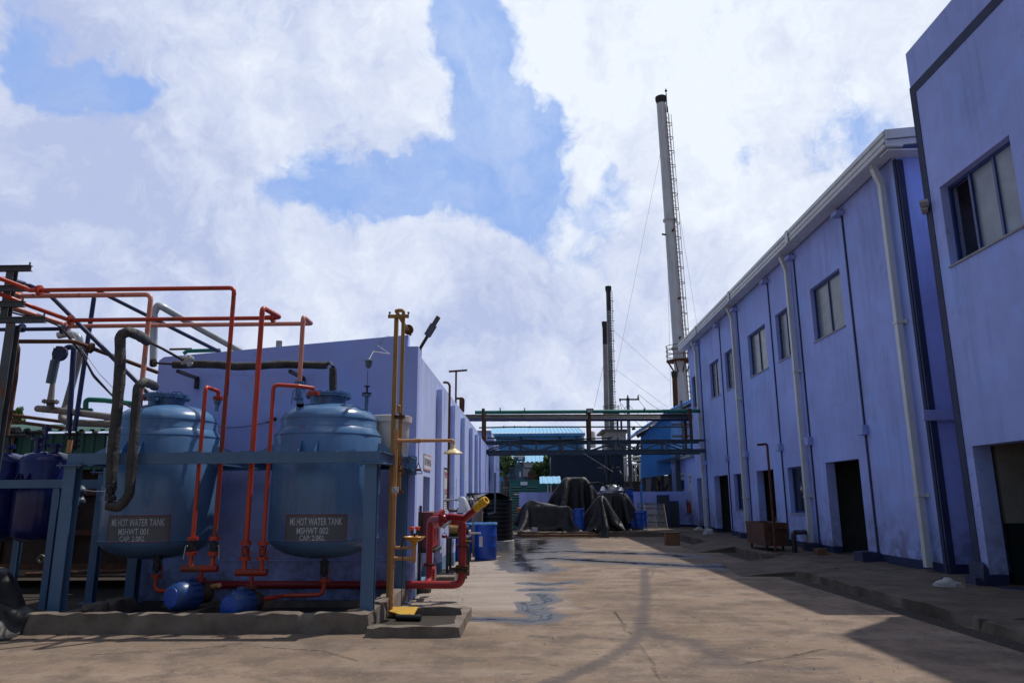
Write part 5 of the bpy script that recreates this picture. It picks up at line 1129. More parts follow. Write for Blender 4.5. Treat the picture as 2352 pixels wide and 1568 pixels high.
RP = thing('yellow_post', 'square mustard post with short cross-bar and two bolts beside the yellow riser', 'post', (U(913, 900, Y3).x, Y3, 0))
xp = (U(917, 730, Y3).x+U(906, 1000, Y3).x)/2-.03; zt2 = zrow(xp, Y3, 729)
m_ = MB(); m_.box(xp-.03, xp+.03, Y3-.03, Y3+.03, 0.0, zt2); m_.build('post', MT['yellow'], RP, bevel=.004)
m_ = MB(); m_.box(U(893, 727, Y3).x, U(940, 727, Y3).x, Y3-.07, Y3-.031, zt2-.02, zt2+.03); m_.build('cross_bar', MT['yellow'], RP)
for x_ in (895, 938): m_ = MB(); q = U(x_, 724, Y3-.05); m_.cyl(q-Vector((0, 0, .03)), q+Vector((0, 0, .04)), .009, n=8); m_.cyl(q+Vector((0, 0, .035)), q+Vector((0, 0, .05)), .02, n=6); m_.build('bolt', MT['blacksteel'], RP)

# ================================================================== fire hydrant
HY = thing('fire_hydrant', 'crimson double-riser fire hydrant pipework with a yellow hose coupling', 'fire hydrant', (-1.1, 12, 0)); YH_ = 11.9
zh = .24; xR = (U(1061, 1331, YH_).x+U(1062, 1216, YH_).x)/2; zR = zrow(xR, YH_, 1199)
m_ = MB(); m_.tube([(-5.2, YH_-.02, zh+.02), (xR, YH_, zh), (xR, YH_, zR), (xR-.10, YH_-.02, zR+.01), U(1030, 1196, YH_), U(1017, 1189, YH_)], .060, bend=.14, n=18); m_.build('header', MT['crimson'], HY)
xv = U(986.5, 1255, YH_+.4).x; zj = zrow(xv, YH_+.4, 1192); fl = U(1015, 1190, YH_+.1)
m_ = MB(); m_.tube([(xv+.01, YH_+.05, zh), (xv, YH_+.4, zh+.03), (xv, YH_+.4, zj), (fl.x, fl.y, zj+.01)], .055, bend=.12, n=18); m_.build('riser', MT['crimson'], HY)
m_ = MB(); m_.flange(fl, (1, -.1, 0), .145, .02, n=28, bolts=8); m_.build('flange', MT['crimson'], HY)
m_ = MB(); m_.tube([fl, U(1035, 1186, YH_-.05), U(1068, 1190, YH_-.2), U(1096, 1166, YH_-.35)], .055, bend=.05, n=18); m_.build('outlet_arm', MT['crimson'], HY)
a0, a1 = U(1092, 1168, YH_-.33), U(1117, 1147, YH_-.45); d = (a1-a0).normalized(); L_ = (a1-a0).length
m_ = MB(); m_.lathe(a0, [(.06, 0), (.066, .01), (.066, L_*.35), (.058, L_*.4), (.058, L_*.55), (.072, L_*.6), (.072, L_*.85), (.064, L_*.9), (.064, L_), (.04, L_*1.0), (.04, L_*.9)], 26, ax=d, close=False); m_.build('hose_coupling', MT['yellowcap'], HY)
m_ = MB(); m_.cyl(a0+d*L_*.25+Vector((0, 0, .05)), a0+d*L_*.3+Vector((0, 0, .13)), .008); m_.cyl(a0+d*L_*.5-Vector((0, 0, .05)), a0+d*L_*.6-Vector((-.02, 0, .12)), .006); m_.build('coupling_lug', MT['blacksteel'], HY)
for y_ in (1253, 1301, 1312):
    z_ = zrow(xR, YH_, y_); m_ = MB(); m_.flange((xR, YH_, z_), ZU, .105, .016, bolts=8); m_.build('flange', MT['darkred'] if y_ == 1253 else MT['rust'], HY)
m_ = MB(); z_ = zrow(xR, YH_, 1306); m_.cyl((xR, YH_, z_-.025), (xR, YH_, z_+.025), .088, n=24); m_.cyl((xR-.17, YH_-.03, z_), (xR-.08, YH_, z_), .03); m_.build('butterfly_valve', MT['blacksteel'], HY)
z_ = zrow(xv, YH_+.4, 1296); m_ = MB(); m_.flange((xv, YH_+.4, z_), ZU, .10, .016, bolts=8); m_.build('flange', MT['darkred'], HY)
m_ = MB(); z_ = zrow(xR, YH_, 1242); m_.cyl((xR+.04, YH_-.02, z_), (xR+.15, YH_-.04, z_), .012); m_.build('test_cock', MT['brass'], HY)
q = U(1080, 1224, YH_+.1); m_ = MB(); m_.cyl(q+Vector((-.02, 0, 0)), q+Vector((.01, 0, 0)), .055, n=20); m_.cyl(q, q+Vector((.17, -.02, 0)), .014); m_.build('gate_spindle', MT['stone'], HY)
q = U(1104, 1240, YH_); m_ = MB(); m_.box(q.x-.025, q.x+.03, q.y-.004, q.y+.004, q.z-.10, q.z+.06); tag(m_.build('paper_tag', MT['label_white']), 'torn white paper tag hanging from the hydrant spindle', 'tag')
q = U(1028, 1202, YH_-.15); m_ = MB(); m_.tube([q+Vector((.05, .05, .04)), q, q+Vector((-.08, -.02, -.06))], .022, bend=.03); m_.build('hose_valve', MT['steel'], HY)
m_ = MB(); q = U(1021, 1205, YH_-.12); m_.cyl(q, U(1021, 1225, YH_-.12), .004, n=6); m_.build('chain', MT['steel'], HY)
q = U(1021, 1231, YH_-.12); m_ = MB(); m_.cyl(q-Vector((0, 0, .025)), q+Vector((0, 0, .015)), .042, .05, n=20); m_.tube([q+Vector((-.03, 0, .01)), q+Vector((-.02, 0, .05)), q+Vector((.02, 0, .05)), q+Vector((.03, 0, .01))], .006, n=6); m_.build('blank_cap', MT['crimson'], HY)
q = U(996, 1316, YH_+.6); m_ = MB(); m_.cyl(q-Vector((.02, .0, 0)), q+Vector((.03, 0, 0)), .12, n=28); m_.build('blind_flange', MT['crimson'], HY)
b = MB(); rough_block(b, -2.02, -1.72, 12.9, 13.25, 0, .16, .08, .01, .02, 7); tag(b.build('pipe_footing', MT['concrete']), 'small concrete footing block under the hydrant riser', 'concrete block')
b = MB(); rough_block(b, -1.94, -1.45, 14.5, 16.2, 0, .10, .1, .01, .02, 8); tag(b.build('door_step', MT['concrete']), 'low grey concrete step beside the left building wall', 'step')
# hose cabinet
HC = thing('hose_cabinet', 'dark red steel fire hose cabinet on black legs by the left building wall', 'cabinet', (-1.8, 13.2, 0)); z0_, z1_ = .72, 1.34
m_ = MB(); m_.box(-1.93, -1.68, 12.85, 13.7, z0_, z1_); m_.build('body', MT['darkred'], HC, bevel=.008)
m_ = MB(); m_.box(-1.679, -1.66, 12.88, 13.26, z0_+.03, z1_-.03); m_.box(-1.679, -1.66, 13.28, 13.67, z0_+.03, z1_-.03); dd = m_.build('door', MT['crimson'], HC, bevel=.004)
for ya in (12.96, 13.36):
    m_ = MB(); k = 20; cy_, cz_ = ya+.11, (z0_+z1_)/2; vv = [(-1.6575, cy_+.075*math.cos(2*math.pi*i/k)*(1), cz_+(.20 if abs(math.sin(2*math.pi*i/k)) > .01 else .2)*math.sin(2*math.pi*i/k)) for i in range(k)]; m_.add(vv, [tuple(range(k))]); m_.build('window', MT['pane_dark'], dd)
m_ = MB(); m_.box(-1.98, -1.93, 12.86, 12.92, 0, 1.42); m_.box(-1.75, -1.70, 12.95, 13.0, 0, .72); m_.box(-1.9, -1.86, 12.78, 12.83, .0, 1.45); m_.box(-1.98, -1.62, 12.84, 13.72, z0_-.06, z0_-.002); m_.build('stand', MT['blacksteel'], HC)
# small table with motor
TB = thing('work_stand', 'black steel stand carrying an old motor behind the hydrant', 'stand', (-1.4, 15.2, 0))
xs_ = (U(1027, 1300, 15.2).x, U(1070, 1300, 15.2).x); zt_ = U(1030, 1236, 15.2).z
for x in xs_:
    for y in (15.2, 15.8): m_ = MB(); m_.box(x-.025, x+.025, y-.025, y+.025, 0, zt_); m_.build('leg', MT['blacksteel'], TB)
m_ = MB(); m_.box(xs_[0]-.03, xs_[1]+.03, 15.16, 15.84, zt_, zt_+.03); m_.box(xs_[0], xs_[1], 15.19, 15.21, .12, .17); m_.build('top', MT['greysteel'], TB)
MO = thing('old_motor', 'brass and black motor with coupling on the steel stand', 'motor', (-1.4, 15.4, zt_+.03))
m_ = MB(); m_.cyl((xs_[0]+.02, 15.4, zt_+.16), (xs_[0]+.20, 15.4, zt_+.16), .11, n=20); m_.build('body', MT['brass'], MO); m_ = MB(); m_.cyl((xs_[0]+.21, 15.4, zt_+.16), (xs_[0]+.42, 15.4, zt_+.16), .085, n=18); m_.box(xs_[0], xs_[1]-.05, 15.3, 15.5, zt_+.03, zt_+.05); m_.build('coupling', MT['blacksteel'], MO)
# steam station on the wall
SS = thing('steam_station', 'steam valve station of flanged grey pipes with a round gauge, on the left building wall', 'valves', (-1.5, 16.5, 1.3)); YT = 16.4
a0, a1 = U(1014, 1148, YT), U(1085, 1146, YT); m_ = MB(); m_.tube([a0, a1, a1+Vector((.06, 0, -.12))], .022, bend=.04); m_.build('pipe', MT['steel'], SS)
for x_ in (1018, 1025, 1036, 1048, 1054, 1075, 1082): m_ = MB(); q = U(x_, 1147, YT); m_.cyl(q-Vector((.008, 0, 0)), q+Vector((.008, 0, 0)), .075 if x_ not in (1048, 1054) else .045, n=16); m_.build('flange', MT['steel'], SS)
q = U(1058, 1145, YT-.05); m_ = MB(); m_.cyl(q, q+Vector((0, .06, 0)), .06, n=24); m_.build('gauge', MT['label_white'], SS)
m_ = MB(); m_.tube([U(1018, 878, 16.9), U(1029, 878, 16.9), PT((1033, 885, 16.9))[0], Vector((U(1034, 1000, 16.9).x, 16.6, zrow(U(1034, 1000, 16.9).x, 16.6, 1172))), U(1078, 1174, YT)], .028, bend=.1); m_.build('rusty_riser', MT['rust'], SS)
m_ = MB(); 
for x_ in (1052, 1060): m_.flange(U(x_, 1173, YT), XA, .07, .015)
m_.cyl(U(1056, 1173, YT), U(1056, 1183, YT), .04); m_.build('control_valve', MT['rustdark'], SS)
tarp('plastic_bag', 'crumpled clear plastic bag tied over a valve of the steam station', U(1066, 1178, YT-.1), .13, .10, .03, .03, .34, top=(-.03, 0), folds=5, amp=.02, rings=10, nseg=30, crumple=.05, mat='bag', cat='bag')
q = U(1097, 1200, 21.0); m_ = MB(); T = thing('gas_cylinder', 'brown-grey gas cylinder standing behind the two blue drums', 'gas cylinder', (q.x, 21, 0)); zt_ = U(1097, 1150, 21).z
m_ = MB(); m_.lathe((q.x, 21, 0), [(.14, 0.01), (.15, .05), (.15, zt_-.16), (.13, zt_-.06), (.07, zt_), (.001, zt_+.01)], 24); m_.build('body', MT['cylinder'], T); m_ = MB(); m_.cyl((q.x, 21, zt_), (q.x, 21, zt_+.1), .03); m_.build('valve', MT['brass'], T)

# ================================================================== drums and black tanks
def drum(x, y, z, h=.93, r=.29, label='', mat='drum', lid='drumlid', group='blue plastic drums'):
    T = thing('plastic_drum', label, 'drum', (x, y, z), group); m_ = MB()
    m_.lathe((x, y, z), [(r*.9, 0), (r*.97, .02), (r*.97, h*.10), (r, h*.13), (r, h*.34), (r*1.02, h*.36), (r, h*.38), (r, h*.62), (r*1.02, h*.64), (r, h*.66), (r*.99, h*.88), (r*.95, h*.96), (r*.93, h*.985)], 40); m_.build('body', MT[mat], T, smooth=50)
    m_ = MB(); m_.lathe((x, y, z+h*.945), [(r*.97, 0), (r*1.05, .002), (r*1.05, .05), (r*.95, .055), (r*.93, .025), (.001, .026)], 40); m_.cyl((x+r*.4, y-.05, z+h*.99), (x+r*.4, y-.05, z+h*1.01), .04, n=14); m_.cyl((x-r*.5, y+.05, z+h*.99), (x-r*.5, y+.05, z+h*1.01), .03, n=14); m_.build('lid', MT[lid], T)
    return T
drum(-1.165, 19.75, 0, .95, .30, 'blue plastic drum with pale lid, the right one of two by the ribbed wall')
drum(-1.80, 19.6, 0, .95, .28, 'blue plastic drum half hidden behind the red hydrant, left of another drum')
def ribtank(x, y, r, z0_, z1_, label):
    T = thing('water_tank', label, 'water tank', (x, y, z0_), 'black ribbed water tanks'); prof = [(r*.98, z0_)]; n_ = 9; hh = (z1_-z0_)*.83
    for i in range(n_):
        z = z0_+hh*(i+.15)/n_; d_ = hh/n_; prof += [(r, z), (r, z+d_*.55), (r*.965, z+d_*.62), (r*.965, z+d_*.68), (r, z+d_*.72), (r*.965, z+d_*.78), (r*.965, z+d_*.82)]
    prof += [(r, z0_+hh), (r*.99, z0_+hh+.04), (r*.8, z0_+hh+.12), (r*.45, z1_-.03), (r*.3, z1_-.02)]
    m_ = MB(); m_.lathe((x, y, 0), prof, 48); m_.build('body', MT['watertank'], T, smooth=40); m_ = MB(); m_.lathe((x, y, z1_-.03), [(r*.3, 0), (r*.34, .01), (r*.34, .05), (r*.1, .07), (.001, .07)], 24); m_.build('lid', MT['watertank'], T); return T
xw = U(1135, 1200, 23.6).x
ribtank(xw, 23.7, .60, .30, 1.74, 'black ribbed plastic water tank on a white block plinth, right behind the blue drums')
ribtank(xw-.75, 25.2, .55, .25, 1.74, 'black water tank partly hidden behind a nearer black ribbed tank')
m_ = MB(); m_.lathe((xw, 23.7, 0), [(.64, 0), (.63, .28), (.6, .298)], 40); tag(m_.build('tank_plinth', paint('whitewashed plinth', (.36, .34, .32), .85, streak=.9, var=.2, bump=.5, dirt=.5)), 'round whitewashed masonry plinth under the black water tank', 'plinth')
q = U(1187, 1134, 23.1); m_ = MB()
m_.box(xw-1.3, xw+.62, 23.0, 24.6, 1.73, 1.745); tag(m_.build('cover_sheet', MT['black']), 'flat black sheet lying across the tops of the black water tanks', 'sheet')
m_ = MB(); m_.tube([U(1182, 1136, 23.3), U(1190, 1135, 23.0)], .03); tag(m_.build('tank_outlet', MT['stone']), 'white plastic outlet near the top of the black tank', 'pipe')
run('water_pipe', 'slim blue-grey pipe standing before the black water tank', 'transf', [(1137, 1085), (1137, 1177), (1120, 1180)], .03, 22.9, bend=.06)
q = U(1112, 1178, 22.9); m_ = MB(); m_.tube([q, q+Vector((-.1, 0, .05)), q+Vector((-.2, 0, 0))], .025, bend=.05); tag(m_.build('red_tap', MT['crimson']), 'small red tap fitting at the black water tank pipe', 'tap')

# ================================================================== pipe bridge
YB = 32.0
BR = thing('pipe_bridge', 'slate grey steel truss pipe bridge spanning the yard between the buildings', 'bridge', (0, YB, 4)); x0_, x1_ = -2.1, 7.75
zt_, zb_ = U(1354, 1013, YB).z, U(1354, 1037, YB).z
vx = [U(px_, 1020, YB).x for px_ in (1110, 1171, 1232, 1293, 1354, 1415, 1473, 1530, 1588)]
for y in (YB, YB+1.1):
    for z, h in ((zt_, .10), (zb_, .17)): m_ = MB(); m_.ibeam((x0_, y, z), (x1_, y, z), .09, h, .015, chan=True); m_.build('chord', MT['truss'], BR)
    for i, x in enumerate(vx):
        m_ = MB(); m_.bar((x, y-.01, zb_), (x, y-.01, zt_), .09, .06); m_.build('upright', MT['truss'], BR)
        if i < 8:
            a_, b__ = ((x, y+.01, zb_+.05), (vx[i+1], y+.01, zt_-.03)) if i % 2 == 0 else ((x, y+.01, zt_-.03), (vx[i+1], y+.01, zb_+.05)); m_ = MB(); m_.bar(a_, b__, .05, .055); m_.build('diagonal', MT['truss'], BR)
for i, x in enumerate(vx): m_ = MB(); m_.bar((x, YB+.05, zb_), (x, YB+1.05, zb_), .05, .06); m_.build('cross_member', MT['truss'], BR)
for px_ in (1110, 1354, 1586):
    for dy in (0, 1.1):
        x = U(px_, 975, YB).x; m_ = MB(); m_.bar((x, YB+dy-.03, zt_+.05), (x, YB+dy-.03, U(px_, 938, YB).z), .13, .10); m_.build('pipe_stanchion', MT['rust'], BR)
zg = U(1300, 942, YB).z
pipe('green_line', 'long green water pipe, topmost on the pipe bridge', 'green', [Vector((-2.4, YB+.5, zg)), Vector((7.7, YB+.5, zg-.02))], .082, flanges=[(U(x_, 942, YB+.5), XA, .12, 6) for x_ in (1149, 1205, 1480, 1658-80)], n=20)
for y_, r_, yy, lb in ((953, .05, .7, 'upper'), (959, .075, .3, 'middle'),): run('lagged_line', 'black lagged pipe across the pipe bridge, %s one' % lb, 'lagdark', [(1068, y_+1, YB+yy), (1590, y_, YB+yy)], r_, cat='pipe', rough=.15, seed=y_)
run('lagged_line', 'navy-black lagged pipe across the pipe bridge, lowest and thickest', 'navypipe', [(1072, 964, YB+.15), (1588, 963, YB+.15)], .07, rough=.1)
pipe('thin_line', 'thin dark steel pipe across the pipe bridge just above the truss', 'greysteel', [U(1100, 982, YB+.2), U(1180, 980, YB+.2), U(1585, 980, YB+.2)], .032, flanges=[(U(x_, 980, YB+.2), XA, .06, 0) for x_ in (1157, 1182, 1217, 1528)])
run('thin_line', 'thin black pipe lying on the top chord of the pipe bridge', 'blacksteel', [(1120, 1005), (1240, 1011), (1290, 1010), (1400, 1005)], .03, YB-.08)
q = U(1355, 944, YB-.15); T = thing('floodlight', 'small black floodlight on the middle stanchion of the pipe bridge', 'floodlight', q)
m_ = MB(); m_.box(q.x-.16, q.x+.16, q.y-.05, q.y+.04, q.z-.10, q.z+.12); m_.build('housing', MT['blacksteel'], T, bevel=.01); m_ = MB(); m_.box(q.x-.12, q.x+.12, q.y-.056, q.y-.051, q.z-.06, q.z+.08); m_.build('glass', MT['lampglass'], T)
m_ = MB(); m_.tube([U(1340, 1040, 31.8), U(1408, 1083, 31)], .012, n=6); tag(m_.build('hanging_rod', MT['steel']), 'thin loose rod hanging from the underside of the pipe bridge', 'rod')
# T-shaped rack posts on the left roof, roof pipes, street light
q = U(1047, 915, 21.0); T = thing('roof_rack', 'thin rusty T-shaped pipe support on the left building roof', 'rack', q)
m_ = MB(); m_.bar((q.x, 21, 3.8), (q.x, 21, U(1045, 853, 21).z), .05, .05); m_.build('post', MT['rust'], T); m_ = MB(); m_.bar(U(1031, 853, 21), U(1073, 850, 21), .05, .05); m_.build('cross_bar', MT['rust'], T)
run('roof_pipe', 'thin brown pipe hooking over the left building parapet', 'rust', [(1048, 915), (1065, 914), (1064, 946)], .035, 22, bend=.08)
m_ = MB(); q = U(1843.5/1.7415, 945, 24); m_.bar(q, q+Vector((0, 0, .45)), .1, .1); tag(m_.build('roof_stub', MT['rust']), 'short rusty stub post on the left building parapet', 'post')
q = U(641, 789, 12.1); m_ = MB(); m_.ibeam(q-Vector((0, 0, .1)), q+Vector((0, 0, .05)), .09, .05, .006, up=(0, 1, 0)); tag(m_.build('roof_stub', MT['steel']), 'small steel stub sticking up from the end wall top', 'post')
SL = thing('street_light', 'dark LED street light tilted up on the corner of the left building', 'street light', U(970, 795, 12.9))
a0, a1, a2, a3 = U(965, 800, 12.9), U(984, 768, 12.8), U(995, 746, 12.7), U(1007, 730, 12.6)
m_ = MB(); m_.tube([a0, a1], .03); m_.tube([a0-Vector((0, 0, .25)), a0], .03); m_.build('arm', MT['rustdark'], SL)
d = (a3-a1).normalized(); s_ = d.cross(Vector((0, -1, 0))).normalized(); nn = s_.cross(d)
m_ = MB(); m_.obox(a1.lerp(a2, .45), s_*.062, nn*.035, d*.13); m_.obox(a2.lerp(a3, .45), s_*.042, nn*.02, d*.12); m_.build('lamp_head', MT['greysteel'], SL, bevel=.012); m_ = MB(); m_.obox(a1.lerp(a2, .45)-nn*.037+d*-.02, s_*.03, nn*.002, d*.07); m_.build('rating_label', MT['stone'], SL)
# ================================================================== centre : covered equipment on the rear platform
ZP = .21
def tp(x, y, Y): return U(x, y, Y)
zfl = lambda P: np.where(P[..., 1] > 31.2, ZP, 0.0)
ax_ = U(1258, 1222, 32.4).x
cloth('tarpaulin', 'low box-shaped load under a dark tarpaulin, left one on the rear platform', (ax_, 32.5), (3.9, 3.3), .075,
      lambda P: np.minimum(np.minimum(sbox(P, (ax_-.0, 32.6, .75), (.98, .5, .48), .06), scap(P, (ax_-.72, 32.45, .9), (ax_-.68, 32.45, 1.36), .16)), scap(P, (ax_+.7, 32.5, .9), (ax_+.1, 32.5, 1.22), .12)), 1.75, rot=.12, steps=230, seed=11, zfloor=zfl)
bx_ = U(1318, 1222, 34.2).x
cloth('tarpaulin', 'tall humped dark tarpaulin behind the low covered load', (bx_, 34.2), (5.2, 4.6), .085,
      lambda P: np.minimum(np.minimum(np.minimum(sbox(P, (bx_, 34.3, 1.0), (.85, .45, .8), .1), scap(P, (bx_-.30, 34.1, 1.2), (bx_-.25, 34.1, 2.28), .24)), scap(P, (bx_+.45, 34.0, 1.2), (bx_+.48, 34.0, 2.34), .19)), scap(P, (bx_-.3, 34.1, 2.15), (bx_-.95, 34.1, 1.4), .15)), 2.72, rot=.5, steps=300, seed=21, zfloor=zfl)
vx_ = U(1407, 1222, 33).x
cloth('tarpaulin', 'black tarpaulin wrapped round the upright steel vessel', (vx_, 33.0), (3.9, 3.9), .08,
      lambda P: np.minimum(scyl(P, vx_, 33.0, .62, 1.78), scap(P, (vx_+.5, 32.8, 1.0), (vx_+.72, 32.7, 1.45), .06)), 1.95, rot=.3, steps=250, seed=41, zfloor=zfl)
tx_ = U(1390, 1222, 31.7).x
cloth('tarpaulin', 'open tent-shaped black tarpaulin with its hem hanging over the platform kerb', (tx_, 31.75), (3.3, 2.9), .07,
      lambda P: np.minimum(np.minimum(scap(P, (tx_-.05, 31.95, .3), (tx_-.10, 31.95, 1.52), .17), scap(P, (tx_-.10, 31.95, 1.5), (tx_+.60, 31.7, .5), .12)), scap(P, (tx_-.1, 31.9, 1.45), (tx_-.6, 31.7, .5), .12)), 1.85, rot=.7, steps=250, seed=31, zfloor=zfl)
q = U(1405, 1130, 33.0); VS = thing('steel_vessel', 'upright steel vessel with shiny domed lid poking out of a black tarpaulin', 'tank', (q.x, 33, ZP)); zd = U(1405, 1112, 33).z
m_ = MB(); m_.lathe((q.x, 33, 0), [(.5, 1.7), (.5, zd-.32), (.54, zd-.30), (.54, zd-.26), (.5, zd-.24), (.47, zd-.14), (.36, zd-.05), (.18, zd-.01), (.001, zd)], 40, close=False); m_.build('shell', MT['steel'], VS, smooth=50)
for dx, h in ((-.3, .12), (.0, .15), (.25, .1), (.38, .18)): m_ = MB(); m_.cyl((q.x+dx, 32.8, zd-.1), (q.x+dx, 32.8, zd+h), .04); m_.cyl((q.x+dx, 32.8, zd+h-.03), (q.x+dx, 32.8, zd+h), .08, n=14); m_.build('nozzle', MT['blacksteel'], VS)
m_ = MB(); cx_ = U(1397, 1080, 33).x; m_.cyl((cx_, 33, zd-.05), (cx_, 33, U(1397, 1046, 33).z), .10); m_.cyl((cx_, 33, zd+.5), (cx_, 33, zd+.85), .17); m_.tube([(cx_+.1, 33, zd+.7), (cx_+.5, 33, zd+.75), (cx_+.6, 33, zd+.3)], .02); m_.tube([(cx_+.3, 32.9, zd+.9), (cx_+.32, 32.9, zd+.4)], .035); m_.tube([(cx_-.5, 33, zd+.72), (cx_+.2, 33, zd+.74)], .02); m_.build('agitator', MT['blacksteel'], VS)
m_ = MB(); m_.tube([U(1350, 1112, 33), U(1375, 1108, 32.7), U(1395, 1118, 32.6)], .05, bend=.2); m_.tube([U(1422, 1080, 33), U(1432, 1095, 32.7), U(1436, 1125, 32.6), U(1430, 1140, 32.6)], .03, bend=.3); m_.build('hose', MT['black'], VS)
drum(U(1331, 1219, 31.7).x, 31.75, ZP, .93, .22, 'narrow upright blue drum between two dark tarpaulins', lid='drum')
E_ = [(1443, 33.6, .90, .29, 'blue steel drum at the bottom of a two-high stack beside the wrapped vessel', 0), (1443, 33.6, .90, .29, 'blue steel drum on top of the two-high stack beside the wrapped vessel', .91)]
for px_, y, h, r, lb, dz in E_: drum(U(px_, 1200, y).x, y, ZP+dz, h, r, lb, lid='blacksteel' if 'blacksteel' in MT else 'drum', group='blue drums on the rear platform')
drum(U(1468, 1200, 32.6).x, 32.7, ZP, .76, .235, 'open-topped blue drum with metal rim band, frontmost on the rear platform', lid='drum', group='blue drums on the rear platform')
drum(U(1476, 1200, 33.6).x, 33.7, ZP, .80, .22, 'blue drum tucked behind the open-topped drum', lid='drum', group='blue drums on the rear platform')
drum(U(1452, 1212, 32.4).x, 32.5, ZP, .42, .14, 'small dark blue pail between the blue drums', lid='blacksteel', group='blue drums on the rear platform')
m_ = MB(); m_.box(U(1207-10, 1228, 31.1).x, 3.1, 31.05, 31.2, 0.0, .12); tag(m_.build('timber_baulk', MT['wood'], bevel=.01), 'long dark timber lying along the foot of the platform', 'timber')
q = U(1375, 1222, 31.3); m_ = MB(); q = U(1228+0, 1222, 31.3); m_.box(q.x-.12, q.x+.12, 31.25, 31.35, ZP, ZP+.18); tag(m_.build('wood_offcut', MT['stone']), 'small pale wood offcut standing on the platform edge', 'offcut')
OC = thing('orange_cabinet', 'bright orange machine cabinet peeping out left of the low tarpaulin', 'cabinet', (U(1194, 1210, 33.5).x, 33.5, ZP)); x0_, x1_ = U(1188, 1190, 33.4).x, U(1204, 1190, 33.4).x; zt_ = U(1190, 1166, 33.4).z
m_ = MB(); m_.box(x0_, x1_, 33.4, 34.2, .12, zt_); m_.build('body', MT['orangebox'], OC, bevel=.01); m_ = MB(); m_.box(x0_+.08, x1_-.02, 33.385, 33.398, .55, .85); m_.build('panel', MT['label_white'], OC)
# low lavender wall and things leaning against it
LW = MB(); zt_ = U(1240, 1130, 36).z; LW.box(U(1192, 1130, 36).x, 7.9, 36.0, 36.2, ZP, zt_); tag(LW.build('yard_wall', MT['wall']), 'low lavender wall across the back of the yard behind the tarpaulins', 'wall')
def grid(name, label, x0_, x1_, Yc, z0_, z1_, lean, mat, n, m__, r=.012):
    T = MB(); f = lambda u, v: Vector((x0_+(x1_-x0_)*u, Yc+lean*v, z0_+(z1_-z0_)*v))
    for i in range(n+1): u = i/n; T.bar(f(u, 0), f(u, 1), r, r) if 0 < i < n else T.bar(f(u, 0), f(u, 1), r*3, r*2.5)
    for i in range(m__+1): v = i/m__; T.bar(f(0, v), f(1, v), r, r) if 0 < i < m__ and i % 5 else T.bar(f(0, v), f(1, v), r*2.6, r*2.6)
    return tag(T.build(name, MT[mat], smooth=0), label, 'mesh panel', 'wire mesh panels leaning on the wall')
grid('mesh_panel', 'grey wire mesh panel leaning on the lavender wall, larger front one', U(1486, 1200, 33.9).x, U(1533, 1200, 33.9).x, 33.9, ZP, U(1500, 1157, 34.3).z, .7, 'wire', 16, 18)
grid('mesh_panel', 'grey wire mesh panel leaning behind the front one, its left side showing', U(1470, 1200, 34.4).x, U(1508, 1200, 34.4).x, 34.4, ZP, U(1500, 1155, 34.7).z, .6, 'wire', 12, 18)
def framed(label, xa, xb, Y_, ya, yb_, board='board', name='framed_board'):
    T = thing(name, label, 'board', (U((xa+xb)/2, yb_, Y_).x, Y_, ZP), 'framed boards leaning on the wall'); A_, B_ = U(xa, ya, Y_), U(xb, yb_, Y_); z0_, z1_ = max(ZP, B_.z), A_.z
    m_ = MB(); m_.box(A_.x+.04, B_.x-.04, Y_+.01, Y_+.03, z0_+.04, z1_-.04); m_.build('board', MT[board], T)
    m_ = MB(); m_.box(A_.x, B_.x, Y_, Y_+.05, z1_-.055, z1_); m_.box(A_.x, A_.x+.05, Y_, Y_+.05, z0_, z1_-.056); m_.box(B_.x-.05, B_.x, Y_, Y_+.05, z0_, z1_-.056); m_.build('frame', MT['blueframe'], T)
framed('blue-framed pale board standing behind the drum stack', 1428, 1456, 35.0, 1118, 1212, 'trim_l'); framed('tall dark board in a blue frame leaning on the lavender wall', 1508, 1541, 35.4, 1136, 1212); framed('wide dark board in a blue frame, rightmost against the lavender wall', 1512, 1562, 35.75, 1150, 1212)
m_ = MB(); a0, a1 = U(1472, 1112, 35.1), U(1472, 1160, 35.1); m_.box(a0.x-.05, a0.x+.05, 35.1, 35.15, ZP, a0.z); tag(m_.build('blue_post', MT['bluesheet']), 'bright blue flat post standing before the lavender wall', 'post')

# ================================================================== background buildings
SHD = thing('blue_shed', 'bright blue corrugated shed with sloping roof, beyond the panel room on the right', 'shed', U(1473, 1100, 39)); a0, a1 = U(1472, 1098, 39), U(1541, 1089, 38.2); b0, b1 = U(1472, 1000, 39), U(1541, 945, 38.2)
def cladq(mb, p0, p1, q0, q1, n_, amp):
    for i in range(n_):
        for (u0, u1_, z0_, z1_) in ((0, .5, 0, 0), (.5, .6, 0, 1), (.6, .9, 1, 1), (.9, 1, 1, 0)):
            ua, ub = (i+u0)/n_, (i+u1_)/n_; nn_ = Vector((0, -amp, 0)); A_, B_ = p0.lerp(p1, ua)+nn_*z0_, p0.lerp(p1, ub)+nn_*z1_; C_, D_ = q0.lerp(q1, ua)+nn_*z0_, q0.lerp(q1, ub)+nn_*z1_
            mb.add([A_, B_, D_, C_, A_+Vector((0, .06+amp, 0)), B_+Vector((0, .06+amp, 0)), D_+Vector((0, .06+amp, 0)), C_+Vector((0, .06+amp, 0))], [(0, 1, 2, 3), (7, 6, 5, 4)])
m_ = MB(); cladq(m_, a0, a1, b0, b1, 16, .035); m_.build('front_cladding', MT['bluesheet'], SHD, smooth=0)
a2, b2 = U(1597, 1049, 41.2), U(1597, 925, 41.2); c1_, d1_ = Vector((a1.x+.01, a1.y, U(1541, 1057, 38.2).z)), b1.copy()
m_ = MB(); cladq(m_, c1_, a2, d1_, b2, 22, .035); m_.build('side_cladding', MT['bluesheet'], SHD, smooth=0)
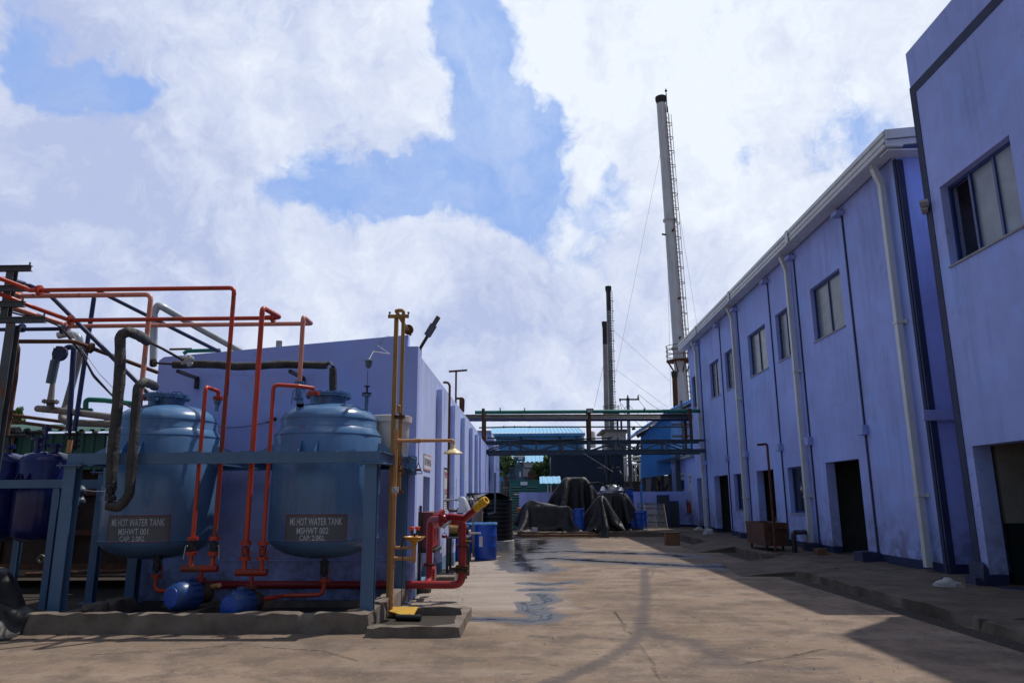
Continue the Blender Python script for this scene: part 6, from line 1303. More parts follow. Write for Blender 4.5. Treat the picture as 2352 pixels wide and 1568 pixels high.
m_ = MB(); e0, e1, e2 = U(1460, 993, 38.6), U(1541, 940, 37.9), U(1600, 912, 38.5); off_ = Vector((.3, 8, .0))
for A_, B_ in ((e0, e1), (e1, e2)):
    n_ = int((B_-A_).length/.16)
    for i in range(n_):
        p, q_ = A_.lerp(B_, i/n_), A_.lerp(B_, (i+1)/n_); mid = A_.lerp(B_, (i+.5)/n_)+Vector((0, 0, .07)); m_.add([p, mid, q_, p+off_, mid+off_, q_+off_, p-Vector((0, 0, .05)), q_-Vector((0, 0, .05)), p+off_-Vector((0, 0, .05)), q_+off_-Vector((0, 0, .05))], [(0, 1, 4, 3), (1, 2, 5, 4), (6, 0, 3, 8), (6, 8, 9, 7), (0, 6, 7, 2), (0, 2, 1)])
m_.build('roof', MT['bluesheet'], SHD, smooth=0)
m_ = MB(); m_.bar(e0+Vector((.1, .3, -.2)), e2+Vector((0, .3, -.2)), .1, .18); m_.build('rafter', MT['blacksteel'], SHD)
for px_, y_ in ((1480, 39.3), (1503, 39.6), (1522, 40), (1540, 38.6)):
    p = U(px_, 1110, y_); m_ = MB(); m_.box(p.x-.09, p.x+.09, y_, y_+.18, 0, p.z+.8); m_.build('post', MT['greysteel'], SHD)
m_ = MB(); m_.box(U(1560, 1100, 38.0).x-.12, U(1560, 1100, 38.0).x+.14, 38.0, 38.3, 0, 3.9); m_.build('post', MT['transf'], SHD)
m_ = MB(); m_.box(8.0, 14, 41.4, 41.6, 0, 4.0); m_.box(6.0, 8, 46, 46.2, 0, 2.6); m_.build('wall', MT['brickwall'], SHD)
m_ = MB(); w0, w1 = U(1518, 1060, 37.4), U(1592, 1044, 36.4); m_.add([w0, w1, w1+Vector((0, 1.6, .12)), w0+Vector((0, 1.6, .12)), w0-Vector((0, 0, .05)), w1-Vector((0, 0, .05)), w1+Vector((0, 1.6, .07)), w0+Vector((0, 1.6, .07))], [(0, 1, 2, 3), (4, 7, 6, 5), (0, 4, 5, 1), (0, 3, 7, 4)]); m_.build('awning', MT['navysheet'], SHD)
run('rain_pipe', 'bright blue round rain pipe at the far corner of the long factory building', 'bluesheet', [(1594, 934), (1600, 1045)], .085, 36.5, n=16)
m_ = MB(); 
for z in (4.6, 5.2, 5.8): m_.box(7.4, 8.6, 37.5, 37.6, z, z+.12)
m_.box(7.9, 8.0, 37.45, 37.65, 3.6, 6.5); tag(m_.build('ladder_frame', MT['greysteel']), 'dark steel ladder frame against the sky at the far end of the long factory building', 'frame')
# machinery under the shed
m_ = MB(); random.seed(4)
for i in range(14):
    x, z = random.uniform(U(1500, 1120, 40.5).x, U(1545, 1120, 40.5).x), random.uniform(1.7, 2.7); m_.cyl((x, 40.5, z), (x+random.uniform(-.3, .3), 40.5+random.uniform(-.3, .3), z-random.uniform(.2, .8)), random.uniform(.03, .09), n=10)
    if i % 3 == 0: m_.flange((x, 40.5, z), (random.random(), 0, random.random()), .14, .03)
m_.box(U(1490, 1120, 40.8).x, U(1560, 1120, 40.8).x, 40.8, 41.1, 0.2, 1.9); tag(m_.build('machinery', MT['blacksteel']), 'dark pipes and valves of machinery under the blue shed', 'machinery')
m_ = MB(); q = U(1485, 1118, 40); m_.box(q.x-.2, q.x+.35, 40.6, 40.9, .3, 2.6); tag(m_.build('white_duct', MT['galv']), 'pale box duct standing under the blue shed', 'duct')
# far warehouse
WH = thing('blue_warehouse', 'wide bright blue corrugated warehouse with pale ribbed roof, far behind the pipe bridge', 'warehouse', (U(1230, 1100, 70).x, 70, 0)); wl, wr = U(1128, 996, 70), U(1337, 996, 70)
m_ = MB(); m_.corr((wl.x, 70, 0), (wr.x-wl.x, 0, 0), (0, 0, wl.z), (0, -1, 0), .32, .05); m_.build('cladding', MT['bluesheet'], WH, smooth=0)
m_ = MB(); m_.corr((wl.x-.3, 69.6, wl.z), (wr.x-wl.x+.5, 0, 0), (-.9*0, 9, U(1128, 982, 79).z-wl.z), (0, -.2, 1), .36, .07); m_.build('roof', MT['paleblue'], WH, smooth=0)
m_ = MB(); m_.box(wl.x-.35, wr.x+.25, 69.5, 69.9, wl.z-.28, wl.z-.02); m_.build('gutter', MT['bluesheet'], WH)
m_ = MB(); m_.box(wl.x-.3, wl.x, 70, 80, 0, wl.z); m_.box(wr.x, wr.x+.2, 70, 80, 0, wl.z); m_.build('side_wall', MT['label_white'], WH)
m_ = MB()
for px_ in (1196, 1286, 1325): x = U(px_, 1000, 69.9).x; m_.cyl((x, 69.85, 0), (x, 69.85, wl.z-.3), .09)
m_.build('rain_pipe', MT['navypipe'], WH)
# dark container shed
CS = thing('navy_shed', 'dark navy corrugated container-like shed behind the tarpaulins', 'shed', (U(1350, 1100, 40).x, 40, 0)); l_, r__ = U(1265, 1046, 40), U(1432, 1046, 40)
m_ = MB(); m_.corr((l_.x, 40, 0), (r__.x-l_.x, 0, 0), (0, 0, l_.z), (0, -1, 0), .20, .035); m_.build('cladding', MT['navysheet'], CS, smooth=0)
m_ = MB(); m_.box(l_.x, r__.x, 40.05, 43, 0, l_.z-.05); m_.build('body', MT['navysheet'], CS); m_ = MB(); m_.corr((l_.x-.1, 39.9, l_.z), (r__.x-l_.x+.2, 0, 0), (0, 3.3, .1), (0, 0, 1), .2, .05); m_.build('roof', MT['bluesheet'], CS, smooth=0)
BW = MB(); BW.box(-1.5, 12, 50, 50.3, 0, U(1460, 1092, 50).z); BW.box(-1.7, 1.4, 44.8, 45.1, 0, 2.6); tag(BW.build('boundary_wall', MT['brickwall']), 'dark brick boundary wall far behind the yard', 'wall')
LS = thing('low_blue_roof_house', 'small grey house with a light blue sheet roof beyond the transformer', 'house', U(1290, 1080, 55))
m_ = MB(); m_.box(U(1200, 1080, 55).x, U(1262, 1080, 55).x, 55, 58, 0, U(1230, 1058, 55).z); m_.build('wall', MT['galv'], LS); m_ = MB(); p = U(1165, 1052, 54.5); q = U(1265, 1052, 54.5); m_.corr((p.x, 54.5, p.z-.3), (q.x-p.x, 0, 0), (0, 3, .75), (0, -.2, 1), .3, .06); m_.build('roof', MT['paleblue'], LS, smooth=0)
# generator
GN = thing('generator', 'teal louvered generator canopy behind the black water tank', 'generator', (U(1230, 1150, 38).x, 38, .2)); a0, a1 = U(1170, 1105, 38), U(1290, 1105, 38)
m_ = MB(); m_.box(a0.x, a1.x, 38, 40.5, .1, a0.z); m_.build('canopy', MT['gen'], GN, bevel=.02); m_ = MB(); m_.box(a0.x-.03, a1.x+.03, 37.96, 40.54, a0.z+.002, a0.z+.06); m_.build('roof', MT['gen'], GN)
for px0, px1 in ((1174, 1200), (1205, 1234), (1262, 1285)):
    xa_, xb_ = U(px0, 1150, 38).x, U(px1, 1150, 38).x; m_ = MB(); z = .5; zt_ = a0.z-.25
    m_.box(xa_, xb_, 37.975, 37.995, .45, zt_); pn = m_.build('louver_panel', MT['louver'], GN); m_ = MB()
    while z < zt_-.05: m_.add([(xa_, 37.974, z+.07), (xb_, 37.974, z+.07), (xb_, 37.93, z), (xa_, 37.93, z), (xa_, 37.974, z-.005), (xb_, 37.974, z-.005)], [(3, 2, 1, 0), (5, 2, 3, 4), (0, 4, 3), (1, 2, 5)]); z += .125
    m_.build('louver_blade', MT['gen'], pn, smooth=0)
m_ = MB(); q = U(1203.5, 1110, 37.9); m_.box(q.x-.18, q.x+.18, 37.9, 37.955, q.z-.08, q.z+.09); m_.build('name_plate', MT['label_white'], GN)
BR2 = thing('canopy_roof', 'small sky-blue sheet canopy on thin posts beside the generator', 'canopy', U(1262, 1110, 36)); p, q = U(1239, 1094, 37.6), U(1287, 1094, 37.4); lo = U(1240, 1110, 36.6)
m_ = MB(); m_.corr((p.x, 36.6, lo.z), (q.x-p.x, 0, 0), (0, 1.0, p.z-lo.z), (0, -.6, .8), .26, .02); m_.build('roof', MT['paleblue'], BR2, smooth=0)
for x in (p.x+.4, q.x-.5): m_ = MB(); m_.box(x-.03, x+.03, 36.75, 36.81, .2, lo.z); m_.build('post', MT['steel'], BR2)
m_ = MB(); m_.box(p.x+.55, q.x-.1, 37.2, 37.7, .2, lo.z-.1); m_.build('switch_box', MT['brickwall'], BR2)
# transformer
TR = thing('transformer', 'blue-grey power transformer with cooling fins and round conservator, above the generator', 'transformer', (U(1194, 1100, 42).x, 42, 0)); A_, B_ = U(1186, 1070, 42), U(1202, 1103, 42)
m_ = MB(); m_.box(A_.x, B_.x, 42, 43.2, .8, A_.z); m_.build('body', MT['transf'], TR); m_ = MB(); m_.box(A_.x-.08, B_.x+.08, 41.93, 43.3, A_.z+.001, A_.z+.06); m_.box(A_.x-.03, B_.x+.03, 41.95, 43.2, A_.z-1.0, A_.z-.95); m_.build('rim', MT['transf'], TR)
for px0 in (1170, 1204):
    xa_ = U(px0, 1080, 42).x
    for k in range(9): m_ = MB(); m_.box(xa_+k*.045, xa_+k*.045+.014, 42, 43.1, B_.z+.1, A_.z-.12); m_.build('fin', MT['transf'], TR)
    m_ = MB(); m_.box(xa_-.03, xa_+.42, 42.1, 43.0, A_.z-.119, A_.z-.07); m_.box(xa_-.1, xa_+.42, 42.1, 43.0, B_.z+.02, B_.z+.09); m_.build('fin_header', MT['transf'], TR)
q0, q1 = U(1181, 1052.5, 42.3), U(1206, 1052.5, 42.3); m_ = MB(); m_.cyl(q0, q1, .16, n=20); m_.build('conservator', MT['transf'], TR); m_ = MB()
for x_ in (1187, 1201): m_.bar(U(x_, 1054, 42.3), U(x_, 1070, 42.5), .05, .05)
m_.build('conservator_leg', MT['transf'], TR)
for x_ in (1191, 1195, 1199): m_ = MB(); q = U(x_, 1066, 42.8); m_.cyl(q-Vector((0, 0, .15)), q+Vector((0, 0, .15)), .05, .02); m_.build('bushing', MT['rust'], TR)
m_ = MB(); m_.box(q0.x+.25, q0.x+.5, 42.12, 42.135, q0.z-.07, q0.z+.07); m_.build('name_plate', MT['label_white'], TR); m_ = MB(); m_.box(A_.x+.17, A_.x+.26, 41.98, 41.995, A_.z-.6, A_.z-.32); m_.build('name_plate', MT['label_white'], TR)
q = U(1221, 1089, 41.5); m_ = MB(); m_.lathe(q, [(.22, .02), (.22, 0), (.16, -.02), (.10, -.02), (.001, 0)], 28, ax=(0, -1, 0)); m_.cyl(q+Vector((0, .02, 0)), q+Vector((0, .5, 0)), .2, n=24); tag(m_.build('round_duct', MT['rust']), 'round rusty duct mouth right of the transformer', 'duct')
m_ = MB(); 
for k in range(3): m_.tube([U(1139, 1121+k*5, 40), U(1170, 1120+k*6, 40)], .03)
for x_ in (1148, 1152, 1158): m_.bar(U(x_, 1104, 40.1), U(x_, 1122, 40.1), .04, .04)
tag(m_.build('guard_rail', MT['greysteel']), 'grey guard rails behind the black water tank', 'railing')
m_ = MB(); a0, a1 = U(1138, 1075, 33), U(1155, 1085, 33); m_.bar(a0, a1, .5, .03, up=(0, 0, 1)); tag(m_.build('window_awning', MT['paleblue']), 'small pale blue awning on the far end of the rear lavender building', 'awning')

# ---- boiler tower between the chimneys
BT = thing('boiler_house', 'whitish boiler tower cluttered with pipes at the foot of the twin far chimneys', 'boiler house', U(1415, 1040, 58)); a0, a1 = U(1393, 991, 58), U(1440, 1060, 58)
m_ = MB(); m_.box(a0.x, a1.x, 58, 62, 0, a0.z); m_.build('wall', MT['chimneygrey'], BT); m_ = MB(); m_.box(a0.x-.4, a1.x+.3, 57.6, 62.4, a0.z+.001, a0.z+.15); m_.box(a0.x-.1, a1.x+.1, 57.8, 57.99, 5.6, 5.8); m_.build('roof', MT['greysteel'], BT)
m_ = MB(); random.seed(9)
for i in range(9): x = random.uniform(a0.x, a1.x); z = random.uniform(4.5, a0.z); m_.tube([(x, 57.7, z), (x+random.uniform(-.6, .6), 57.7, z-.2), (x+random.uniform(-.6, .6), 57.7, z-1.6)], .05)
m_.tube([(a0.x+.9, 58, a0.z), (a0.x+.9, 58, a0.z+1.3)], .08); m_.tube([(a0.x+1.2, 58, a0.z), (a0.x+1.2, 58, a0.z+1.3)], .08); m_.build('pipework', MT['blacksteel'], BT)
q = U(1358, 1010, 56); m_ = MB(); m_.lathe(q-Vector((0, 0, .6)), [(.001, 0), (.30, .02), (.33, .1), (.33, 1.15), (.28, 1.25), (.001, 1.28)], 24); tag(m_.build('cream_tank', MT['whitetank']), 'small cream cylindrical tank beyond the middle stanchion of the pipe bridge', 'tank')
m_ = MB(); m_.cyl(q+Vector((.2, 0, -1.6)), q+Vector((.9, 0, -1.6)), .45, n=24); m_.box(q.x-.8, q.x+2.4, 55.9, 56.3, q.z-2.3, q.z-2.1); tag(m_.build('grey_tank', MT['chimneygrey']), 'grey drum-shaped vessel on a ledge beyond the pipe bridge', 'tank')

def chimney(label, base, top, r0, r1, zb_, mat, cap, seams=8, group=None, soot=.06):
    base, top = Vector(base), Vector(top); T = thing('chimney', label, 'chimney', base, group); f = lambda t: base.lerp(top, t)
    m_ = MB(); n_ = 24
    for i in range(n_): pass
    k = 1-soot; m_.cyl(f(0), f(k), r0, r0+(r1-r0)*k, n=28, caps=False); m_.build('shaft', MT[mat], T, smooth=60); m_ = MB(); m_.cyl(f(k), f(1), r0+(r1-r0)*k+.003, r1, n=28); m_.build('sooty_top', MT['soot'], T)
    ax = (top-base).normalized(); m_ = MB(); m_.cyl(f(1)-ax*.25, f(1), cap, cap, n=28); m_.cyl(f(1)-ax*.55, f(1)-ax*.25, r1*1.02, cap, n=28); m_.build('cap_ring', MT['soot'], T)
    for i in range(1, seams): t = i/seams*.93; r_ = r0+(r1-r0)*t; m_ = MB(); m_.cyl(f(t)-ax*.02, f(t)+ax*.02, r_+.012, n=28); m_.build('seam', MT[mat], T)
    return T, f, ax
C0 = U(1568, 1060, 60); C0.z = 0; Ct = U(1517.5, 224, 60); C0 = Vector((13.0, 60, 0))
T, f, ax = chimney('tallest white steel chimney with ladder cage and railed platform, right of the twin chimneys', C0, Ct, .56, .41, 0, 'chimney', .50, 11, soot=.018)
def tz(z): return (z-C0.z)/(Ct.z-C0.z)
for yy in (506, 800): 
    z = U(1545, yy, 60).z; c = f(tz(z)); m_ = MB(); m_.flange(c, ax, .58 if yy < 600 else .66, .07, n=28, bolts=18); m_.build('flange', MT['chimney'], T)
zp_ = U(1563, 829, 60).z; c = f(tz(zp_)); m_ = MB(); m_.cyl(c-Vector((0, 0, .06)), c+Vector((0, 0, .04)), 1.12, n=36)
for i in range(8): a = i*math.pi/4+.2; d = Vector((math.cos(a), math.sin(a), 0)); m_.bar(c+d*1.05-Vector((0, 0, .05)), c+d*.5-Vector((0, 0, 1.0)), .07, .07)
m_.build('platform', MT['rust'], T)
m_ = MB()
for h in (.45, .85, 1.25):
    n_ = 32
    for i in range(n_): a, b_ = 2*math.pi*i/n_, 2*math.pi*(i+1)/n_; m_.bar(c+Vector((1.1*math.cos(a), 1.1*math.sin(a), h)), c+Vector((1.1*math.cos(b_), 1.1*math.sin(b_), h)), .045, .045)
for i in range(8): a = i*math.pi/4+.1; m_.bar(c+Vector((1.1*math.cos(a), 1.1*math.sin(a), 0)), c+Vector((1.1*math.cos(a), 1.1*math.sin(a), 1.25)), .045, .045)
m_.build('railing', MT['rust'], T)
m_ = MB(); d = Vector((.80, -.60, 0)).normalized(); s_ = Vector((-d.y, d.x, 0))
zlist = [3+i*.4 for i in range(int((Ct.z-4.5)/.4))]
for s1 in (-.2, .2): m_.bar(f(tz(3))+d*.66+s_*s1, f(tz(Ct.z-1))+d*.51+s_*s1, .05, .05)
for z in zlist: p = f(tz(z))+d*(.66-.15*tz(z)); m_.bar(p-s_*.2, p+s_*.2, .03, .03)
m_.build('ladder', MT['rust'], T)
m_ = MB(); z = 6.0
while z < Ct.z-2:
    p = f(tz(z))+d*(.66-.15*tz(z)); pts = [p+s_*.32*math.cos(t)+d*.36*math.sin(t) for t in [math.pi*i/8 for i in range(9)]]
    for a, b_ in zip(pts, pts[1:]): m_.bar(a, b_, .045, .045)
    z += 1.35
for t_ in (.25, .5, .75): a_ = math.pi*t_; m_.bar(f(tz(6))+d*(.66+.36*math.sin(a_))+s_*.32*math.cos(a_), f(tz(Ct.z-2))+d*(.52+.36*math.sin(a_))+s_*.32*math.cos(a_), .03, .03)
m_.build('ladder_cage', MT['rust'], T)
m_ = MB(); p = Ct+d*.55; m_.bar(p-Vector((0, 0, 1.7)), p+Vector((0, 0, .2)), .08, .08); m_.cyl(p+Vector((0, 0, .15)), p+Vector((0, 0, .7)), .03); m_.ball(p+Vector((0, 0, .45)), .12); m_.build('lightning_rod', MT['soot'], T)
for yy, dd in ((540, (-.6, -.1)), (535, (.1, -.6)), (690, (.2, -.62)), (780, (.0, -.66))): z = U(1545, yy, 60).z; c = f(tz(z)); m_ = MB(); m_.cyl(c+Vector((dd[0]*.6, dd[1]*.6, 0)), c+Vector((dd[0]*1.3, dd[1]*1.3, .05)), .08); m_.build('sampling_port', MT['rust'], T)
def wire(label, a, b_, r=.012, sag=0, mat='steel', name='guy_wire', par=None):
    m_ = MB(); a, b_ = Vector(a), Vector(b_); pts = [a.lerp(b_, t/8)-Vector((0, 0, sag*4*t/8*(1-t/8))) for t in range(9)]; m_.tube(pts, r, n=5, bend=.01); return m_.build(name, MT[mat], par)
wire('', U(1518, 346, 60), U(1410, 880, 66), .011, par=T); wire('', U(1518, 346, 60), U(1400, 935, 66), .0, par=None) if False else None
wire('', U(1530, 450, 60), U(1541, 932, 58), .011, par=T); wire('', U(1554, 449, 60), U(1606, 780, 64), .011, par=T); wire('', U(1540, 520, 60), U(1580, 800, 60.4), .011, par=T)
T2 = chimney('brown rusty short flue pipe standing beside the foot of the tall chimney', (U(1551, 960, 57).x, 57, 3), U(1549, 853, 57), .20, .20, 0, 'rust', .26, 3)[0]
b2_, t2_ = U(1405, 990, 60), U(1397, 658, 60)
T, f2, ax2 = chimney('slim sooty chimney with full-height ladder, the taller of the two distant ones', (b2_.x, 60, 4), t2_, .22, .20, 0, 'chimneygrey', .27, 9, 'twin distant chimneys', soot=.14)
m_ = MB()
for s1 in (-.2, .2): m_.bar(f2(.1)+Vector((s1+.08, -.42, 0)), f2(.97)+Vector((s1+.06, -.42, 0)), .04, .04)
for i in range(60): p = f2(.1+.87*i/60)+Vector((.07, -.42, 0)); m_.bar(p-Vector((.2, 0, 0)), p+Vector((.2, 0, 0)), .035, .035)
for i in range(15): p = f2(.12+.84*i/15)+Vector((.07, -.42, 0)); m_.bar(p-Vector((.26, 0, 0)), p+Vector((-.26, -.3, 0)), .03, .03); m_.bar(p+Vector((.26, 0, 0)), p+Vector((.26, -.3, 0)), .03, .03); m_.bar(p+Vector((.26, -.3, 0)), p+Vector((-.26, -.3, 0)), .03, .03)
m_.build('ladder', MT['greysteel'], T)
b3_, t3_ = U(1393, 990, 62), U(1388.5, 739, 62)
chimney('grey chimney with black top, the shorter of the two distant ones', (b3_.x, 62, 4), t3_, .21, .20, 0, 'chimneygrey', .25, 6, 'twin distant chimneys', soot=.16)
q = U(1404, 945, 60); m_ = MB(); m_.cyl(q+Vector((0, 0, -.25)), q+Vector((0, 0, -.05)), .68, n=28)
for i in range(10): a = i*math.pi/5; m_.bar(q+Vector((.66*math.cos(a), .66*math.sin(a), -.05)), q+Vector((.66*math.cos(a), .66*math.sin(a), .45)), .035, .035)
m_.cyl(q+Vector((0, 0, .43)), q+Vector((0, 0, .47)), .68, n=28, caps=False); m_.build('platform', MT['rust'], T)
wire('', U(1410, 760, 60), U(1538, 875, 58), .011, par=T); wire('', U(1410, 845, 60), U(1533, 935, 58), .011, par=T); wire('', U(1388, 830, 62), U(1365, 935, 60), .018, par=T)
# utility pole
PO = thing('utility_pole', 'grey cement electricity pole with steel cross-arm behind the pipe bridge', 'utility pole', (U(1446, 1100, 42).x, 42, 0)); q = U(1442, 914, 42)
m_ = MB(); xo = U(1447, 1100, 42).x; m_.add([(xo-.12, 41.88, 0), (xo+.12, 41.88, 0), (xo+.12, 42.12, 0), (xo-.12, 42.12, 0), (q.x-.08, 41.92, q.z), (q.x+.08, 41.92, q.z), (q.x+.08, 42.08, q.z), (q.x-.08, 42.08, q.z)], [(3, 2, 1, 0), (4, 5, 6, 7), (0, 1, 5, 4), (1, 2, 6, 5), (2, 3, 7, 6), (3, 0, 4, 7)]); m_.build('pole', MT['pole'], PO)
m_ = MB(); m_.bar(U(1422, 917, 41.9), U(1468, 917, 41.9), .06, .09); m_.build('cross_arm', MT['blacksteel'], PO)
for x_ in (1424, 1442, 1466): m_ = MB(); p = U(x_, 915, 41.9); m_.lathe(p, [(.05, 0), (.07, .03), (.03, .06), (.06, .10), (.03, .14), (.05, .18), (.001, .22)], 12, ax=ZU if x_ != 1424 else (0, 0, -1)); m_.build('insulator', MT['rustdark'], PO)
for a_, b_ in (((1467, 905), (1535, 950)), ((1467, 918), (1530, 985)), ((1426, 925), (1480, 985)), ((1445, 930), (1520, 990))): wire('', U(*a_, 41.9), U(*b_, 39), .012, .12, mat='blacksteel', name='power_line', par=PO)
m_ = MB(); m_.tube([U(1424, 925, 41.9), U(1430, 945, 41.9), U(1443, 955, 41.9)], .015, n=6, bend=.3); m_.tube([U(1443, 930, 41.9), U(1432, 940, 41.9), U(1434, 950, 41.9)], .015, n=6, bend=.3); m_.build('jumper', MT['black'], PO)
m_ = MB(); p = U(1452, 985, 41.8); m_.cyl(p, p+Vector((.15, -.1, .02)), .07); m_.build('siren', MT['black'], PO)
TS = thing('glazed_shack', 'pale shack with white-framed windows seen between the utility pole and blue shed', 'shack', U(1460, 1100, 48)); a0, a1 = U(1431, 1065, 48), U(1475, 1117, 48)
m_ = MB(); m_.box(a0.x, a1.x, 48, 48.6, 0, a1.z); m_.build('wall', MT['brickwall'], TS); m_ = MB()
for x_ in (1433, 1440, 1452, 1460, 1470): p = U(x_, 1080, 48); m_.box(p.x-.05, p.x+.05, 48, 48.1, a1.z-.2, a0.z)
m_.box(a0.x, a1.x, 47.95, 47.99, a1.z-.1, a1.z); m_.box(a0.x, a1.x, 47.95, 47.99, a0.z-.1, a0.z); m_.build('window_frame', MT['label_white'], TS)
m_ = MB()
for k, y_ in enumerate((1052, 1060, 1069)): m_.tube([U(1432, y_, 49), U(1472, y_-4, 49)], .06)
m_.build('duct', MT['galv'], TS)

# ---- trees
def tree(name, label, x, y, zb_, zt_, rx, n=1500, ls=.16, mat='leaf', group=None, seed=0):
    rnd = random.Random(seed); T = thing(name, label, 'tree', (x, y, 0), group); m_ = MB(); m_.tube([(x, y, 0), (x+.05, y, zb_), (x, y, zb_+(zt_-zb_)*.6)], .12, n=8)
    for i in range(6): a = rnd.random()*6.28; p0 = Vector((x, y, zb_+(zt_-zb_)*rnd.uniform(.0, .4))); m_.cyl(p0, p0+Vector((math.cos(a)*rx*.6, math.sin(a)*rx*.6, (zt_-zb_)*.35)), .05, .015, n=6)
    m_.build('trunk', MT['bark'], T); m_ = MB(); cz = (zb_+zt_)/2; hz = (zt_-zb_)/2; cl = []
    for i in range(26):
        a, e = rnd.random()*6.28, rnd.uniform(-1, 1); rr = rnd.uniform(.35, .9); cl.append((Vector((x+math.cos(a)*rx*rr*math.sqrt(1-e*e), y+math.sin(a)*rx*rr*math.sqrt(1-e*e), cz+e*hz*rr)), rnd.uniform(.22, .42)*rx))
    for i in range(n):
        c, r = cl[rnd.randrange(26)]; v = Vector((rnd.gauss(0, 1), rnd.gauss(0, 1), rnd.gauss(0, 1))).normalized(); p = c+v*r*rnd.uniform(.55, 1.05)
        u = (v+Vector((rnd.gauss(0, .7), rnd.gauss(0, .7), rnd.gauss(0, .7)))).normalized(); w_ = u.cross(Vector((rnd.gauss(0, 1), rnd.gauss(0, 1), rnd.gauss(0, 1)))).normalized(); u2 = u.cross(w_); s_ = ls*rnd.uniform(.6, 1.3)
        m_.add([p-w_*s_*.5, p+u2*s_*.2, p+w_*s_*.5, p-u2*s_*.2], [(0, 1, 2, 3)])
    m_.build('crown', MT[mat], T, smooth=0); return T
def treeP(label, px_, y0_, y1_, wpx, Y, n, ls, mat='leaf', seed=0, group='trees beyond the yard'):
    a, b_ = U(px_, y0_, Y), U(px_, y1_, Y); return tree('leafy_tree', label, a.x, Y, b_.z, a.z, wpx/FP*Y*1.02, n, ls, mat, group, seed)
treeP('bushy green tree left of the transformer', 1158, 1036, 1100, 25, 43.6, 3600, .20, seed=1)
treeP('small sunlit green tree right of the transformer', 1234, 1058, 1100, 16, 43.6, 1900, .17, seed=2)
treeP('green tree partly behind the navy shed', 1258, 1040, 1100, 14, 43.6, 1800, .18, seed=3)
treeP('dark green tree between the pole and the blue shed', 1464, 1008, 1120, 18, 58, 1900, .26, 'leafdark', seed=4)
treeP('fine-leaved tree top showing over the pipes at the far left', 42, 930, 985, 17, 24, 1300, .13, 'leaf', seed=5)
treeP('tree top cut by the left edge above the low rusty pipes', 0, 888, 960, 14, 24, 1000, .13, 'leafdark', seed=6)
treeP('small tree top above the green shed roof', 188, 972, 985, 9, 30, 350, .14, 'leafdark', seed=7)
treeP('small tree top above the green shed roof, next to the lagged pipe', 218, 972, 990, 9, 30, 350, .14, 'leafdark', seed=8)

# ================================================================== right side small things
q0, q1 = U(1759, 1255, 20.1), U(1810, 1255, 20.1); BI = thing('waste_bin', 'red-brown rusty steel bin on short legs beside the long factory wall', 'bin', (q0.x, 20.1, .15)); zt_ = U(1785, 1200, 20.1).z
m_ = MB(); z0_ = .29; m_.add([(q0.x, 20.1, z0_), (q1.x, 20.1, z0_), (q1.x, 21.7, z0_), (q0.x, 21.7, z0_), (q0.x-.03, 20.07, zt_), (q1.x+.03, 20.07, zt_), (q1.x+.03, 21.73, zt_), (q0.x-.03, 21.73, zt_),
    (q0.x, 20.1, zt_), (q1.x, 20.1, zt_), (q1.x, 21.7, zt_), (q0.x, 21.7, zt_), (q0.x+.03, 20.13, z0_+.02), (q1.x-.03, 20.13, z0_+.02), (q1.x-.03, 21.67, z0_+.02), (q0.x+.03, 21.67, z0_+.02)],
    [(3, 2, 1, 0), (0, 1, 5, 4), (1, 2, 6, 5), (2, 3, 7, 6), (3, 0, 4, 7), (4, 5, 9, 8), (5, 6, 10, 9), (6, 7, 11, 10), (7, 4, 8, 11), (8, 9, 13, 12), (9, 10, 14, 13), (10, 11, 15, 14), (11, 8, 12, 15), (12, 13, 14, 15)]); m_.build('body', MT['bin'], BI)
m_ = MB(); m_.box(q0.x+.02, q1.x-.0, 20.03, 20.065, zt_-.16, zt_-.12); m_.build('rim_bar', MT['bin'], BI)
for x in (q0.x+.06, q1.x-.1):
    for y in (20.2, 21.55): m_ = MB(); m_.box(x-.025, x+.025, y-.025, y+.025, .15, z0_); m_.build('leg', MT['blacksteel'], BI)
a0 = U(1782, 1270, 19.5); m_ = MB(); zt_ = zrow(a0.x, 19.5, 1019); m_.tube([(a0.x, 19.5, .15), (a0.x, 19.5, zt_), (a0.x-.28, 19.4, zt_-.03)], .032, bend=.06); tag(m_.build('standpipe', MT['rust'], smooth=50), 'tall rusty pipe with a bent top standing in front of the waste bin', 'pipe')
m_ = MB(); m_.tube([UX(1849, 1221, 7.79), U(1822, 1222, 19.6), Vector((U(1822, 1222, 19.6).x, 19.6, .15))], .065, bend=.14, n=18); tag(m_.build('drain_elbow', MT['black'], smooth=50), 'black drain pipe elbow coming out of the long factory wall', 'pipe')
q = UZ(1552, 1245, 0); m_ = MB(); m_.box(4.62, 5.08, 25.4, 25.8, 0, .40); m_.box(4.60, 5.10, 25.38, 25.82, .401, .425); tag(m_.build('wooden_box', MT['wood'], bevel=.01), 'small brown wooden box standing alone on the yard near the drain', 'box')
def rock(p, rx, ry, rz, label, seed): 
    m_ = MB(); n_ = 18; k = 10
    for i in range(k+1):
        ph = math.pi/2*i/k
        for j in range(n_): th = 2*math.pi*j/n_; d = Vector((math.cos(th)*math.cos(ph), math.sin(th)*math.cos(ph), math.sin(ph))); s_ = 1+.28*noise.noise(d*1.8+Vector((seed, 0, 0)))+.10*noise.noise(d*5); m_.v.append((p[0]+d.x*rx*s_, p[1]+d.y*ry*s_, p[2]+max(0, d.z)*rz*s_))
    for i in range(k):
        for j in range(n_): m_.f.append((i*n_+j, i*n_+(j+1) % n_, (i+1)*n_+(j+1) % n_, (i+1)*n_+j))
    return tag(m_.build('stone', MT['stone'], smooth=30), label, 'stone', 'pale stones on the walkway')
q = UZ(2180, 1348, .15); rock((q.x+.05, q.y+.1, .14), .23, .14, .13, 'white flat stone on the walkway by the corner of the near building', 1)
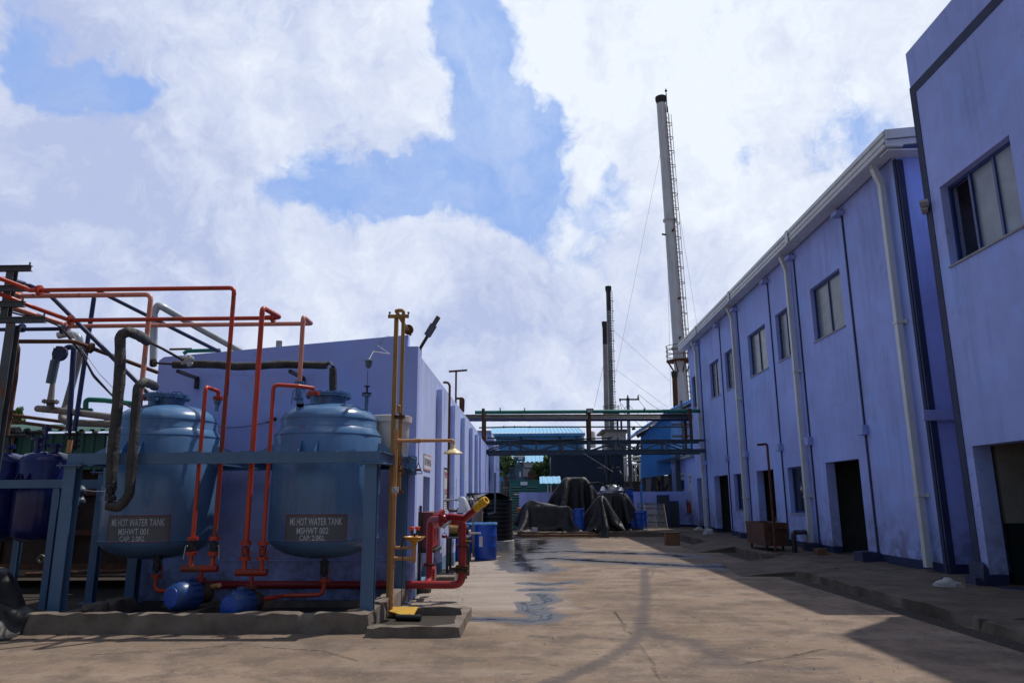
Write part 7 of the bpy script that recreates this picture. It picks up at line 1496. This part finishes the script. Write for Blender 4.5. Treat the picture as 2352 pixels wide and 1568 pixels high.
q = UZ(1629, 1226, .16); rock((q.x, q.y, .15), .24, .18, .24, 'white lump of stone by the farther doorways of the long building', 2)
q = UZ(1605, 1219, .16); rock((q.x, q.y, .15), .22, .18, .18, 'brownish stone beside the farthest doorway', 3)
q = UZ(1868, 1272, .15); b = MB(); rough_block(b, 7.2, 7.45, 18.95, 19.2, .14, .30, .08, .01, .02, 5); tag(b.build('loose_brick', MT['wood']), 'brown brick lying on the walkway below the second downpipe', 'brick')
# fire extinguisher, signs and poster on the panel room
q = UX(1586, 1155, 7.78); FE = thing('fire_extinguisher', 'red fire extinguisher hanging beside the blue panel room door', 'fire extinguisher', (7.66, q.y, q.z)); yy = q.y
m_ = MB(); m_.lathe((7.68, yy, q.z-.45), [(.06, 0), (.085, .02), (.085, .42), (.05, .5), (.025, .52), (.001, .53)], 20); m_.build('cylinder', MT['crimson'], FE); m_ = MB(); m_.tube([(7.68, yy, q.z+.08), (7.62, yy, q.z+.16), (7.58, yy-.05, q.z+.05), (7.6, yy-.08, q.z-.25)], .018, bend=.06); m_.build('hose', MT['black'], FE)
def wallsign(name, label, X, face, yc, zc_, w_, h_, lines, board='label_white', ink='signblack', border=None, cat='sign'):
    """flat board on a wall facing -X (face=-1) or +X (face=1)"""
    T = thing(name, label, cat, (X, yc, zc_)); m_ = MB(); x0_, x1_ = sorted((X, X+face*.012)); m_.box(x0_, x1_, yc-w_/2, yc+w_/2, zc_-h_/2, zc_+h_/2); m_.build('board', MT[board], T)
    if border:
        m_ = MB(); x0_, x1_ = sorted((X+face*.0122, X+face*.014))
        for (a, b_, c, d) in ((-w_/2, w_/2, h_/2-.03, h_/2), (-w_/2, w_/2, -h_/2, -h_/2+.03)): m_.box(x0_, x1_, yc+a, yc+b_, zc_+c, zc_+d)
        m_.build('border', MT[border], T)
    for (s, dy, dz, hh, ww, ink_) in lines:
        v, f_ = text_mesh(s, hh, ww, .01); m_ = MB(); m_.add([(X+face*.0145, yc+dy+face*p[0], zc_+dz+p[1]) for p in v], f_); m_.build('lettering', MT[ink_ or ink], T, smooth=0)
    return T
yS = UX(1577, 1080, 7.82).y; wallsign('room_sign', 'white sign over the blue door of the panel room', 7.818, -1, 37.8, UX(1577, 1091, 7.82).z, 1.25, .32, [('MCC PANEL ROOM', 0, 0, .15, 1.1, None)])
yP = UX(1600, 1120, 7.82).y; wallsign('safety_poster', 'tall white safety poster with black headings, right of the panel room door', 7.818, -1, 35.75, 1.75, .62, 1.95, [('DANGER', 0, .80, .16, .5, None), ('440 VOLTS', 0, .60, .12, .5, None), ('POWER', 0, -.84, .14, .5, 'signred')])
m_ = MB()
for (a, b_) in (((-.0, .42), (0, .0)), ((0, 0), (-.16, -.55)), ((0, 0), (.16, -.55)), ((0, .25), (-.2, -.05)), ((0, .25), (.2, -.05))): m_.bar((7.803, 35.75+a[0], 1.75+a[1]), (7.803, 35.75+b_[0], 1.75+b_[1]), .05, .004, up=(1, 0, 0))
m_.cyl((7.801, 35.75, 2.24), (7.805, 35.75, 2.24), .07, n=14); o = m_.build('figure_drawing', MT['bluesheet'], bpy.data.objects['safety_poster'])
wallsign('room_sign', 'white sign with pink border over the first doorway of the left building', XL+.003, 1, 14.0, 2.25, .95, .30, [('STABILITY CHAMBER ROOM', 0, 0, .13, .86, None)], border='signpink')
wallsign('room_sign', 'small white sign with pink border further along the ribbed wall', XL+.003, 1, 22.3, 2.42, .8, .36, [('WATER', 0, 0, .16, .6, None)], border='signpink')
def notice(label, yc, w_, z0_, z1_, cols, head, seed):
    rnd = random.Random(seed); L_ = []; zc_ = (z0_+z1_)/2; h_ = z1_-z0_
    T = wallsign('notice_board', label, XL+.003, 1, yc, zc_, w_, h_, head, cat='notice board'); m_ = MB(); z = h_/2-.12
    m_.box(XL+.0152, XL+.017, yc-w_/2, yc+w_/2, z1_-.05, z1_); m_.build('header_bar', MT['signblack'], T); m_ = MB(); z = z1_-(.62 if cols > 1 else .12)
    while z > z0_+.08:
        for c_ in range(cols):
            ww = w_/cols*.72; y0_ = yc-w_/2+w_*(c_+.14)/cols; m_.box(XL+.0153, XL+.0165, y0_, y0_+ww*rnd.uniform(.6, 1), z, z+.02)
        z -= .055 if cols > 1 else .07
    m_.build('fine_print', MT['signblack'], T, smooth=0); return T
notice('tall narrow white notice strip on the ribbed wall, nearer of two', 16.2, .32, .95, 2.28, 1, [], 1)
notice('tall notice board with red headings PASS, farther of two on the ribbed wall', 17.1, .62, .95, 2.28, 4, [('FIRE!', 0, .50, .14, .5, 'signred'), ('PASS', 0, .12, .12, .52, 'signred')], 2)
run('cable', 'dark cable sagging down the shaded link wall', 'black', [(1121, 1050), (1124, 1090), (1122, 1115)], .03, 33.6, cat='cable', n=6)

def grit():
    rnd = random.Random(12); m_ = MB()
    for i in range(1300):
        if i < 300: x, y = rnd.uniform(4.6, 5.25), rnd.uniform(6, 15)
        elif i < 750: x, y = rnd.uniform(-1.85, -1.0), rnd.uniform(10.6, 18)
        else: x, y = rnd.uniform(-6, 5), 5.5+rnd.random()**1.6*20
        r = rnd.uniform(.003, .011)*(1.6 if rnd.random() < .08 else 1); k = len(m_.v); z = .004
        pts = [(x+r*rnd.uniform(.6, 1.3)*math.cos(t), y+r*rnd.uniform(.6, 1.3)*math.sin(t), z) for t in (0, 1.3, 2.5, 3.8, 5.1)]
        m_.v += pts+[(x+rnd.uniform(-.3, .3)*r, y, z+r*rnd.uniform(.5, 1))]; m_.f += [(k+a, k+(a+1) % 5, k+5) for a in range(5)]
    struct(m_.build('grit', MT['pebble'], smooth=0), 'stuff')
grit()
